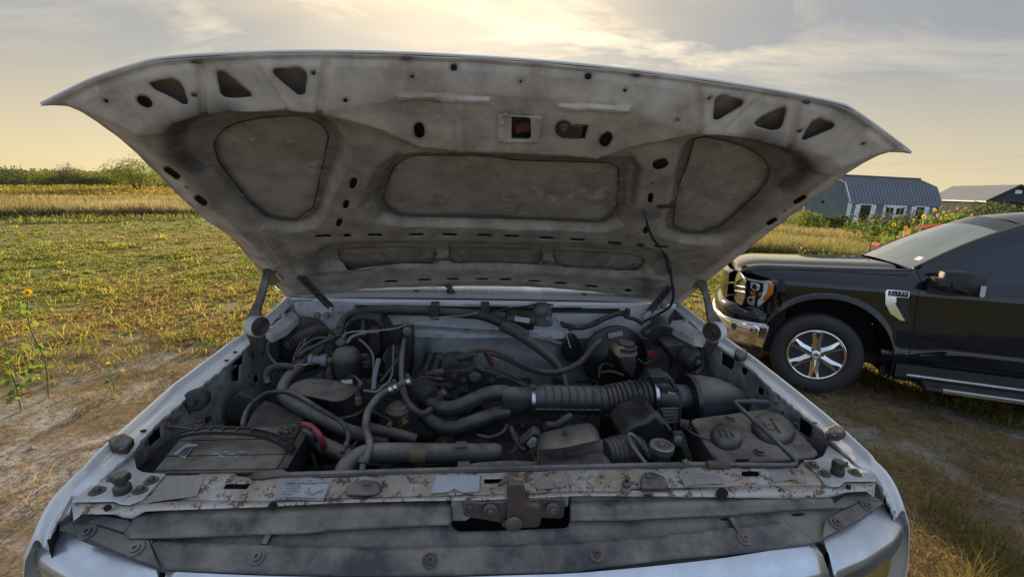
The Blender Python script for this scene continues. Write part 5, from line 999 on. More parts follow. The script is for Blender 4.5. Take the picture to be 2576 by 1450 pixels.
hose('sensor_lead', 'R5', [(1300, 985, .44), (1350, 945, .43), (1430, 950, .41), (1490, 1000, .395), (1530, 1080, .39)], .008, M['rubber'])
for dx in (0, 8, 15): hose('signal_wire', 'R5', [(1470 + dx, 1095, .37), (1490 + dx, 1112, .365), (1520, 1105 + dx / 2, .37)], .0015, M['wire'])
bevel(MB().prism([ony(*D('R5', *p), .385) for p in [(1560, 1075), (1590, 1095), (1582, 1300), (1555, 1300)]], (0, .10, 0)).build('sensor_flange', M['alu'], maf), .003)
# air cleaner dome and conical housing
A = [(1655, 1150, 172, .435), (1760, 1140, 162, .44), (1880, 1140, 140, .45), (2000, 1150, 105, .46), (2090, 1165, 65, .47), (2150, 1172, 25, .48)]
R = []
for x, y, rp, Y in A:
    c = ony(*D('R5', x, y), Y); q = pxr(rp * .31086, c); a = np.linspace(0, 2 * np.pi, 36, endpoint=False); sq = 1 + .10 * np.abs(np.sin(2 * a)) ** 1.0
    R.append(np.stack([c[0] + 0 * a, c[1] + .075 * q / .07 * np.cos(a) * sq, c[2] + q * np.sin(a) * sq], 1))
ad_ = MB().rings(R).build('air_cleaner_dome', M['cone'], truck, smooth=50)
c = ony(*D('R5', 1640, 1145), .435); q = pxr(180 * .31086, c); a = np.linspace(0, 2 * np.pi, 36, endpoint=False)
MB().rings([np.stack([c[0] + dx + 0 * a, c[1] + .080 * q / .07 * np.cos(a) * 1.05, c[2] + q * np.sin(a) * 1.05], 1) for dx in (-.012, .006)]).build('air_cleaner_rim', M['plastic_clean'], ad_)
low = [onz(*D('Z4', *p), -.05) for p in [(960, 550), (1080, 470), (1290, 640), (1180, 790), (1300, 800), (1340, 700), (1420, 1130), (820, 1100), (620, 800), (760, 610)]]
vbox('air_cleaner_base', 'Z4', [(590, 800), (760, 610), (960, 550), (1080, 440), (1280, 680), (1280, 800), (1200, 1000), (1180, 1140), (840, 1120), (800, 900)], .22, .14, M['plastic_clean'], truck, .012)
MB().tube(tp('Z4', [(1070, 430, .24), (1180, 570, .23), (1275, 690, .21)]), .006, 8).build('base_rim', M['plastic_clean'], truck)
for i in range(5): MB().bar(*tp('Z4', [(1150 + i * 14, 400 + i * 46, .27), (1370, 395 + i * 44, .30)]), .006, .006).build('base_fin', M['alu'], truck)
# snorkel: open scoop over the radiator with a bellows into the cleaner ------------------------------
lid = spline([ony(*D('Q2', *p), .12) for p in [(1468, 455), (1475, 395), (1520, 352), (1640, 318), (1790, 288), (1850, 290), (1892, 330), (1922, 398)]], 4)
lidb = [p + np.array([0, -.055, -.004 - .016 * math.sin(math.pi * i / (len(lid) - 1))]) for i, p in enumerate(lid)]
inn = spline([ony(*D('Q2', *p), .055) for p in [(1470, 466), (1560, 462), (1680, 448), (1790, 425), (1880, 405), (1922, 398)]], 4); inn = np.stack([np.interp(np.linspace(0, 1, len(lid)), np.linspace(0, 1, len(inn)), inn[:, i]) for i in range(3)], 1)
sn = MB().rings([lid, inn, inn + np.array([0, .002, -.005]), lid + np.array([0, .003, -.006])], False, False).build('air_scoop', M['greyhose'], truck, smooth=60); solid(sn, .003)
B0 = spline([ony(*D('Q2', *p), .14) for p in [(1480, 470), (1500, 440), (1700, 440), (1900, 400), (1935, 395)]], 4); B1 = spline([ony(*D('Q2', *p), .075) for p in [(1468, 480), (1480, 530), (1540, 590), (1760, 590), (2010, 576)]], 4)
B1 = np.stack([np.interp(np.linspace(0, 1, len(B0)), np.linspace(0, 1, len(B1)), B1[:, i]) for i in range(3)], 1)
solid(MB().rings([B0, B0 * .5 + B1 * .5 + np.array([0, .02, -.018]), B1, B1 + np.array([0, -.02, -.03])], False, False).build('scoop_throat', M['plastic'], sn, smooth=60), .003)
bevel(MB().box(ony(*D('Q2', 1670, 358), .095), (.012, .01, .014)).build('scoop_stud', M['plastic_clean'], sn), .003)
cor('scoop_bellows', 'Q2', [(1950, 500, .13), (2030, 492, .14), (2120, 480, .16), (2200, 470, .18)], [.040, .047, .047, .040], M['rubber'], 9, .13, n=30)
# radiator neck, cap, overflow hose
rc = ony(*D('Q2', 2365, 440), .10); q = pxr(86 * .35, rc)
nk = MB().lathe(rc + np.array([0, 0, -.10]), (0, 0, 1), [(q * .62, 0), (q * .62, .06), (q * .85, .065), (q * .85, .085)], 24).build('radiator_neck', M['plastic'], truck)
cp = MB(); a = np.linspace(0, 2 * np.pi, 48, endpoint=False); ear = 1 + .07 * np.exp(-((np.abs(np.cos(a)) - 1) / .05) ** 2)
cp.rings([np.stack([rc[0] + q * k * ear * np.cos(a), rc[1] + q * k * np.sin(a), rc[2] + h + 0 * a], 1) for k, h in ((.96, -.016), (1, -.012), (1, .002), (.92, .005), (.62, .004), (.60, .001), (.2, .001), (.2, .006), (.02, .006))])
cap_o = cp.build('radiator_cap', M['metal'], nk, smooth=40); MB().lathe(rc + np.array([0, 0, .0015]), (0, 0, 1), [(q * .58, 0), (q * .58, .0006), (q * .24, .0006), (q * .24, 0)], 24).build('cap_centre', M['rustmetal'], cap_o)
hose('overflow_hose', 'Q2', [(2262, 485, .115), (2220, 440, .12), (2170, 380, .125), (2135, 358, .13), (2125, 385, .125), (2150, 440, .11), (2200, 510, .085), (2250, 570, .06)], .0065, M['greyhose'], n=10)
MB().cyl(*tp('Q2', [(2235, 440, .118), (2262, 482, .112)]), .0095, n=12).cyl(*tp('Q2', [(2262, 482, .112), (2290, 515, .108)]), .013, n=12).build('hose_nipple', M['alu'], truck)
vbox('reservoir_bracket', 'Z4', [(1320, 715), (1440, 710), (1480, 800), (1590, 1120), (1480, 1130), (1420, 920), (1330, 900)], .10, .012, M['block'], truck, .003)
c = ony(*D('Z4', 1370, 805), .098); MB().lathe(c, (0, -1, .2), [(.012, 0), (.012, .004), (.007, .006)], 12).build('bracket_bolt', M['steel_arm'], truck)
vbox('bracket_tab', 'Z4', [(1405, 545), (1530, 555), (1535, 650), (1400, 645)], .22, .004, M['alu'], truck, .002)
MB().lathe(ony(*D('Z4', 1460, 600), .218), (0, -1, .3), [(.014, 0), (.014, .004), (.007, .006), (.006, .012)], 14).build('bracket_bolt', M['rustmetal'], truck)
# top radiator hose ------------------------------------------------------
P = tp('R6', [(905, 1060, .09), (930, 990, .11), (985, 935, .13), (1060, 890, .145), (1160, 865, .15), (1350, 862, .15), (1600, 866, .15), (1900, 866, .155), (2080, 866, .16), (2150, 862, .16), (2185, 868, .16)])
q = pxr(78 * .31086, P[5]); Q, rr = spline(P, 8, [q * .95, q * .95, q * .95, q, q, q, q, q, q, q * .96, q * .70])
rh = MB().tube(Q, rr, 30).build('radiator_hose', M['greyhose'], truck, smooth=70)
c0, c1 = tp('R6', [(1462, 864, .15), (1585, 866, .15)]); MB().cyl(c0, c1, q * 1.03, n=30).build('hose_tape', M['tape'], rh)
for s, x, y, Y, w in (('R6', 1868, 800, .135, 95), ('R6', 1888, 962, .075, 95)):
    c = ony(*D(s, x, y), Y); k = pxr(w * .31086, c); o = bevel(MB().box(c, (k, .004, k * .62)).box(c + np.array([0, -.012, k * .30]), (k, .026, .003)).build('spring_clip', M['alu'], truck), .001)
alt = MB().lathe(ony(*D('R6', 1370, 1010), .20), (0, -1, .3), [(.055, -.06), (.06, 0), (.056, .02), (.02, .03)], 30).build('alternator', M['alu'], truck)
for i in range(18):
    a_ = i / 18 * 2 * math.pi; c = ony(*D('R6', 1370, 1010), .18); MB().box(c + np.array([math.cos(a_) * .046, -.004, math.sin(a_) * .046]), (.004, .006, .012)).build('alternator_fin', M['dark'], alt)
MB().tube([tuple(p) for p in tp('R6', [(1230, 1000, .16), (1290, 960, .17), (1400, 945, .175), (1500, 965, .17), (1540, 1010, .16)])], .009, 8, sub=6).build('drive_belt', M['rubber'], truck)
hose('vacuum_tube', 'R6', [(2000, 720, .30), (2100, 740, .28), (2200, 700, .29), (2240, 640, .32)], .006, M['rubber']); hose('sensor_lead', 'R6', [(2270, 660, .30), (2300, 740, .26), (2350, 820, .22), (2390, 850, .2)], .0085, M['rubber'])
vbox('sensor_connector', 'R6', [(2400, 800), (2450, 745), (2480, 760), (2476, 810), (2430, 835)], .20, .02, M['label_old'], truck, .003)
vbox('plug_body', 'R6', [(2340, 800), (2460, 690), (2520, 720), (2420, 850)], .21, .04, M['plastic'], truck, .006)
hose('cross_hose', 'R5', [(470, 1370, .32), (560, 1365, .34), (620, 1330, .36), (680, 1290, .38)], .013, M['rubber'])
# wiring loom and clips across the firewall ---------------------------------------------------------
lm = hose('wiring_loom', 'R4', [(882, 880, .66), (888, 810, .72), (905, 740, .80), (950, 690, .86), (1030, 662, .89), (1130, 645, .89), (1300, 642, .885), (1600, 652, .88), (1900, 672, .87), (2060, 690, .86), (2250, 770, .83), (2400, 850, .80)], [.016, .016, .017, .017, .017, .018, .021, .020, .020, .022, .022, .022], M['greyloom'], n=14)
hose('wiring_loom', 'R5', [(120, 560, .83), (230, 615, .81), (350, 690, .79), (450, 765, .77), (540, 840, .74), (590, 900, .72), (620, 960, .70), (650, 1060, .66)], [.024, .022, .021, .020, .019, .013, .012, .011], M['greyhose'], n=14)
for x, y0_, y1_, w in ((1652, 600, 722, 38), (2062, 600, 730, 38)):
    c = ony(*D('R4', x, (y0_ + y1_) / 2), .855); k = pxr(w * .31086, c) * 2; hh = pxr((y1_ - y0_) * .31086, c)
    bevel(MB().box(c, (k, .012, hh)).box(c + np.array([0, .03, hh * .45]), (k * .9, .05, .010)).build('loom_strap', M['rubber'], truck), .003)
hose('heater_tube', 'Z6', [(1180, 420, .72), (1280, 380, .72), (1400, 310, .71), (1520, 285, .70), (1650, 300, .70), (1800, 360, .70), (1950, 440, .70), (2100, 520, .70), (2244, 580, .70)], .0125, M['greyhose'], n=12)
hose('heater_tube', 'R5', [(0, 775, .70), (80, 790, .70), (180, 830, .70), (280, 880, .70), (380, 920, .70), (480, 938, .70), (580, 935, .70), (680, 905, .71), (780, 840, .73), (860, 740, .75), (930, 680, .77)], .0125, M['greyhose'], n=12)
hose('red_lead', 'Z6', [(1430, 350, .69), (1500, 298, .68), (1560, 330, .68), (1650, 430, .68), (1720, 520, .68)], .003, M['red']); hose('sensor_lead', 'Z6', [(1180, 425, .71), (1260, 400, .70), (1360, 360, .69), (1420, 350, .69)], .009, M['rustmetal'])
hose('loom_tail', 'Z6', [(1530, 340, .70), (1590, 420, .70), (1640, 540, .70)], .009, M['rubber'])
# wiper motor
wm = MB().cyl(*tp('R5', [(160, 500, .88), (330, 515, .88)]), .040, n=24).cyl(*tp('R5', [(330, 515, .88), (380, 520, .88)]), .043, n=24).build('wiper_motor', M['plastic_clean'], truck)
vbox('motor_label', 'R5', [(230, 483), (352, 502), (345, 543), (226, 522)], .837, .001, M['label'], wm, 0)
vbox('motor_gearbox', 'R5', [(385, 430), (420, 392), (500, 390), (530, 430), (540, 560), (510, 575), (400, 565), (385, 520)], .86, .05, M['alu'], wm)
vbox('motor_connector', 'R5', [(475, 485), (532, 490), (528, 540), (512, 552), (510, 520), (478, 518)], .85, .008, M['palehose'], wm, .002)
MB().lathe(ony(*D('R5', 445, 445), .855), (0, -1, .1), [(.026, -.01), (.026, .004), (.018, .010), (.004, .012)], 20).build('gearbox_cap', M['alu'], wm)
hose('motor_lead', 'R5', [(540, 470, .86), (580, 530, .83), (620, 590, .78), (655, 660, .75), (680, 740, .72)], .0028, M['wire'])
hose('washer_line', 'R5', [(600, 540, .88), (660, 565, .875), (760, 575, .87), (860, 550, .86), (960, 500, .86), (1060, 465, .87), (1120, 460, .88)], .0125, M['greyloom'], n=12)
hose('washer_line', 'R5', [(1120, 462, .86), (1130, 490, .86), (1190, 505, .86), (1240, 530, .86), (1262, 548, .86)], .009, M['rubber'])
for x, y in ((680, 580), (1150, 455)): vbox('hose_clip', 'R5', [(x - 18, y - 28), (x + 18, y - 28), (x + 14, y + 28), (x - 14, y + 28)], .85, .02, M['rubber'], truck, .003)
hose('cowl_wire', 'R5', [(60, 450, .90), (120, 440, .90), (200, 415, .90), (320, 405, .90), (420, 385, .90), (540, 395, .90)], .004, M['rubber'])
for x0, x1, y in ((30, 180, 415), (560, 770, 425)): vbox('cowl_slot', 'R5', [(x0, y - 8), (x1, y - 8), (x1, y + 10), (x0, y + 10)], .915, .004, M['dark'], truck, 0)
# oval cover and brake booster
c_ = [ony(*D('R5', *p), .895) for p in [(630, 680), (665, 640), (700, 628), (735, 655), (768, 730), (760, 790), (720, 845), (680, 857), (640, 835), (610, 760)]]
ov = bevel(MB().prism(spline(c_ + [c_[0]], 3)[:-1], (0, .02, 0)).build('access_cover', M['plastic_clean'], truck), .005); MB().lathe(ony(*D('R5', 690, 682), .893), (0, -1, 0), [(.018, 0), (.018, .003), (.008, .004), (.006, .009)], 16).build('cover_stud', M['plastic_clean'], ov)
bc = ony(*D('R5', 1035, 820), .85); q = pxr(262 * .31086, bc)
bo = MB().lathe(bc, (.02, -1, .10), [(q * .9, -.05), (q, -.01), (q * 1.02, 0), (q, .010), (q * .80, .022), (q * .50, .045), (q * .42, .050), (q * .36, .075), (q * .02, .078)], 48).build('brake_booster', M['plastic_clean'], truck)
vbox('booster_label', 'R5', [(985, 625), (1100, 600), (1108, 640), (990, 668)], .815, .001, M['label_old'], bo, 0)
vbox('master_cylinder', 'R5', [(1090, 830), (1220, 830), (1210, 940), (1180, 1000), (1100, 900)], .66, .16, M['block'])
rs = vbox('brake_fluid_reservoir', 'R5', [(1035, 760), (1060, 735), (1150, 725), (1225, 765), (1228, 800), (1200, 830), (1080, 835), (1040, 800)], .68, .06, M['tan'])
c = ony(*D('R5', 1130, 715), .71); MB().lathe(c + np.array([0, 0, -.02]), (0, 0, 1), [(.045, 0), (.045, .014), (.034, .016), (.034, .028), (.030, .032)], 24).build('reservoir_cap', M['plastic'], rs)
hose('brake_line', 'R5', [(1225, 830, .68), (1280, 870, .68), (1330, 850, .69), (1400, 830, .72), (1560, 815, .74)], .004, M['greyloom']); hose('brake_line', 'R5', [(910, 980, .70), (920, 900, .72), (960, 870, .75), (1030, 890, .72)], .006, M['rubber']); hose('brake_line', 'R5', [(930, 940, .70), (1020, 935, .68), (1110, 965, .66)], .006, M['rubber'])
MB().prism(tp('R5', [(x, y, .72) for x, y in [(1305, 785), (1350, 760), (1395, 790), (1370, 815), (1310, 812)]]), (0, .02, 0)).build('red_fuse_cap', M['red'], truck)
# washer bottle funnel (horn), control box
h0, h1 = tp('R5', [(1390, 530, .86), (1425, 650, .76)])
MB().tube([h0, h0 * .5 + h1 * .5, h1], [.034, .042, .053], 24).build('trumpet_horn', M['alu'], truck); 
ax = (h1 - h0) / np.linalg.norm(h1 - h0); MB().lathe(h1, ax, [(.053, 0), (.057, .001), (.053, .003), (.045, .0035), (.02, .002)], 24).build('horn_rim', M['block'], truck)
hose('horn_bracket', 'R5', [(1330, 560, .85), (1290, 580, .85), (1262, 610, .85), (1290, 640, .84), (1330, 640, .84)], .010, M['rustmetal'])
cbx = vbox('cruise_control_box', 'R5', [(1445, 735), (1470, 715), (1640, 705), (1740, 770), (1700, 790), (1640, 880), (1530, 860), (1490, 800)], .66, .10, M['plastic'])
MB().lathe(ony(*D('R5', 1680, 850), .63), (.5, -.9, -.2), [(.04, -.05), (.045, 0), (.036, .012), (.016, .014), (.014, .03)], 24).build('servo_housing', M['plastic'], cbx)
hose('servo_hose', 'R5', [(1680, 690, .78), (1730, 740, .74), (1755, 810, .7), (1740, 900, .66), (1690, 960, .6)], .010, M['rubber'])
# coolant and washer reservoir ----------------------------------------------------------------
P = [onz(*D('Q3', *p), 0) for p in [(728, 258), (760, 240), (1320, 166), (1365, 172), (1645, 478), (1650, 500), (1620, 520), (1500, 530), (935, 565), (920, 555)]]
rv = bevel(MB().prism(P, (0, 0, -.16)).build('coolant_reservoir', M['plastic'], truck), .009, 3)
def dome(x, y, rx, ry, h, tilt, name='reservoir_cap'):
    rings = []
    for k, hh in ((1.06, -.001), (1.05, h * .25), (1.0, h * .6), (.88, h * .9), (.6, h * 1.03), (.05, h * 1.06)):
        rings.append([onz(*D('Q3', *e), .001) + np.array([0, 0, hh]) - np.array([0, 0, 0]) for e in ell(x, y, rx * k, ry * k, tilt, 36)])
    return MB().rings(rings).build(name, M['plastic'], rv, smooth=60)
d1 = dome(988, 392, 112, 74, .024, 14); d2 = dome(1325, 335, 155, 88, .026, 17)
for x, y in ((1017, 250), (1224, 492)):
    c = onz(*D('Q3', x, y), 0); MB().lathe(c, (0, 0, 1), [(.016, 0), (.016, .004), (.011, .005), (.011, .011), (.009, .012)], 18).build('moulded_boss', M['plastic'], rv)
def capt(x, y, lines, ux, uy, z, sz, par):
    o = onz(*D('Q3', x, y), z); rx = onz(*D('Q3', x + ux[0], y + ux[1]), z) - o; up = onz(*D('Q3', x + uy[0], y + uy[1]), z) - o; rx /= np.linalg.norm(rx); up = up - rx * (up @ rx); up /= np.linalg.norm(up)
    nz = np.cross(rx, up)
    if nz[2] < 0: up = -up; nz = -nz
    for i, t in enumerate(lines): txt('moulded_text', t, sz, M['ink'], par, o - up * (i - (len(lines) - 1) / 2) * sz * 1.25, [rx, up, nz], .0004)
capt(985, 352, ['ENGINE', 'COOLANT', 'ONLY'], (-45, -80), (-80, 50), .0275, .0125, d1)
capt(1300, 290, ['ONLY', '', 'WASHER FLUID'], (-50, -75), (80, -40), .0300, .0125, d2)
e_ = [onz(*D('Q3', x, y), .0295) for x, y in [(1275, 300), (1305, 280), (1340, 290), (1350, 315), (1330, 328), (1290, 318), (1275, 300)]]; MB().tube(e_, .0009, 5).build('washer_symbol', M['ink'], d2)
MB().tube([onz(*D('Q3', x, y), z) for x, y, z in ((875, 390, .01), (830, 385, .008), (760, 360, .006), (715, 330, .004), (698, 310, .0), (715, 300, .0), (740, 325, .0))], .0032, 8, sub=5).build('cap_tether', M['rubber'], rv)
MB().tube([onz(*D('Q3', x, y), z) for x, y, z in ((1480, 290, .01), (1505, 260, .01), (1490, 215, .01), (1440, 195, .008), (1390, 200, .004))], .0042, 8, sub=5).build('cap_tether', M['rubber'], rv)
bevel(MB().prism([onz(*D('Q3', *p), .002) for p in [(1050, 560), (1120, 528), (1150, 545), (1140, 560)]], (0, 0, .012)).build('moulded_clip', M['plastic_clean'], rv), .002)
wl = MB(); c = onz(*D('Z4', 1490, 1120), .02)
for k in range(5):
    a_ = k * 1.25; d = np.array([math.cos(a_), math.sin(a_), .4]) * .012; e = np.array([-math.sin(a_), math.cos(a_), 0]) * .004; wl.add([c, c + d * .5 + e, c + d, c + d * .5 - e], [(0, 1, 2, 3)])
tag(wl.build('green_sprig', mat('fresh_leaf', (.16, .26, .06), .6), None, 0), 'tiny fresh green leaf sprig resting on the radiator support', 'leaf')
# ================================================================== BLACK PICKUP
BQ = np.array([3.9486, 3.8779, -1.3407]); _t, _p, _r = .50665, -.0347, -.0485
Bf = np.array([-math.cos(_t) * math.cos(_p), math.sin(_t) * math.cos(_p), math.sin(_p)])
_z = np.array([0, 0, 1.]) + _r * np.array([-math.sin(_t), -math.cos(_t), 0]); _z /= np.linalg.norm(_z)
Bs = np.cross(_z, Bf); Bs /= np.linalg.norm(Bs); Bu = np.cross(Bf, Bs)
def B(a, s, h): return BQ + Bf * a + Bs * s + Bu * h
def BB(L): return [B(*p) for p in L]
def bside(sh, x, y, sv=1.0): return onpl(*D(sh, x, y), BQ + Bs * sv, Bs)
def bplane(sh, L, a0, s0, a1, s1, off=0.0):
    p0 = B(a0, s0, 1); d = B(a1, s1, 1) - p0; nn = np.cross(d, Bu); nn /= np.linalg.norm(nn)
    if nn @ (CAMP - p0) < 0: nn = -nn
    return [onpl(*D(sh, *p), p0 + nn * off, nn) for p in L], nn
M['bpaint'] = mat('black_car_paint', (.006, .0075, .013), .07, var=.2, coat=.35, spec=.45, bump=.0, dust=.0, dustc=(.08, .075, .07), dscale=3)
M['bplastic'] = mat('textured_black_plastic', (.018, .018, .019), .5, dust=.25, dustc=(.09, .085, .075), bump=.3, bscale=300)
M['tyre'] = mat('tyre_rubber', (.022, .022, .023), .72, dust=.5, dustc=(.10, .09, .075), bump=.4)
M['amber'] = mat('amber_lens', (.75, .20, .01), .2, var=.15, coat=1, bump=0)
M['silver'] = mat('lamp_reflector', (.78, .79, .81), .3, metal=.0, var=.3, vscale=30, bump=.1, coat=.5)
M['lampdark'] = mat('lamp_inner_black', (.02, .02, .02), .3, coat=.5)
M['badge'] = mat('badge_black', (.01, .01, .014), .45, spec=.25)
def glassmat(nm, tint, rough=.03):
    m = bpy.data.materials.new(nm); m.use_nodes = True; nt = m.node_tree; nt.nodes.clear(); n = NT(nt)
    p = n('ShaderNodeBsdfPrincipled', {'Base Color': (*tint, 1), 'Roughness': rough, 'Transmission Weight': 1.0, 'IOR': 1.5}); n('ShaderNodeOutputMaterial', {0: p.outputs[0]}); return m
M['wglass'] = mat('windshield_glass', (.13, .175, .185), .06, var=.1, coat=1.0, spec=.9, bump=0, dust=.08, dustc=(.16, .17, .15))
M['sglass'] = mat('tinted_side_glass', (.018, .032, .052), .05, var=.2, coat=0, bump=0, dust=.03, dustc=(.06, .07, .08), dscale=14)
M['clear'] = glassmat('clear_lamp_cover', (.95, .97, 1))
bk = tag(empty('pickup_truck', B(0, 0, 0)), 'black modern pickup truck parked in dry weeds with chrome wheels and amber headlight corner', 'pickup truck')
SIDE = lambda h: 1.0 - .55 * max(0, h - 1.10) ** 2 * 3.2 - .10 * max(0, .85 - h) ** 2 + (.018 * math.exp(-((h - .50) / .05) ** 2)) - (.05 * max(0, .44 - h) / .1)
side_np = np.vectorize(SIDE)
# body side with wheel arch: fender and doors
arc = [(-.05 + .58 * math.cos(t), .43 + .58 * math.sin(t)) for t in np.linspace(math.radians(-3), math.radians(188), 26)]
fend = [(.58, .62), (.60, .78), (.50, .93), (.47, 1.02), (.48, 1.16), (.72, 1.24), (.66, 1.245), (.30, 1.275), (-.30, 1.32), (-.69, 1.345), (-.73, 1.22), (-.715, 1.06), (-.73, .75), (-.735, .40), (-.66, .40)]
fpoly = [p for p in arc if p[1] > .40] + [(-.66, .40)][:1]
fpoly = [(.56, .46)] + [p for p in arc] + [(-.735, .36), (-.735, .75), (-.72, 1.06), (-.735, 1.22), (-.70, 1.335), (-.30, 1.315), (.30, 1.275), (.62, 1.235), (.72, 1.21), (.50, 1.155), (.455, 1.10), (.45, 1.00), (.50, .93), (.60, .80), (.60, .62)]
def smap(dx=0.0):
    def f(u, v):
        s = side_np(v); s = s - .10 * sstep(.40, .80, u) + .010 * sstep(.03, .0, np.abs(np.hypot(u + .05, v - .43) - .58)) * (v > .35)
        s = s + .006 * np.exp(-((v - (1.235 - .02 * u)) / .012) ** 2) + dx
        return BQ + np.outer(u, Bf) + np.outer(s, Bs) + np.outer(v, Bu)
    return f
lf_ = sheet('front_fender', fpoly, [], .022, smap(), M['bpaint'], bk, smooth=60)
dpoly = [(-.741, .36), (-.741, .75), (-.726, 1.06), (-.741, 1.22), (-.71, 1.335), (-.86, 1.345), (-3.2, 1.36), (-3.2, .36)]
door = sheet('door', dpoly, [], .03, lambda u, v: smap(-.001)(u, v) + np.outer(.010 * sstep(.60, .56, v) * sstep(-.80, -1.05, u) * sstep(.40, .46, v), Bs), M['bpaint'], bk, smooth=60)
# right side mirrored simply, arch liners
MB().rings([[B(.5, -.95, .5), B(.45, -.99, 1.1), B(.6, -.88, 1.24)], [B(-3.2, -.98, .4), B(-3.2, -1.0, 1.1), B(-3.2, -.93, 1.35)]], False, False).build('body_side', M['bpaint'], bk)
sil = MB().rings([[B(a, s, h) for s, h in ((.96, .44), (.985, .42), (.985, .30), (.93, .25), (.90, .40))] for a in (-.66, -3.2)]); sil.build('rocker_panel', M['bplastic'], bk)
sb = MB().rings([[B(a, s, h) for s, h in ((.90, .30), (1.05, .285), (1.12, .265), (1.125, .235), (1.08, .22), (.90, .22))] for a in (-.86, -.95, -3.3)]); sbo = bevel(sb.build('running_board', M['bplastic'], bk), .01)
MB().rings([[B(a, s, h) for s, h in ((1.115, .272), (1.132, .262), (1.132, .236), (1.122, .236))] for a in (-.98, -3.3)]).build('board_trim', M['chrome'], sbo)
for i in range(4): MB().rings([[B(a, s, .291 - .02 * i / 4) for s in (.96 + i * .035, .975 + i * .035)] for a in (-.96, -3.3)], False, False).build('board_groove', M['dark'], sbo)
MB().rings([[B(a, s, h) for s, h in ((.97, .335), (.995, .335), (.995, .32), (.97, .32))] for a in (-.75, -3.2)]).build('rocker_trim', M['silver'], bk)
mf = MB().prism([bside('W3', *p, .92) for p in [(1130, 340), (1175, 335), (1185, 400), (1340, 425), (1340, 448), (1120, 410)]], Bs * -.03); mf.build('mud_flap_bracket', M['bplastic'], bk)
# flare and liner
fl = []
for t in np.linspace(math.radians(-10), math.radians(196), 34):
    c_, s_ = math.cos(t), math.sin(t)
    fl.append([B(-.05 + r * c_, sv - .10 * float(sstep(.40, .80, -.05 + r * c_)), .43 + r * s_) for r, sv in ((.590, 1.003), (.585, 1.009), (.572, 1.009), (.566, .985), (.563, .90))])
MB().rings(fl, False, False).build('wheel_arch_flare', M['bpaint'], bk, smooth=60)
ln = [[B(-.05 + .575 * math.cos(t), s, .43 + .575 * math.sin(t)) for s in (.97, .55)] for t in np.linspace(math.radians(-12), math.radians(196), 24)]
MB().rings(ln, False, False).build('arch_liner', M['bplastic'], bk)
MB().prism([B(-.04 + .57 * math.cos(t), .56, .44 + .57 * math.sin(t)) for t in np.linspace(math.radians(-12), math.radians(196), 24)], Bs * -.02).build('arch_wall', M['dark'], bk)
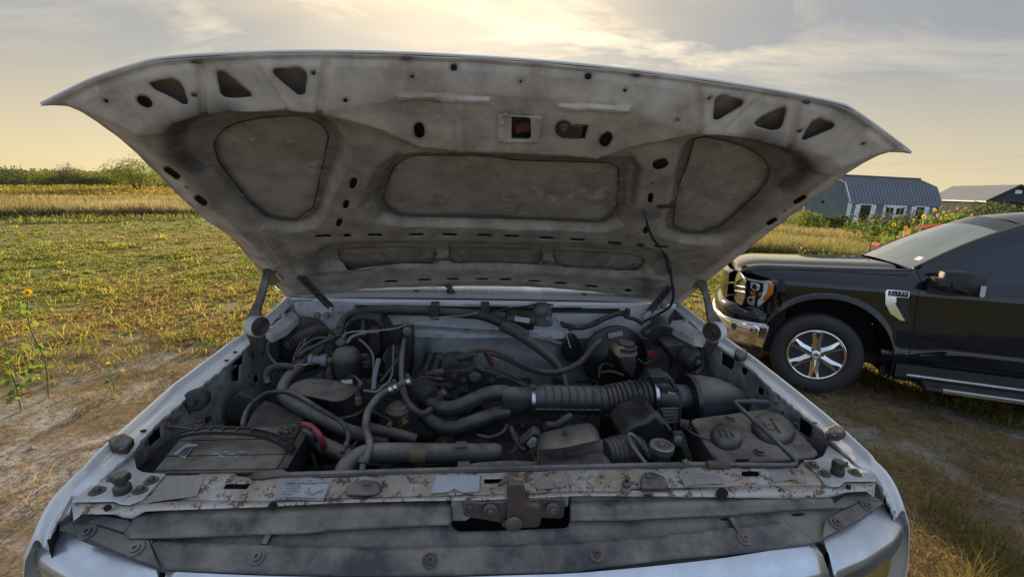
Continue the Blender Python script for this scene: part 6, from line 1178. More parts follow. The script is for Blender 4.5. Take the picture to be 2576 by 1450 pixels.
# front wheel ------------------------------------------------------------
def wheel(a0, sgn=1):
    w = MB(); C = B(a0, .985 * sgn, .405); ax = Bs * sgn
    prof = [(.262, -.02), (.275, .004), (.30, .016), (.345, .020), (.385, .008), (.405, -.015), (.412, -.05), (.412, -.20), (.40, -.235), (.35, -.25), (.26, -.22)]
    ty = w.lathe(C, ax, prof, 64).build('tyre', M['tyre'], bk, smooth=50)
    tr = MB()
    for k in range(72):
        t = k / 72 * 2 * math.pi + .02; u = Bf * math.cos(t) + Bu * math.sin(t); tr.box(C + u * .404 - ax * .028, (.010, .018, .030), 0, np.stack([u, np.cross(ax, u), ax], 1))
    tag(tr.build('tread_blocks', M['tyre'], ty), kind='stuff')
    rim = MB().lathe(C, ax, [(.262, -.20), (.245, -.02), (.258, .002), (.262, .006), (.252, .010), (.240, .004), (.236, -.03), (.225, -.16), (.262, -.20)], 64).build('rim', M['chrome'], bk, smooth=50)
    MB().lathe(C - ax * .10, ax, [(.235, 0), (.235, .002)], 32).build('brake_shadow', M['dark'], rim); MB().lathe(C - ax * .09, ax, [(.15, 0), (.15, .01), (.07, .015)], 32).build('brake_disc', M['rustmetal'], rim)
    hub = MB().lathe(C - ax * .03, ax, [(.085, -.04), (.088, .0), (.078, .014), (.05, .018), (.045, .030), (.03, .034)], 40).build('hub', M['chrome'], rim)
    for k in range(6):
        t = k / 6 * 2 * math.pi + math.radians(88); u = Bf * math.cos(t) + Bu * math.sin(t); v = np.cross(ax, u)
        q = lambda r, w_, z: C + u * r + v * w_ + ax * z
        sp = MB().rings([[q(.05, -.045, -.05), q(.05, -.043, -.016), q(.05, 0, .0), q(.05, .043, -.016), q(.05, .045, -.05)], [q(.14, -.042, -.05), q(.14, -.037, -.008), q(.14, 0, .004), q(.14, .037, -.008), q(.14, .042, -.05)],
                         [q(.20, -.050, -.05), q(.20, -.044, -.003), q(.20, 0, .008), q(.20, .044, -.003), q(.20, .050, -.05)], [q(.246, -.056, -.05), q(.246, -.050, .003), q(.246, 0, .012), q(.246, .050, .003), q(.246, .056, -.05)]])
        so_ = bevel(sp.build('wheel_spoke', M['chrome'], rim), .004)
        for w_ in (-1, 1): MB().rings([[q(.15, w_ * .010, -.004), q(.15, w_ * .014, -.004), q(.225, w_ * .030, .006), q(.225, w_ * .022, .006)], [q(.15, w_ * .010, -.009), q(.15, w_ * .014, -.009), q(.225, w_ * .030, .0), q(.225, w_ * .022, .0)]]).build('spoke_groove', M['lampdark'], so_) if False else None
        MB().prism([q(.168, -.004, .0), q(.168, .004, .0), q(.236, .026, .002), q(.236, -.026, .002)], ax * .0125).build('spoke_pocket', M['lampdark'], so_)
        t2 = t + math.pi / 6; u2 = Bf * math.cos(t2) + Bu * math.sin(t2); MB().lathe(C + u2 * .062 - ax * .018, ax, [(.0125, -.01), (.0125, .012), (.010, .020), (.004, .023)], 10).build('lug_nut', M['lampdark'], hub)
    MB().prism([C + Bf * x + Bu * y + ax * .004 for x, y in ell(0, 0, .032, .032, 0, 24)], ax * .003).build('hub_cap', M['silver'], hub)
    o_ = MB().prism([C + Bf * x + Bu * y + ax * .0075 for x, y in ell(0, 0, .024, .012, 0, 20)], ax * .001).build('hub_oval_badge', M['badge'], hub)
    txt('badge_text', 'Ford', .013, M['silver'], o_, C + ax * .0088, [-Bf, Bu, ax] if sgn > 0 else [Bf, Bu, ax], .0002)
wheel(0, 1); wheel(-3.69, 1)
for a_ in (0, -3.69): MB().lathe(B(a_, -.98, .405), -Bs, [(.10, -.2), (.26, -.24), (.40, -.22), (.412, -.05), (.385, .0), (.26, .0), (.24, -.08), (.05, -.08)], 40).build('tyre', M['tyre'], bk)
# hood ---------------------------------------------------------------------
def hrow(a, fr=0.0):
    lift = .045 * (1 - (a + .65) / 1.4) if a > -.65 else .045
    pr = [(.955, 1.235), (.925, 1.262), (.885, 1.282), (.82, 1.286), (.74, 1.272), (.66, 1.270), (.60, 1.295), (.50, 1.312), (.25, 1.318), (0, 1.320)]
    tp_ = float(sstep(.50, .86, a)); out = []
    for s, h in pr + [(-s, h) for s, h in pr[::-1][1:]]:
        sn_ = s * (1 - .17 * tp_); out.append(B(a + .05 * (1 - (s / .95) ** 2) * tp_ + fr, sn_, h + lift - .10 * tp_ ** 2 * (1 if abs(s) < .9 else .75)))
    return out
rows = [hrow(a) for a in (-.66, -.5, -.3, -.1, .1, .3, .45, .55, .65, .72, .77)]
fr_ = [p + Bf * .012 - Bu * .06 for p in rows[-1]]
hd = MB().rings(rows + [fr_], False, False).build('hood', M['bpaint'], bk, smooth=28)
ms = hd.modifiers.new('subdivision', 'SUBSURF'); ms.levels = 2; ms.render_levels = 2
# cowl, wipers, antenna
MB().rings([[B(-.66, s, 1.33 + .03 * (1 - (s / .9) ** 2)) for s in np.linspace(.88, -.88, 14)], [B(-.80, s, 1.345 + .03 * (1 - (s / .9) ** 2)) for s in np.linspace(.86, -.86, 14)]], False, False).build('cowl', M['bplastic'], bk)
for s0, s1, a1, h1 in ((.55, .02, -.95, 1.47), (-.05, -.55, -.96, 1.48)):
    wo = MB().tube([B(-.70, s0, 1.37), B(-.74, s0 - .05, 1.41), B(-.80, (s0 + s1) / 2 + .1, 1.425), B(a1 + .12, s1, h1 - .05)], .009, 8, sub=4).build('wiper_arm', M['bplastic'], bk); MB().tube([B(-.74, s0 - .02, 1.385), B(-.80, (s0 + s1) / 2, 1.42), B(a1 + .08, s1 - .1, h1 - .06)], .006, 6, sub=3).build('wiper_blade', M['rubber'], wo)
ab, at_ = onpl(*D('R7', 1015, 985), B(0, -.80, 0), Bs), onpl(*D('R7', 1048, 850), B(0, -.80, 0), Bs)
MB().tube([ab, at_], [.008, .005], 8).build('antenna', M['rubber'], bk)
# windshield, pillars, roof, cabin --------------------------------------------
def wrow(k, z=0.0):
    """k from 0 (base) to 1 (roof edge)"""
    out = []
    for s in np.linspace(-1, 1, 17):
        w_ = .83 * (1 - k) + .63 * k; a = (-.70 + .10 * (1 - s * s)) * (1 - k) + (-1.50 + .05 * (1 - s * s)) * k
        h = (1.335 + .045 * (1 - s * s)) * (1 - k) + (1.775 + .085 * (1 - s * s)) * k + .035 * math.sin(math.pi * k) + z
        out.append(B(a, s * w_, h))
    return out
ws = MB().rings([wrow(k) for k in np.linspace(0, .985, 12)], False, False).build('windshield', M['wglass'], bk, smooth=60)
fr = MB().rings([wrow(.80, .0015), wrow(.985, .0015)], False, False); fr.build('shade_band', M['sglass'], ws)
stk = [onpl(*D('W2', *p), B(-1.0, .45, 1.57), -(np.cross(B(-1.50, .2, 1.80) - B(-.70, .2, 1.36), Bs))) for p in [(470, 645), (530, 612), (588, 630), (530, 662)]]
ncam = CAMP - stk[0]; ncam /= np.linalg.norm(ncam)
wn = np.cross(wrow(.5)[12] - wrow(.3)[12], Bs); wn /= np.linalg.norm(wn); wn = wn if wn @ (CAMP - stk[0]) > 0 else -wn
pl0 = (wrow(.35)[13] + wrow(.5)[13]) / 2
P = [onpl(*D('W2', *p), pl0 + wn * .006, wn) for p in [(470, 645), (530, 612), (588, 630), (530, 662)]]; MB().prism(P, wn * .001).build('windshield_sticker', M['label'], ws)
rl_ = []
for a, dz_ in ((-1.50, 0), (-1.60, .045), (-1.80, .075), (-2.2, .09), (-3.0, .09)):
    rl_.append([B(a, s * (.655 + .02 * (a < -1.55)), 1.765 + dz_ * .9 + .075 * (1 - abs(s) ** 2.6)) for s in np.linspace(-1, 1, 17)])
rf_ = MB().rings(rl_, False, False).build('roof', M['bpaint'], bk, smooth=60)
for sg in (1, -1):
    ap_ = []
    for k in np.linspace(0, 1, 10):
        e = wrow(k)[-1 if sg > 0 else 0]; ap_.append([e + Bs * sg * d + Bu * h for d, h in ((-.015, .006), (.010, .014), (.050, .0), (.075, -.045), (.030, -.07))])
    top = ap_[-1]; ap_ += [[p - Bf * d + Bu * z for p in top] for d, z in ((.2, .055), (.5, .085), (1.6, .09))]
    MB().rings(ap_).build('roof_pillar', M['bpaint'], bk, smooth=50)
    gl = [B(a, sg * s, h) for a, s, h in ((-.98, .905, 1.335), (-1.00, .89, 1.41), (-1.12, .845, 1.50), (-1.35, .79, 1.625), (-1.60, .745, 1.715), (-2.2, .72, 1.76), (-3.0, .72, 1.75), (-3.0, .93, 1.13), (-1.30, .955, 1.13), (-1.0, .955, 1.13))]
    if sg > 0:
        gp = [(-.98, 1.13), (-.98, 1.335), (-1.03, 1.42), (-1.15, 1.515), (-1.36, 1.62), (-1.60, 1.705), (-2.0, 1.745), (-3.0, 1.74), (-3.0, 1.13)]
        fm_ = lambda u, v: BQ + np.outer(u, Bf) + np.outer(.965 - .30 * np.clip(v - 1.12, 0, 1) ** 1.25, Bs) + np.outer(v, Bu)
        sheet('side_window', gp, [], .04, fm_, M['sglass'], bk)
        dp = [(-.715, 1.32), (-.80, 1.40), (-1.06, 1.565), (-1.35, 1.70), (-1.60, 1.765), (-3.2, 1.82), (-3.2, 1.10), (-.735, 1.10)]
        fr2 = sheet('door_frame', dp, [gp], .03, lambda u, v: BQ + np.outer(u, Bf) + np.outer(.972 - .30 * np.clip(v - 1.12, 0, 1) ** 1.25, Bs) + np.outer(v, Bu), M['bpaint'], door)
        MB().rings([[B(a, s, h) for s, h in ((.985, 1.115), (.998, 1.125), (.990, 1.14), (.968, 1.14))] for a in (-.80, -1.4, -3.0)]).build('belt_moulding', M['bplastic'], door)
    else: MB().prism(gl, Bs * .01).build('side_window', M['sglass'], bk)
seam = [B(a, float(SIDE(h)) + .0045, h) for a, h in ((-.738, .38), (-.738, .75), (-.7235, 1.06), (-.738, 1.22), (-.712, 1.32), (-.80, 1.402))]
MB().tube(seam[:5], .0032, 6).build('door_gap', M['dark'], door)
MB().tube([B(.50, float(SIDE(1.15)) - .005, 1.155)] + [B(a, .957, h) for a, h in ((.62, 1.237), (.30, 1.262), (-.30, 1.30), (-.66, 1.325))], .003, 6).build('hood_gap', M['dark'], hd)
# crease highlights are real creases in the door: lower moulding step
mo = MB().rings([[B(a, s, h) for s, h in ((.985, lo_), (1.020, lo_ - .035), (1.014, .485), (.985, .44))] for a, lo_ in ((-.52, .545), (-.74, .545), (-.95, .60), (-1.15, .62), (-1.6, .62), (-3.2, .62))]); mo.build('door_step_moulding', M['bpaint'], door, smooth=20)
# mirror ---------------------------------------------------------------------
mp0 = 1.14
def mirror_pts(L, sv): return [bside('W2', *p, sv) for p in L]
mh = [(825, 775), (900, 768), (1100, 790), (1240, 815), (1275, 850), (1283, 950), (1265, 1050), (1180, 1065), (1060, 1040), (990, 1005), (800, 985), (720, 960), (712, 850), (795, 850)]
Fm = mirror_pts(mh, 1.16); mo = MB(); cF = np.mean(Fm, 0)
mo.rings([[cF + (p - cF) * k + Bs * d for p in Fm] for k, d in ((.93, -.13), (1.0, -.11), (1.02, -.03), (.97, .0), (.85, .02), (.05, .025))])
mir = mo.build('wing_mirror', M['bplastic'], bk, smooth=50)
bevel(MB().prism(mirror_pts([(715, 855), (885, 880), (870, 960), (725, 935)], 1.195), Bs * .012).build('mirror_arm', M['bplastic'], mir), .006)
bevel(MB().prism(mirror_pts([(890, 885), (1000, 905), (980, 985), (880, 960)], 1.195), Bs * .012).build('mirror_arm', M['bplastic'], mir), .006)
bevel(MB().prism(mirror_pts([(1205, 938), (1264, 940), (1245, 1045), (1225, 1064), (1183, 1050)], 1.192), Bs * .008).build('mirror_marker_lamp', M['label'], mir), .003)
MB().prism([bside('W2', *p, .985) for p in [(640, 830), (760, 780), (1040, 980), (1060, 1050), (770, 1040), (600, 1010)]], Bs * .02).build('mirror_base', M['bplastic'], mir)
MB().bar(B(-.92, .98, 1.20), B(-.95, 1.10, 1.21), .10, .07).build('mirror_stalk', M['bplastic'], mir)
# fender vent badge -------------------------------------------------------------
def sp(L, sv): return [bside('W2', *p, sv) for p in L]
def tiltp(L, sv):
    P = [bside('W2', *p, sv) for p in L]; P = [p - Bs * max(0, ((p - BQ) @ Bu - .85)) * .035 for p in P]; return MB().prism(P, Bs * .008)
vb = tiltp([(165, 1000), (182, 975), (432, 998), (420, 1068), (285, 1060), (285, 1115), (268, 1130), (375, 1315), (330, 1315), (215, 1240), (160, 1130)], 1.010).build('fender_badge', M['chrome'], lf_)
bevel(vb, .002)
nb = MB().prism([p - Bs * .0095 for p in sp([(202, 988), (425, 1003), (414, 1064), (196, 1045)], 1.0195)], Bs * .0016).build('badge_nameplate', M['badge'], vb)
bevel(MB().prism(sp([(290, 1068), (420, 1072), (405, 1200), (440, 1345), (378, 1318), (275, 1135)], 1.002), Bs * .005).build('vent_panel', M['bplastic'], lf_), .002)
o0 = bside('W2', 308, 1016, 1.0125); d0 = bside('W2', 405, 1020, 1.0125) - o0
txt('badge_text', 'F-150', .045, M['silver'], nb, o0, [-Bf, Bu, Bs], .0005, sx=1.30)
txt('badge_text', 'XLT', .021, M['silver'], nb, bside('W2', 238, 1036, 1.0125), [-Bf, Bu, Bs], .0005, sx=1.25)
# headlamp ---------------------------------------------------------------------
A0, S0, A1, S1 = .43, .985, .80, .74
def lamp(name, L, m, off, t, par, s='W1'):
    P, nn = bplane(s, L, A0, S0, A1, S1, off); o = MB().prism(P, -nn * t).build(name, m, par); return bevel(o, .003)
hl = lamp('headlight', [(268, 252), (345, 300), (480, 325), (560, 320), (625, 325), (648, 355), (640, 440), (600, 500), (440, 640), (400, 655), (330, 620), (268, 590), (300, 400), (290, 300)], M['lampdark'], .0, .02, bk)
lamp('lamp_chrome_frame', [(268, 252), (345, 300), (480, 325), (560, 318), (625, 324), (648, 355), (640, 440), (600, 500), (440, 640), (400, 652), (375, 640), (440, 585), (520, 520), (560, 400), (570, 345), (480, 345), (340, 318), (275, 275)], M['silver'], .006, .006, hl)
lamp('amber_marker', [(572, 362), (628, 372), (635, 410), (622, 450), (545, 535), (505, 535), (545, 460), (562, 400)], M['amber'], .011, .008, hl)
lamp('amber_reflector', [(362, 430), (480, 455), (490, 470), (440, 505), (365, 470)], M['amber'], .006, .004, hl)
for L in ([(368, 335), (440, 350), (470, 370), (455, 430), (400, 430), (365, 400)], [(335, 495), (420, 490), (440, 530), (400, 590), (345, 580), (330, 540)]):
    o = lamp('lamp_projector', L, M['silver'], .008, .008, hl); P, nn = bplane('W1', [(sum(p[0] for p in L) / 6, sum(p[1] for p in L) / 6)], A0, S0, A1, S1, .010); MB().lathe(P[0], nn, [(.030, 0), (.030, .004), (.022, .007), (.01, .008)], 20).build('projector_lens', M['chrome'], hl)
lamp('lamp_light_bar', [(375, 642), (385, 600), (480, 500), (505, 430), (508, 345), (562, 345), (556, 400), (540, 455), (500, 530), (430, 615)], M['silver'], .007, .003, hl)
lamp('lamp_surround', [(455, 320), (560, 312), (640, 318), (700, 330), (735, 440), (700, 500), (600, 560), (430, 672), (385, 662), (440, 640), (605, 505), (645, 440), (652, 350), (625, 318)], M['bpaint'], .004, .03, bk)
# grille corner, nose, bumper ---------------------------------------------------
A2, S2 = .93, .0
def nose(name, L, m, off, t, par=bk):
    P, nn = bplane('W1', L, A1, S1, A2, S2, off); return bevel(MB().prism(P, -nn * t).build(name, m, par), .004)
gr = nose('grille', [(262, 245), (300, 300), (310, 330), (300, 520), (270, 595), (190, 540), (185, 440), (195, 330), (220, 250)], M['lampdark'], -.01, .012)
for y in (385, 440): nose('grille_bar', [(192, y - 18), (304, y + 4), (304, y + 14), (192, y - 6)], M['silver'], .002, .006, gr)
nose('grille_surround', [(222, 240), (262, 238), (305, 300), (320, 330), (306, 345), (270, 300), (215, 330), (190, 420), (182, 400), (200, 290)], M['chrome'], .006, .006, gr)
# full width front end for other viewpoints
pth = [(.47, .985), (.60, .975), (.76, .90), (.88, .74), (.945, .45), (.965, .15), (.965, -.15), (.945, -.45), (.88, -.74), (.76, -.90), (.60, -.975), (.47, -.985)]
Pp = spline([(a, s, 0) for a, s in pth], 5)
def band_(name, prof, m, sl=slice(None), par=bk, smooth=40):
    R = []
    Q_ = Pp[sl]; T_ = np.gradient(Pp, axis=0)[sl]
    for q, t in zip(Q_, T_):
        nrm = np.array([-t[1], t[0]]); nrm = nrm / np.linalg.norm(nrm); 
        if nrm[0] * .4 + nrm[1] * q[1] < 0 and False: nrm = -nrm
        nrm = -nrm if (nrm @ np.array([q[0] - .2, q[1]])) < 0 else nrm
        R.append([B(q[0] + nrm[0] * d, q[1] + nrm[1] * d, h) for d, h in prof])
    return MB().rings(R, False, False).build(name, m, par, smooth)
bm_ = band_('front_bumper', [(-.02, .655), (.012, .650), (.022, .62), (.018, .52), (.0, .43), (-.04, .40)], M['chrome'])
band_('bumper_top_edge', [(-.03, .672), (.010, .672), (.020, .662), (.014, .650)], M['silver'], par=bm_)
band_('bumper_upper', [(-.06, .84), (-.02, .82), (.004, .78), (.0, .672)], M['bpaint'])
band_('air_dam', [(-.02, .41), (-.03, .30), (-.08, .27)], M['bplastic'])
band_('nose_panel', [(-.10, 1.18), (-.05, 1.15), (-.05, .86)], M['bpaint'], slice(17, None))
P, nn = bplane('W1', [(92, 605), (130, 562), (115, 640), (200, 822), (275, 845), (325, 775), (560, 830), (530, 940), (492, 1052), (380, 1012), (250, 962), (112, 862), (86, 720)], .52, .99, .93, .62, .022)
bevel(MB().prism(P, -nn * .03).build('bumper_corner', M['chrome'], bm_), .006)
lamp('fender_nose', [(262, 170), (300, 150), (520, 225), (720, 310), (740, 440), (640, 318), (560, 312), (455, 318), (345, 298), (268, 250)], M['bpaint'], -.003, .03, bk)
lamp('fender_nose', [(142, 562), (190, 540), (268, 592), (385, 664), (440, 660), (620, 520), (715, 470), (700, 600), (565, 700), (558, 808), (335, 767), (300, 735), (180, 672)], M['bpaint'], -.008, .03, bk)
P, nn = bplane('W1', [(133, 560), (152, 640), (202, 768), (262, 815), (298, 786), (332, 764), (560, 820), (558, 844), (350, 802), (322, 794), (285, 852), (198, 838), (120, 690), (110, 640)], .52, .99, .93, .62, .030)

MB().prism(P, -nn * .008).build('bumper_bright_edge', M['silver'], bm_)
P, nn = bplane('W1', [(182, 678), (310, 745), (290, 795), (215, 760)], .52, .99, .93, .62, .034); fg = MB().prism(P, -nn * .01).build('fog_lamp', M['lampdark'], bm_)
P, nn = bplane('W1', [(200, 700), (295, 752), (282, 780), (225, 750)], .52, .99, .93, .62, .038); MB().prism(P, -nn * .004).build('fog_lamp_lens', M['silver'], fg)
MB().prism(BB([(.60, -.9, 1.0), (.60, .9, 1.0), (.60, .9, .35), (.60, -.9, .35)]), Bf * -.3).build('engine_bay', M['dark'], bk)
MB().prism(BB([(.5, -.8, .45), (.5, .8, .45), (-4.2, .85, .45), (-4.2, -.85, .45)]), Bu * -.10).build('underbody', M['dark'], bk)
MB().prism(BB([(-.6, -.98, .42), (-3.0, -.98, .42), (-3.0, -.98, .20), (-.6, -.98, .20)]), Bs * .08).build('far_rocker_sun_block', M['bplastic'], bk)  # unseen far sill, added to stop low sun passing beneath the truck
MB().prism(BB([(.5, .45, .46), (-4.2, .45, .46), (-4.2, .45, .26), (.5, .45, .26)]), Bs * -.9).build('underside_sun_block', M['dark'], bk)  # unseen slab added to shade the ground under the truck
MB().prism(BB([(-.72, -.85, 1.10), (-.72, .85, 1.10), (-3.1, .85, 1.10), (-3.1, -.85, 1.10)]), Bu * -.5).build('cabin_floor', M['dark'], bk)
bd = MB().rings([[B(a, s, h) for s, h in ((-.97, .45), (-1.0, 1.0), (-.96, 1.36), (.96, 1.36), (1.0, 1.0), (.97, .45))] for a in (-3.22, -5.0)]); bd.build('cargo_bed', M['bpaint'], bk)
sw = MB().tube([B(-1.28 + .13 * math.cos(t) * .5, .45 + .19 * math.cos(t), 1.22 + .19 * math.sin(t)) for t in np.linspace(0, 2 * math.pi, 20)], .014, 6).build('steering_wheel', M['bplastic'], bk)
# ================================================================== SHEDS AND BACKGROUND THINGS
M['siding'] = mat('blue_grey_siding', (.175, .235, .28), .9, var=.18, vscale=2, bump=.2, spec=.05)
M['siding2'] = mat('green_grey_siding', (.075, .085, .085), .9, var=.2, vscale=1.5, bump=.2, spec=.03)
M['trimw'] = mat('white_trim', (.78, .79, .80), .6, var=.1)
M['roofm'] = mat('charcoal_metal_roof', (.15, .165, .195), .42, metal=.3, var=.12, vscale=1)
M['roofm2'] = mat('grey_metal_roof', (.30, .31, .34), .45, metal=.3, var=.12, vscale=1)
M['winglass'] = mat('window_glass', (.02, .016, .013), .08, var=.4, vscale=3, coat=.6, bump=0)
def frame(C0, dx):
    dx = np.array([dx[0], dx[1], 0.]); dx /= np.linalg.norm(dx); dy = np.array([-dx[1], dx[0], 0.]); C0 = np.array(C0, float)
    return lambda x, y, z: C0 + dx * x + dy * y + np.array([0, 0, z])
shed = tag(empty('storage_shed', (27.3, 27.6, -1.34)), 'blue-grey barn-roofed shed with white trimmed windows and shuttered white frames', 'shed')
F = frame((23.87, 25.62, -1.34), (6.88, .43)); L_, W_ = 6.9, 3.66; ez, kz, rz = 1.87, 3.02, 3.52
ky = .62; gab = [(0, 0), (0, ez), (ky, kz), (W_ / 2, rz), (W_ - ky, kz), (W_, ez), (W_, 0)]
core_ = MB().prism([F(.02, max(.02, min(W_ - .02, y)), z + .25 if z < .1 else z - .03) for y, z in gab], F(L_ - .04, 0, 0) - F(0, 0, 0)); core_.build('wall', M['siding'], shed)
import itertools
bw = .203
def gtop(y): return float(np.interp(y, [g[0] for g in gab[1:6]], [g[1] for g in gab[1:6]]))
for x0, side_ in ((0.0, -1),):
    n_ = int(W_ / bw)
    for i in range(n_):
        y0 = i * W_ / n_ + .006; y1 = (i + 1) * W_ / n_ - .006
        MB().prism([F(-.012, y0, .25), F(-.012, y1, .25), F(-.012, y1, 1.93), F(-.012, y0, 1.93)], F(.02, 0, 0) - F(0, 0, 0)).build('siding_board', M['siding'], shed)
        MB().prism([F(-.012, y0, 1.945), F(-.012, y1, 1.945), F(-.012, y1, max(1.95, gtop(y1) - .02)), F(-.012, y0, max(1.95, gtop(y0) - .02))], F(.02, 0, 0) - F(0, 0, 0)).build('siding_board', M['siding'], shed)
MB().box(F(-.016, W_ / 2, 1.937), (.014, W_, .02), math.atan2(.43, 6.88)).build('siding_flashing', M['siding'], shed)
n_ = int(L_ / bw); wins = [(.75, 1.55, .55, 1.72), (2.55, 4.15, 1.02, 1.68), (4.95, 5.60, .55, 1.72)]
for i in range(n_):
    x0 = i * L_ / n_ + .006; x1 = (i + 1) * L_ / n_ - .006
    MB().prism([F(x0, -.012, .25), F(x1, -.012, .25), F(x1, -.012, ez - .02), F(x0, -.012, ez - .02)], F(0, .02, 0) - F(0, 0, 0)).build('siding_board', M['siding'], shed)
rzr = math.atan2(.43, 6.88)
for x, y, w_, d_ in ((.05, -.02, .13, .03), (-.02, .05, .03, .13), (L_ - .05, -.02, .13, .03), (-.02, W_ - .05, .03, .13)): MB().box(F(x, y, .25 + (ez - .25) / 2), (w_, d_, ez - .25), rzr).build('corner_trim', M['trimw'], shed)
for a, b in zip(gab[1:5], gab[2:6]): MB().bar(F(-.05, a[0], a[1] + .00), F(-.05, b[0], b[1] + .0), .05, .11, up=F(-1, 0, 0) - F(0, 0, 0)).build('rake_trim', M['trimw'], shed)
for x0, x1, z0, z1 in (wins[0], wins[2]):
    w_ = MB().box(F((x0 + x1) / 2, -.03, (z0 + z1) / 2), (x1 - x0 + .16, .04, z1 - z0 + .16), rzr).build('window', M['trimw'], shed)
    MB().box(F((x0 + x1) / 2, -.054, (z0 + z1) / 2), (x1 - x0 - .04, .012, z1 - z0 - .04), rzr).build('pane', M['winglass'], w_)
    MB().box(F((x0 + x1) / 2, -.062, (z0 + z1) / 2), (x1 - x0 - .04, .012, .03), rzr).build('sash_bar', M['winglass'], w_)
    for sx in (x0 - .22, x1 + .22):
        sh_ = MB().box(F(sx, -.035, (z0 + z1) / 2), (.27, .03, z1 - z0 + .02), rzr).build('shutter', M['trimw'], shed)
        for zz in (z0 + .18, z1 - .18): MB().box(F(sx, -.056, zz), (.25, .02, .09), rzr).build('shutter_batten', M['trimw'], sh_)
x0, x1, z0, z1 = wins[1]
dr = MB().box(F((x0 + x1) / 2, -.03, (.3 + z1) / 2), (x1 - x0 + .16, .04, z1 - .3 + .14), rzr).build('double_door', M['trimw'], shed)
for k in (0, 1):
    cx = x0 + (x1 - x0) * (.25 + .5 * k); MB().box(F(cx, -.056, 1.38), (.56, .02, .42), rzr).build('pane', M['winglass'], dr); MB().box(F(cx, -.054, .66), (.62, .012, .70), rzr).build('door_panel', M['siding'], dr)
    MB().box(F(cx, -.064, 1.38), (.02, .01, .42), rzr).build('glazing_bar', M['trimw'], dr); MB().box(F(x0 + .10 + (x1 - x0 - .2) * k, -.062, 1.62), (.26, .012, .03), rzr).build('hinge', M['dark'], dr)
def roofside(par, m, Fr, a, b, length, n_, name='roof_panel', over=.12):
    d = np.array([b[0] - a[0], b[1] - a[1]]); nx_ = np.array([-d[1], d[0]]) / np.linalg.norm(d); 
    if nx_[1] < 0: nx_ = -nx_
    t = .02
    for i in range(n_):
        u0 = -over + (length + 2 * over) * i / n_ ; u1 = -over + (length + 2 * over) * (i + 1) / n_ - .004
        q = lambda u, p, z: Fr(u, p[0] + nx_[0] * z, p[1] + nx_[1] * z)
        R = []
        for p in (a, b): R.append([q(u0, p, .0), q(u0, p, .035), q(u0 + .035, p, .035), q(u0 + .05, p, .012), q(u1, p, .012), q(u1, p, 0)])
        MB().rings(R).build(name, m, par, smooth=20)
for a, b in zip(gab[1:5], gab[2:6]):
    e = .10; aa = (a[0] - (.06 if a[0] < .1 else 0), a[1] - (.10 if a[0] < .1 else 0)); bb = (b[0] + (.06 if b[0] > W_ - .1 else 0), b[1] - (.10 if b[0] > W_ - .1 else 0)); roofside(shed, M['roofm'], F, aa, bb, L_, 28)
MB().tube([F(-.12, W_ / 2, rz + .05), F(L_ + .12, W_ / 2, rz + .05)], .05, 8).build('ridge_cap', M['roofm'], shed)
vt = MB().lathe(F(-.02, 2.05, 1.78), F(-1, 0, 0) - F(0, 0, 0), [(.10, 0), (.10, .04), (.05, .06)], 14).build('wall_vent', M['dark'], shed)
for x in (1, 3, 5): MB().box(F(x, .2, .12), (.3, .3, .24), rzr).build('skid_block', M['trimw'], shed)
MB().box(F(L_ / 2, W_ / 2, .17), (L_ - .1, W_ - .1, .16), rzr).build('floor_frame', M['dark'], shed)
# second building
s2 = tag(empty('storage_building', (44, 34, -1.34)), 'grey-green gabled metal-roofed building farther off behind blue-grey shed', 'building')
F2 = frame((40.7, 31.3, -1.34), (2.8, 6.0)); 
# x runs away along the eave, y to the left of that; the gable spans towards -y
L2, W2_ = 9.0, 3.3; ez2, rz2 = 2.38, 3.62
g2 = [(0, 0), (0, ez2), (-W2_ / 2, rz2), (-W2_, ez2), (-W2_, 0)]
MB().prism([F2(0, y, z) for y, z in g2], F2(L2, 0, 0) - F2(0, 0, 0)).build('wall', M['siding2'], s2)
roofside(s2, M['roofm2'], F2, (.12, ez2 - .08), (-W2_ / 2, rz2), L2, 24, over=.12); roofside(s2, M['roofm2'], F2, (-W2_ / 2, rz2), (-W2_ - .12, ez2 - .08), L2, 24, over=.12)
MB().bar(F2(-.14, .16, ez2 - .12), F2(L2 + .2, .16, ez2 - .12), .05, .09).build('eave_trim', M['roofm2'], s2)
MB().bar(F2(-.14, .16, ez2 - .1), F2(-.14, -W2_ / 2, rz2 - .02), .04, .14).bar(F2(-.14, -W2_ / 2, rz2 - .02), F2(-.14, -W2_ - .16, ez2 - .1), .04, .14).build('rake_trim', M['siding2'], s2)
MB().prism([F2(-.03, -W2_ / 2 + dy, dz) for dy, dz in ((-.2, 2.95), (.2, 2.95), (.2, 3.22), (-.2, 3.22))], F2(-.03, 0, 0) - F2(0, 0, 0)).build('gable_vent', M['trimw'], s2)
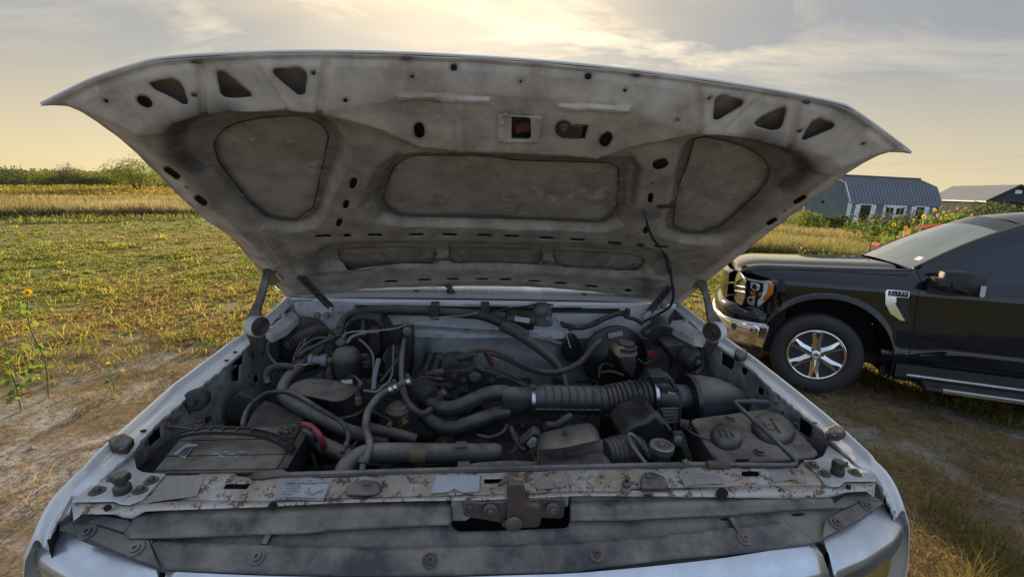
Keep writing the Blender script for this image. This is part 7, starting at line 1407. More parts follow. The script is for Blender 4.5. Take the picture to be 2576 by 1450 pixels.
# utility vehicle whose cage shows above the black pickup's roof
def ond(s, x, y, dist):
    r = ray(*D(s, x, y)); return CAMP + r * dist / math.hypot(r[0], r[1])
uv = tag(empty('utility_vehicle', ond('W2', 1450, 300, 20) * np.array([1, 1, 0]) + np.array([0, 0, -1.3])), 'dark utility vehicle with roll cage and clear windscreen seen over the black pickup roof', 'utility vehicle')
dd_ = 20.
q = lambda x, y, o=0: ond('W2', x, y, dd_ + o)
c_ = MB().tube([q(1210, 175), q(1240, 70), q(1300, 30), q(1380, 20), q(1600, 25), q(1700, 50)], .045, 8, sub=3); c_.build('roll_cage', M['bplastic'], uv); MB().tube([q(1215, 70), q(1640, 82)], .06, 8).build('cage_crossbar', M['bplastic'], uv); MB().tube([q(1210, 200, 2.2), q(1330, 40, 2.2), q(1700, 60, 2.2)], .04, 8).build('rear_hoop', M['bplastic'], uv); MB().tube([q(1640, 82), q(1660, 220)], .07, 8).build('cage_post', M['bplastic'], uv); MB().prism([q(1250, 95, .05), q(1630, 100, .05), q(1640, 165, .05), q(1235, 160, .05)], np.array([.01, .02, 0])).build('windscreen', mat('hazy_screen', (.16, .20, .18), .12, var=.3, vscale=5, coat=.5), uv)
q0 = q(1430, 260, .8); bevel(MB().box((q0[0], q0[1], q0[2] - .25), (1.5, 2.4, .5), .8).box((q0[0] + .2, q0[1] + .2, -1.0), (1.3, 1.8, .35), .8).build('body', M['bplastic'], uv), .06)
for dx, dy in ((-1.0, -.3), (.2, -1.0), (1.0, .4), (-.2, 1.0)): MB().lathe((q0[0] + dx, q0[1] + dy, -1.0), (.7, .7, 0), [(.1, -.12), (.33, -.12), (.35, 0), (.33, .12), (.1, .12)], 18).build('wheel', M['rubber'], uv)
# red farm implement among the sunflowers
M['redp'] = mat('sun_faded_red_paint', (.26, .035, .015), .7, spec=.1, var=.45, vscale=3, rust=.3)
im = tag(empty('farm_implement', ond('W2', 560, 480, 11.2) * np.array([1, 1, 0]) + np.array([0, 0, -1.3])), 'faded red farm implement hood half hidden behind black pickup windshield and sunflowers', 'implement')
top_ = spline([ond('W2', x, y, 11.2 + k) for x, y, k in ((340, 460, 0), (380, 410, 0), (430, 358, 0), (520, 325, 0), (640, 298, 0), (740, 284, 0), (860, 280, 0))], 4)
MB().rings([[p - np.array([.10, .25, .0]) * 0 - np.array([0, 0, .55]) for p in top_], [p - np.array([0, 0, .06]) for p in top_], top_, [p + np.array([.25, .35, .02]) for p in top_], [p + np.array([.45, .62, -.06]) for p in top_], [p + np.array([.45, .62, -.6]) for p in top_]], False, False).build('hood_shell', M['redp'], im, smooth=50)
MB().prism([ond('W2', x, y, 11.1) for x, y in ((350, 455), (430, 360), (640, 345), (600, 450), (500, 560), (340, 560))], np.array([.01, .02, 0])).build('side_panel', M['redp'], im)
MB().prism([ond('W2', x, y, 12) for x, y in ((75, 505), (120, 478), (270, 488), (330, 500), (330, 560), (80, 560))], np.array([.2, .4, 0])).build('mower_deck', M['redp'], im)
g0 = ond('W2', 600, 480, 11.8); MB().lathe((g0[0], g0[1], -1.0), (.5, -.86, 0), [(.1, -.1), (.33, -.1), (.35, 0), (.33, .1), (.1, .1)], 20).build('wheel', M['rubber'], im)
# a faint power line crossing the right of the sky
for k, (y0, y1) in enumerate(((118, 4), (140, 30), (215, 128))):
    P = [ond('R7', 760, y0 + 2, 110), ond('R7', 1700, (y0 + y1) / 2 + 6, 104), ond('R7', 2700, y1 - 10, 98)]
    P = [P[0] * 2 - P[1]] + P + [P[2] * 2 - P[1]]
    tag(MB().tube(P, .006, 5, sub=6).build('power_line', M['rubber']), ('uppermost thin overhead wire crossing the yellow sky at right', 'middle thin overhead wire crossing the yellow sky at right', 'lowest thin overhead wire crossing the yellow sky at right')[k], 'wire', 'overhead wires')
# ================================================================== GROUND AND VEGETATION
def gz(x, y):
    x = np.asarray(x, float); y = np.asarray(y, float); r = np.hypot(x, y)
    return GZ + .018 * np.sin(x * 1.7 + 1) * np.sin(y * 1.3) + .03 * np.sin(x * .31) * np.sin(y * .27 + 1) * np.clip(r / 6, 0, 1) - np.clip(r - 95, 0, 400) * .012
def vnoise(x, y, s, seed=0):
    """cheap smooth value noise for placing patches of growth"""
    r = np.random.default_rng(seed); T = r.random((64, 64)); u = np.asarray(x) / s + 1000; v = np.asarray(y) / s + 1000; i = np.floor(u).astype(int); j = np.floor(v).astype(int); f = u - i; g = v - j; f = f * f * (3 - 2 * f); g = g * g * (3 - 2 * g)
    a = T[i % 64, j % 64]; b = T[(i + 1) % 64, j % 64]; c = T[i % 64, (j + 1) % 64]; d = T[(i + 1) % 64, (j + 1) % 64]
    return (a * (1 - f) + b * f) * (1 - g) + (c * (1 - f) + d * f) * g
rr_ = np.concatenate([[0], np.geomspace(.4, 900, 190)]); aa_ = np.linspace(0, 2 * np.pi, 241)[:-1]
Rg, Ag = np.meshgrid(rr_, aa_, indexing='ij'); X = Rg * np.cos(Ag); Y = Rg * np.sin(Ag); Z = gz(X, Y) + .012 * (vnoise(X, Y, .22, 3) - .5) * (Rg < 14) + .02 * (vnoise(X, Y, .7, 4) - .5) * (Rg < 30)
n1, n2 = X.shape; I = np.arange(n1 - 1)[:, None] * n2 + np.arange(n2)[None]; J = np.arange(n1 - 1)[:, None] * n2 + (np.arange(n2)[None] + 1) % n2
me = bpy.data.meshes.new('ground'); fastmesh(me, np.stack([X, Y, Z], -1).reshape(-1, 3), np.stack([I, I + n2, J + n2, J], -1).reshape(-1, 4))
def groundmat():
    m = bpy.data.materials.new('ground_soil'); m.use_nodes = True; nt = m.node_tree; nt.nodes.clear(); n = NT(nt)
    co = n('ShaderNodeTexCoord').outputs['Object']; N = lambda s, d=8, r=.6, dist=0: n('ShaderNodeTexNoise', {0: co, 'Scale': s, 'Detail': d, 'Roughness': r, 'Distortion': dist}).outputs[0]
    r_ = n('ShaderNodeVectorMath', {0: co}, operation='LENGTH').outputs['Value']; sx = n('ShaderNodeSeparateXYZ', {0: co})
    dirt = mixc(n, ramp(n, N(3.5, 10, .7), [(.35, G(0)), (.65, G(1))]), (.50, .47, .44), (.28, .25, .225))
    dirt = mixc(n, ramp(n, N(22, 8, .75), [(.50, G(0)), (.60, G(.85))]), dirt, (.13, .095, .065))
    litter = mixc(n, N(40, 4), (.24, .165, .075), (.13, .085, .045))
    dirt = mixc(n, ramp(n, N(1.6, 8, .7, .6), [(.46, G(0)), (.56, G(.85))]), dirt, litter)
    grass = mixc(n, ramp(n, N(.8, 8, .65), [(.35, G(0)), (.65, G(1))]), (.25, .235, .065), (.33, .265, .09)); grass = mixc(n, N(12, 6, .7), grass, (.16, .17, .05))
    near = n('ShaderNodeMapRange', {0: mth(n, 'ADD', r_, mth(n, 'MULTIPLY', N(.9, 5), 5.0)), 1: 7.0, 2: 12.0}).outputs[0]
    far = n('ShaderNodeMapRange', {0: r_, 1: 36, 2: 44}).outputs[0]
    c = mixc(n, near, dirt, grass); c = mixc(n, far, c, mixc(n, N(.2, 5), (.13, .105, .03), (.075, .08, .025)))
    bp = n('ShaderNodeBump', {'Height': mth(n, 'ADD', N(16, 8, .75), mth(n, 'MULTIPLY', N(70, 4, .7), .5)), 'Strength': 1.0, 'Distance': .035}).outputs[0]
    p = n('ShaderNodeBsdfPrincipled', {'Base Color': c, 'Roughness': .95, 'Specular IOR Level': .1, 'Normal': bp}); n('ShaderNodeOutputMaterial', {0: p.outputs[0]}); return m
g = mkobj('ground', me, groundmat()); g['kind'] = 'structure'
def leafmat(nm, tr=.45, tc=1.5):
    m = bpy.data.materials.new(nm); m.use_nodes = True; nt = m.node_tree; nt.nodes.clear(); n = NT(nt)
    c = n('ShaderNodeAttribute', attribute_name='col').outputs['Color']
    d = n('ShaderNodeBsdfDiffuse', {0: c}); t = n('ShaderNodeBsdfTranslucent', {0: mixc(n, 1.0, c, (tc, tc, tc * .75), 'MULTIPLY')})
    n('ShaderNodeOutputMaterial', {0: n('ShaderNodeMixShader', {0: tr, 1: d.outputs[0], 2: t.outputs[0]}).outputs[0]}); return m
LM = leafmat('leaf_and_blade'); LM2 = leafmat('woody_leaf', .3, 1.3)
def setcol(me, C): a = me.color_attributes.new('col', 'FLOAT_COLOR', 'POINT'); C = np.concatenate([C, np.ones((len(C), 1))], 1); a.data.foreach_set('color', C.astype(np.float32).ravel())
def blades(name, x, y, h, w, lean, col, label, cat, tipc=1.25, z=None, base=.6):
    N = len(x); z = gz(x, y) if z is None else z; th = RNG.uniform(0, 2 * np.pi, N); ph = RNG.uniform(0, 2 * np.pi, N)
    P = np.stack([x, y, z - .01], 1); wd = np.stack([np.cos(th), np.sin(th), 0 * th], 1) * w[:, None] * .5; ld = np.stack([np.cos(ph), np.sin(ph), 0 * ph], 1) * (lean * h)[:, None]
    up = np.array([0, 0, 1.])[None] * h[:, None]; m = P + ld * .35 + up * .55; t = P + ld + up * np.clip(1 - .35 * lean, .2, 1)[:, None]
    V = np.stack([P - wd, P + wd, m + wd * .75, m - wd * .75, t], 1).reshape(-1, 3); k = np.arange(N)[:, None] * 5
    Fq = np.concatenate([k + np.array([[0, 1, 2]]), k + np.array([[0, 2, 3]]), k + np.array([[3, 2, 4]])], 0)
    me = bpy.data.meshes.new(name); fastmesh(me, V, Fq); C = np.repeat(col[:, None, :], 5, 1) * np.array([base, base, 1, 1, tipc])[None, :, None]; setcol(me, np.clip(C, 0, 1).reshape(-1, 3))  # shade at the blade foot put into the colour, tips lighter
    me.materials.append(LM); o = bpy.data.objects.new(name, me); COL.objects.link(o); tag(o, label, cat, None, 'stuff'); return o
def wedge(N, a0, a1, r0, r1, pw=1.0):
    az = np.radians(RNG.uniform(a0, a1, N)); u = RNG.uniform(0, 1, N) ** pw; r = 1 / (1 / r1 + u * (1 / r0 - 1 / r1)); return CAMP[0] + r * np.sin(az), CAMP[1] + r * np.cos(az), r
def pal(N, cols, k): C = np.array(cols); k = np.clip(k, 0, .9999) * (len(C) - 1); i = k.astype(int); f = (k - i)[:, None]; return C[i] * (1 - f) + C[np.minimum(i + 1, len(C) - 1)] * f
def clear(x, y):     # keep growth out from under the white pickup
    return ~((np.abs(x) < 1.12) & (y > -.5) & (y < 5.2))
# growth comes in tufts: every tuft is a fan of bent blades of one age and colour
def tufts(name, a0, a1, r0, r1, NT_, nb, hh, ww, spread, colf, densf, label, cat='grass', pw=1.0, lean=(.3, 1.6), tip=1.3, base=.5):
    x, y, r = wedge(NT_, a0, a1, r0, r1, pw); k = clear(x, y) & (RNG.uniform(0, 1, NT_) < densf(x, y, r)); x, y, r = x[k], y[k], r[k]; n_ = len(x)
    hs = hh(x, y, r) * RNG.lognormal(0, .35, n_); C = colf(x, y, r) * RNG.uniform(.7, 1.25, (n_, 1))
    X = np.repeat(x, nb); Y = np.repeat(y, nb); R_ = np.repeat(r, nb); Hh = np.repeat(hs, nb); a = RNG.uniform(0, 6.283, len(X)); q = RNG.uniform(0, 1, len(X)) ** .7 * spread * (Hh / .1) ** .5 * (1 + R_ * .04)
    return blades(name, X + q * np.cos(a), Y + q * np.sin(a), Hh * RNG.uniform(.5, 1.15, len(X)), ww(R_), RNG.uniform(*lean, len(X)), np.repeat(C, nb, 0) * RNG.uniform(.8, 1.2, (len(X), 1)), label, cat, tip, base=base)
GREEN = [(.36, .25, .11), (.36, .28, .10), (.31, .29, .085), (.24, .26, .07), (.15, .20, .055)]
gcol = lambda off: (lambda x, y, r: pal(len(x), GREEN, np.clip((r - 8) / 10, 0, 1) * .42 + (vnoise(x, y, 2.4, 11) * .5 + vnoise(x, y, .6, 12) * .5 - .5) * 1.1 + off + RNG.normal(0, .12, len(x))))
edge = lambda x, y, r: np.clip((r - 6.3 + 3.2 * (vnoise(x, y, .9, 14) - .5) + 1.6 * (vnoise(x, y, .3, 15) - .5)) / 2.2, 0, 1) * (.45 + .55 * sstep(.25, .5, vnoise(x, y, .5, 16)))
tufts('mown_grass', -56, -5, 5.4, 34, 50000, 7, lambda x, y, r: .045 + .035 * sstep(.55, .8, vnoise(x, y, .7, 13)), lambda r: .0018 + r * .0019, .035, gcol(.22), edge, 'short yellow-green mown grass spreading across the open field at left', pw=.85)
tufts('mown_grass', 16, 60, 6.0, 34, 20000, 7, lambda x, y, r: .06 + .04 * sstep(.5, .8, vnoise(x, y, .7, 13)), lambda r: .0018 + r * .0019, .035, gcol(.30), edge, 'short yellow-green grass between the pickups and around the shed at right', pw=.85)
DRY = [(.19, .135, .085), (.33, .235, .125), (.42, .31, .16), (.38, .31, .14), (.25, .23, .09)]
dcol = lambda x, y, r: pal(len(x), DRY, RNG.uniform(0, .75, len(x)) + .3 * sstep(.5, .75, vnoise(x, y, 1.1, 23)))
dl = lambda x, y, r: np.clip((vnoise(x, y, 1.0, 21) * .55 + vnoise(x, y, .3, 22) * .45 - .66 + np.clip((r - 2.7) / 3.8, 0, 1) * .50) * 3.0, .09, 1)
dr_ = lambda x, y, r: np.clip((vnoise(x, y, 1.0, 21) * .5 + vnoise(x, y, .3, 22) * .5 - .22) * 3.4, .12, 1)
tufts('dry_weeds', -64, -5, 2.2, 11, 15000, 9, lambda x, y, r: .05 + .06 * vnoise(x, y, .5, 24), lambda r: .0013 + r * .0006, .045, dcol, dl, 'dry golden brown weeds and grass in the bare patches beside the white pickup at left', 'weeds', .72, (.5, 2.6))
tufts('dry_weeds', 14, 78, 2.2, 9, 30000, 9, lambda x, y, r: .05 + .07 * vnoise(x, y, .5, 24), lambda r: .0013 + r * .0006, .045, dcol, dr_, 'dry brown weeds on bare ground between the two pickups', 'weeds', .72, (.5, 2.4))
tufts('standing_weeds', -50, -8, 6.2, 24, 420, 12, lambda x, y, r: .16 + 0 * x, lambda r: .002 + r * .0012, .07, lambda x, y, r: pal(len(x), [(.16, .22, .05), (.30, .34, .07), (.42, .33, .10)], RNG.uniform(0, 1, len(x))), lambda x, y, r: .7 + 0 * x, 'scattered taller green weed clumps standing in the left field', 'weeds', 1.0, (.2, .9))
# small stones and clods on the bare soil
x, y, r = wedge(2600, -64, 78, 2.3, 9, .7); k = clear(x, y) & (np.abs(np.degrees(np.arctan2(x - CAMP[0], y - CAMP[1]))) > 8); x, y = x[k], y[k]; V = []; Fc = []
for i in range(len(x)):
    s = RNG.lognormal(-4.9, .5); o_ = RNG.normal(0, .25, (6, 3)); P = (np.array([[1, 0, 0], [-1, 0, 0], [0, 1, 0], [0, -1, 0], [0, 0, .6], [0, 0, -.6]]) + o_) * s + np.array([x[i], y[i], float(gz(x[i], y[i])) + s * .2]); b = len(V); V += list(P)
    Fc += [(b, b + 2, b + 4), (b + 2, b + 1, b + 4), (b + 1, b + 3, b + 4), (b + 3, b, b + 4), (b + 2, b, b + 5), (b + 1, b + 2, b + 5), (b + 3, b + 1, b + 5), (b, b + 3, b + 5)]
me = bpy.data.meshes.new('soil_clods'); fastmesh(me, V, Fc); tag(mkobj('soil_clods', me, mat('soil_clod', (.36, .31, .26), .95, var=.5), None, 40), 'small clods and stones strewn on the bare soil', 'stones', None, 'stuff')
# taller seed-headed weeds beside the black pickup
x, y, r = wedge(14000, 28, 66, 2.7, 6.2, .7); cl = vnoise(x, y, .30, 31); k = (cl > .55) & (vnoise(x, y, 1.2, 32) > .25); x, y, r = x[k], y[k], r[k]; N = len(x)
blades('tall_weeds', x, y, RNG.uniform(.08, .30, N), np.full(N, .0038), RNG.uniform(.1, .6, N), pal(N, [(.10, .085, .03), (.13, .13, .04), (.20, .16, .06)], RNG.uniform(0, 1, N)), 'thin tall seed-headed weeds growing in front of the black pickup wheel and step', 'weeds', 1.3)
# tall grass bands
TAN = [(.15, .15, .06), (.24, .20, .10), (.31, .25, .15), (.34, .27, .17)]
def tall(name, a0, a1, r0, r1, N, hh, lab, green=0.0, w_=.0011):
    x, y, r = wedge(N, a0, a1, r0, r1, 1.0); h = hh * (.62 + .5 * vnoise(x, y, 2.2, 41)) * RNG.uniform(.6, 1.12, N)
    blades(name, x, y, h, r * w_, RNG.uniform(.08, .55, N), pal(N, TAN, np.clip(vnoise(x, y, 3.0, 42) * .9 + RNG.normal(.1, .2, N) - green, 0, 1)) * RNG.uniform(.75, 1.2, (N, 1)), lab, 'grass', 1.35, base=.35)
tall('tall_grass', -56, -12, 26.5, 39, 52000, .66, 'band of tall tan seed grass along the far edge of the left field')
tall('tall_grass', 26, 47, 17, 30, 42000, .68, 'tall tan and green grass in front of the blue-grey shed', .35)
# low green weeds along the foot of the left band
x, y, r = wedge(12000, -56, -12, 23.5, 28, 1); k = (vnoise(x, y, 1.3, 51) > .5) & (RNG.uniform(0, 1, 12000) < .7); x, y, r = x[k], y[k], r[k]; N = len(x)
blades('green_weeds', x, y, RNG.uniform(.06, .24, N) * (.5 + vnoise(x, y, 1.3, 51)), r * .0016, RNG.uniform(.2, .9, N), pal(N, [(.13, .15, .05), (.20, .21, .07), (.28, .26, .09)], RNG.uniform(0, 1, N)), 'fresh green weeds along the foot of the left tall grass', 'weeds')
def quads(P, size, col, flat=.0, tri=False):
    """leaf quads at points P"""
    N = len(P); a = RNG.normal(0, 1, (N, 3)); a /= np.linalg.norm(a, axis=1)[:, None]; b = RNG.normal(0, 1, (N, 3)); b -= a * (a * b).sum(1)[:, None]; b /= np.linalg.norm(b, axis=1)[:, None]
    a = a * size[:, None] * .5; b = b * size[:, None] * .28
    V = np.stack([P - a, P + b, P + a, P - b], 1).reshape(-1, 3); Fq = np.arange(N)[:, None] * 4 + np.array([[0, 1, 2, 3]]); return V, Fq, np.repeat(col, 4, 0)
def leaves(name, P, size, col, parent=None, m=None, kind=None):
    V, Fq, C = quads(P, size, col); me = bpy.data.meshes.new(name); fastmesh(me, V, Fq); setcol(me, np.clip(C, 0, 1)); me.materials.append(m or LM); o = bpy.data.objects.new(name, me); link(o, parent)
    if kind: o['kind'] = kind
    return o
# flowering weed field behind the left band
x, y, r = wedge(34000, -56, -14, 40, 59, 1.0); z = gz(x, y) + RNG.uniform(.05, 1, len(x)) ** .7 * (.38 + .35 * vnoise(x, y, 3.5, 61)); N = len(x)
o = leaves('flowering_weeds', np.stack([x, y, z], 1), RNG.uniform(.07, .20, N), pal(N, [(.13, .13, .045), (.23, .20, .06), (.33, .25, .07), (.30, .19, .07)], vnoise(x, y, 6, 62) * .8 + RNG.normal(.12, .18, N)) * RNG.uniform(.7, 1.25, (N, 1)))
tag(o, 'wild field of ochre flowering weeds between tall grass and far bushes', 'weeds', None, 'stuff')
x, y, r = wedge(260, -56, -14, 30, 58, .9); N = len(x)
o = leaves('wild_flowers', np.stack([x, y, gz(x, y) + np.where(r < 41, .75, .62) + RNG.uniform(-.2, .15, N)], 1), RNG.uniform(.05, .10, N), np.tile([[.60, .40, .08]], (N, 1)) * RNG.uniform(.7, 1.2, (N, 1))); tag(o, 'tiny yellow wild flower heads scattered over the left field', 'flowers', None, 'stuff')
# bushes and small trees far left ------------------------------------------------
M['bark'] = mat('brown_bark', (.085, .060, .045), .9, var=.4, bump=.6)
BUSH = {'lime': [(.19, .23, .06), (.36, .38, .10)], 'olive': [(.15, .16, .07), (.28, .27, .11)], 'dark': [(.08, .105, .06), (.17, .19, .085)], 'rusty': [(.19, .16, .11), (.28, .23, .14)]}
def bush(az, d, w, h, kind, label, cat='bush', name='bush', group='bushes along the far field edge', stem=True, topk=None, lean=0.0, n=2600, ls=.16, holes_=.0, base=.25):
    cx, cy = CAMP[0] + d * math.sin(math.radians(az)), CAMP[1] + d * math.cos(math.radians(az)); z0 = float(gz(cx, cy)); t = tag(empty(name, (cx, cy, z0)), label, cat, group)
    nc = int(7 + w * 3); P = []; Cc = []
    for i in range(nc):
        a = RNG.uniform(0, 2 * np.pi); rr = w / 2 * RNG.uniform(0, .85) ** .6; px, py = cx + rr * math.cos(a), cy + rr * math.sin(a) * .7; pz = z0 + h * (base + (1 - base) * RNG.uniform(0, 1) ** .7 * (1 - .55 * (rr / (w / 2)) ** 2)) - .1
        s = RNG.uniform(.22, .42) * h; k = n // nc; q = RNG.normal(0, 1, (k, 3)); q /= np.linalg.norm(q, axis=1)[:, None]; q *= (RNG.uniform(.3, 1, k) ** .5)[:, None] * np.array([s * 1.2, s * 1.2, s * .75])
        P.append(np.array([px, py, min(pz, z0 + h - s * .6)]) + q); c0, c1 = BUSH[kind]; Cc.append(np.array(c0) + (np.array(c1) - np.array(c0)) * np.clip(RNG.uniform(0, 1, (k, 1)) * .8 + RNG.uniform(-.1, .3), 0, 1))
    P = np.concatenate(P); Cc = np.concatenate(Cc); k = P[:, 2] > z0 + .05; leaves('crown', P[k], RNG.uniform(.6, 1.3, k.sum()) * ls, Cc[k], t, LM2)
    if topk:
        m_ = 420; a = RNG.uniform(0, 2 * np.pi, m_); rr = w / 2 * RNG.uniform(0, .8, m_); sp_ = vnoise(cx + rr * np.cos(a), cy + rr * np.sin(a), .35, 71) > .5
        Pz = z0 + h * RNG.uniform(.85, 1.28, m_) - .25 * (rr / (w / 2)) * h; Q = np.stack([cx + rr * np.cos(a), cy + rr * np.sin(a) * .7, Pz], 1)[sp_]; leaves('bare_twig_tips', Q, RNG.uniform(.5, 1.0, len(Q)) * ls * .8, np.tile([[.20, .13, .08]], (len(Q), 1)), t, LM2, 'stuff')
    b = MB()
    for i in range(5):
        a = RNG.uniform(0, 2 * np.pi); b.tube([(cx + .06 * math.cos(a), cy + .06 * math.sin(a), z0 - .1), (cx + .2 * w * math.cos(a) * .5, cy + .2 * w * math.sin(a) * .4, z0 + h * .35), (cx + w * .3 * math.cos(a), cy + w * .2 * math.sin(a), z0 + h * .8)], [.06 * h / 2.5, .04 * h / 2.5, .015], 6, sub=3)
    b.build('trunk', M['bark'], t); return t
spec = [(-52, 66, 6, 2.2, 'olive', 'leftmost olive bush on the far field edge'), (-47, 62, 5, 2.0, 'dark', 'dark bush second from the left frame edge on the far field edge'), (-42.9, 60, 4.2, 2.5, 'dark', 'dark green bush just left of the lime clumps at the field edge'),
        (-40.8, 63, 3.6, 1.95, 'lime', 'lime green bush between two dark bushes at far left'), (-39.6, 66, 3.8, 2.05, 'lime', 'second lime green bush right of the far left dark clump'), (-38.7, 62, 3.0, 2.45, 'rusty', 'rusty twig-topped bush behind the lime clumps'),
        (-37.9, 60, 3.2, 2.1, 'olive', 'olive bush in the middle of the far bush row'), (-37.0, 64, 3.4, 2.0, 'lime', 'pale lime bush left of the low dark bush'), (-36.3, 70, 4.4, 2.5, 'dark', 'flat-topped dark tree behind the far bush row'),
        (-35.9, 60, 2.8, 1.9, 'lime', 'small bright bush left of the lone mesquite'), (-35.1, 63, 3.4, 2.2, 'rusty', 'rusty bush directly left of the lone mesquite'), (-33.2, 64, 4.4, 2.1, 'olive', 'olive bush behind the lone mesquite'),
        (-31.6, 60, 3.6, 1.9, 'lime', 'lime bush right of the lone mesquite below the hood edge'), (-29, 62, 4.5, 2.1, 'olive', 'olive bush farthest right beneath the hood edge')]
for a in spec: bush(a[0], a[1], a[2], a[3] * .80, a[4], 'olive' == a[4] and a[5] or a[5], topk=(a[4] == 'rusty'))
x0 = bush(-34.0, 47, 4.3, 2.75, 'lime', 'lone mesquite tree with forked brown trunk and bare russet twigs on top', 'tree', 'mesquite_tree', None, topk=True, n=4200, ls=.13, base=.45)
bush(-45.2, 46, 4.2, 2.8, 'dark', 'dark tree cut by the left picture edge with bare twigs reaching right', 'tree', 'field_tree', None, topk=True, n=3000, base=.3)
# trees beyond the sheds and far ring of brush hiding the horizon
x, y, r = wedge(26000, -75, 75, 76, 92, 1); h = RNG.uniform(0, 1, len(x)) ** .8 * (.8 + 1.3 * vnoise(x, y, 5, 81)); N = len(x)
tag(leaves('distant_brush', np.stack([x, y, gz(x, y) + h], 1), RNG.uniform(.25, .55, N), pal(N, [(.12, .14, .07), (.19, .20, .09), (.22, .20, .11)], vnoise(x, y, 9, 82) + RNG.normal(0, .1, N)), None, LM2), 'distant low brush closing the horizon', 'brush', None, 'stuff')
# sunflowers --------------------------------------------------------------------
M['petal'] = None; M['disc'] = mat('flower_disc', (.10, .055, .02), .9); M['stemg'] = mat('green_stem', (.15, .21, .06), .7, var=.2)
def proto_flower(h, heads, nleaf, seed, hs=.05):
    rg = np.random.default_rng(seed); t = empty('sunflower', (0, 0, 0)); b = MB(); tips = []
    main = [(0, 0, 0), (.03, .01, h * .35), (-.02, .02, h * .7), (.01, 0, h)]; b.tube(main, [.008, .007, .006, .004], 6, sub=3); tips.append((.01, 0, h)); ends = [(0, 0, h * k) for k in (.3, .5, .7, .85)]
    for i in range(heads - 1):
        z0 = h * rg.uniform(.3, .75); a = rg.uniform(0, 6.28); l = rg.uniform(.14, .30) * h; e = (math.cos(a) * l, math.sin(a) * l, z0 + h * rg.uniform(.15, .35)); b.tube([(0, 0, z0), (e[0] * .6, e[1] * .6, z0 + (e[2] - z0) * .35), e], [.005, .004, .003], 5, sub=2); tips.append(e); ends.append(tuple(np.array(e) * .7))
    b.build('stem', M['stemg'], t)
    P = []
    for i in range(nleaf):
        k = rg.integers(0, len(ends)); c = np.array(ends[k]) if rg.random() < .6 else np.array([0, 0, h * rg.uniform(.08, .9)]); a = rg.uniform(0, 6.28); P.append(c + np.array([math.cos(a), math.sin(a), rg.uniform(-.3, .3)]) * rg.uniform(.03, .10) * h ** .5)
    P = np.array(P); leaves('foliage', P, rg.uniform(.05, .11, len(P)) * (h ** .5), pal(len(P), [(.07, .12, .025), (.14, .20, .04), (.22, .26, .06)], rg.uniform(0, 1, len(P))), t)
    for e in tips:
        e = np.array(e); nrm = np.array([rg.uniform(-.5, .5), -1, rg.uniform(-.1, .8)]); nrm /= np.linalg.norm(nrm); u = np.cross(nrm, [0, 0, 1.]); u /= np.linalg.norm(u); v = np.cross(nrm, u); m = MB()
        for k in range(11):
            a = k / 11 * 6.283 + rg.uniform(-.1, .1); d = u * math.cos(a) + v * math.sin(a); w_ = np.cross(nrm, d); L = hs * rg.uniform(.85, 1.15); m.add([e + d * hs * .2 - w_ * hs * .10, e + d * L * .65 - w_ * hs * .17 + nrm * .006, e + d * L, e + d * L * .65 + w_ * hs * .17 + nrm * .006, e + d * hs * .25 + w_ * hs * .10], [(0, 1, 2, 3, 4)])
        fo = m.build('flower_head', LM, t, 0); setcol(fo.data, np.tile([[.70, .42, .03]], (len(fo.data.vertices), 1))); MB().lathe(e, nrm, [(hs * .20, -.004), (hs * .22, .004), (hs * .14, .008), (.001, .010)], 10).build('flower_disc', M['disc'], fo)
    return t
def copy_tree(o, parent=None):
    c = o.copy(); COL.objects.link(c)
    if parent is not None: c.parent = parent
    for ch in o.children: copy_tree(ch, c)
    return c
protos = [proto_flower(1.0, 2, 70, 1, .040), proto_flower(1.0, 4, 170, 2, .026), proto_flower(1.0, 2, 40, 3, .038), proto_flower(1.0, 3, 280, 4, .020)]; used = set()
def flower(k, sh, x, y, dist, label, group, tip=True, sc=None, rz=0, zb=None):
    """plant whose top flower shows at a traced spot, standing on the ground at the given distance"""
    p = ond(sh, x, y, dist); z0 = float(gz(p[0], p[1])); h = p[2] - z0 if sc is None else sc
    o = protos[k] if k not in used else copy_tree(protos[k]); used.add(k); o.location = (p[0], p[1], z0); s = max(.15, h); o.scale = (s ** .6 if s < 1 else s ** .8, s ** .6 if s < 1 else s ** .8, s); o.rotation_euler = (0, 0, rz); tag(o, label, 'sunflower', group); return o
GF = 'wild sunflowers behind the black pickup'
flower(2, 'D', 270, 912, 5.25, 'single orange-yellow sunflower on leafy stem in the bare dirt at left', None)
bl_ = flower(2, 'D', 66, 735, 5.6, 'lone orange blossom on a thin stalk near the left picture edge', None, rz=1.0)
flower(2, 'D', 12, 850, 5.4, 'pale green sunflower plant cut by the left picture edge', None, rz=2)
SF = [('R7', 332, 945, 15.5, 'double blossom leftmost of the sunflowers above the black hood'), ('R7', 437, 905, 16, 'sunflower second from the left above the black hood'), ('R7', 566, 885, 16, 'thin budding sunflower stalk above the middle of the black hood'), ('R7', 657, 940, 15.5, 'sunflower nearest the antenna among those above the black hood')]
for i, (s, x, y, d, l) in enumerate(SF): flower((0, 2, 2, 0)[i], s, x, y, d, l, GF, rz=i * 1.7)
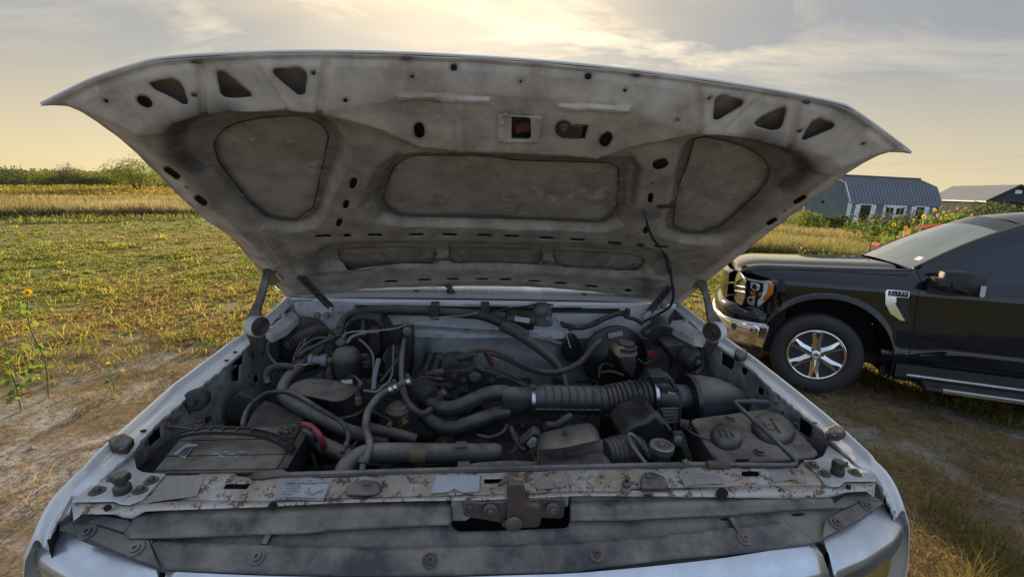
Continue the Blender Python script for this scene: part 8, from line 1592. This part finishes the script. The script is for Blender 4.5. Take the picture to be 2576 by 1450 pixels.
SB = [('W2', 570, 185, 9.8, 'tallest sunflower in front of the right shed window'), ('W2', 270, 270, 9.6, 'tall sunflower left of the tallest, before the double door'), ('W2', 460, 250, 10.4, 'sunflower between the two tallest in front of the shed door'), ('W2', 150, 440, 9.6, 'low sunflower at the foot of the tall cluster beside the wipers'),
('W2', 395, 305, 10.2, 'leafy sunflower with small heads before the red implement'), ('W2', 770, 75, 13.5, 'sunflower spike at the right corner of the blue-grey shed'), ('W2', 690, 110, 12.5, 'leaning sunflower stem over the right shed shutter')]
for i, (s, x, y, d, l) in enumerate(SB): flower((1, 1, 1, 1, 1, 1, 1)[i], s, x, y, d, l, GF, rz=i * 2.1)
ORD = 'first second third fourth fifth sixth seventh eighth ninth tenth eleventh twelfth thirteenth fourteenth fifteenth sixteenth'.split()
def ordn(i): return ORD[i]
for i in range(11):
    x = 790 + i * 40; y = 75 + abs(i - 5) * 12 + RNG.uniform(-10, 60); flower(3, 'W2', x, y, 17 + RNG.uniform(-1.5, 2), ordn(i) + ' sunflower from the left in the large bush right of the blue-grey shed', 'sunflowers in the large bush right of the shed', rz=RNG.uniform(0, 6))
for i in range(12):
    x = 150 + i * 42 + RNG.uniform(-12, 12); y = 640 + RNG.uniform(-45, 70) - (30 if i < 2 else 0); flower((3, 1)[i % 2], 'R7', x, y, 30 + RNG.uniform(-1, 3), ordn(i) + ' sunflower from the left along the gable wall of the blue-grey shed', 'sunflowers along the gable wall', rz=RNG.uniform(0, 6))
for i in range(16):
    x = 800 + i * 46 + RNG.uniform(-12, 12); y = 680 + RNG.uniform(-50, 60); flower((3, 1, 3)[i % 3], 'R7', x, y, 24 + RNG.uniform(-2, 5), ordn(i) + ' sunflower from the left below the front windows of the blue-grey shed', 'sunflowers below the shed windows', rz=RNG.uniform(0, 6))
bush_specs = [(41.2, 33.2, 2.6, 1.1, 'dark', 'low leafy bush at the near corner of the blue-grey shed'), (45.6, 30.0, 3.4, 1.7, 'dark', 'dark leafy bush below the shed double door'), (38.6, 34.2, 2.4, 1.2, 'lime', 'yellow-green bush at the left end of the gable wall'), (52.4, 19.0, 3.4, 2.0, 'dark', 'big leafy sunflower bush right of the blue-grey shed')]
for a in bush_specs: bush(*a, group='bushes near the shed', n=2600, ls=.13, base=.1)
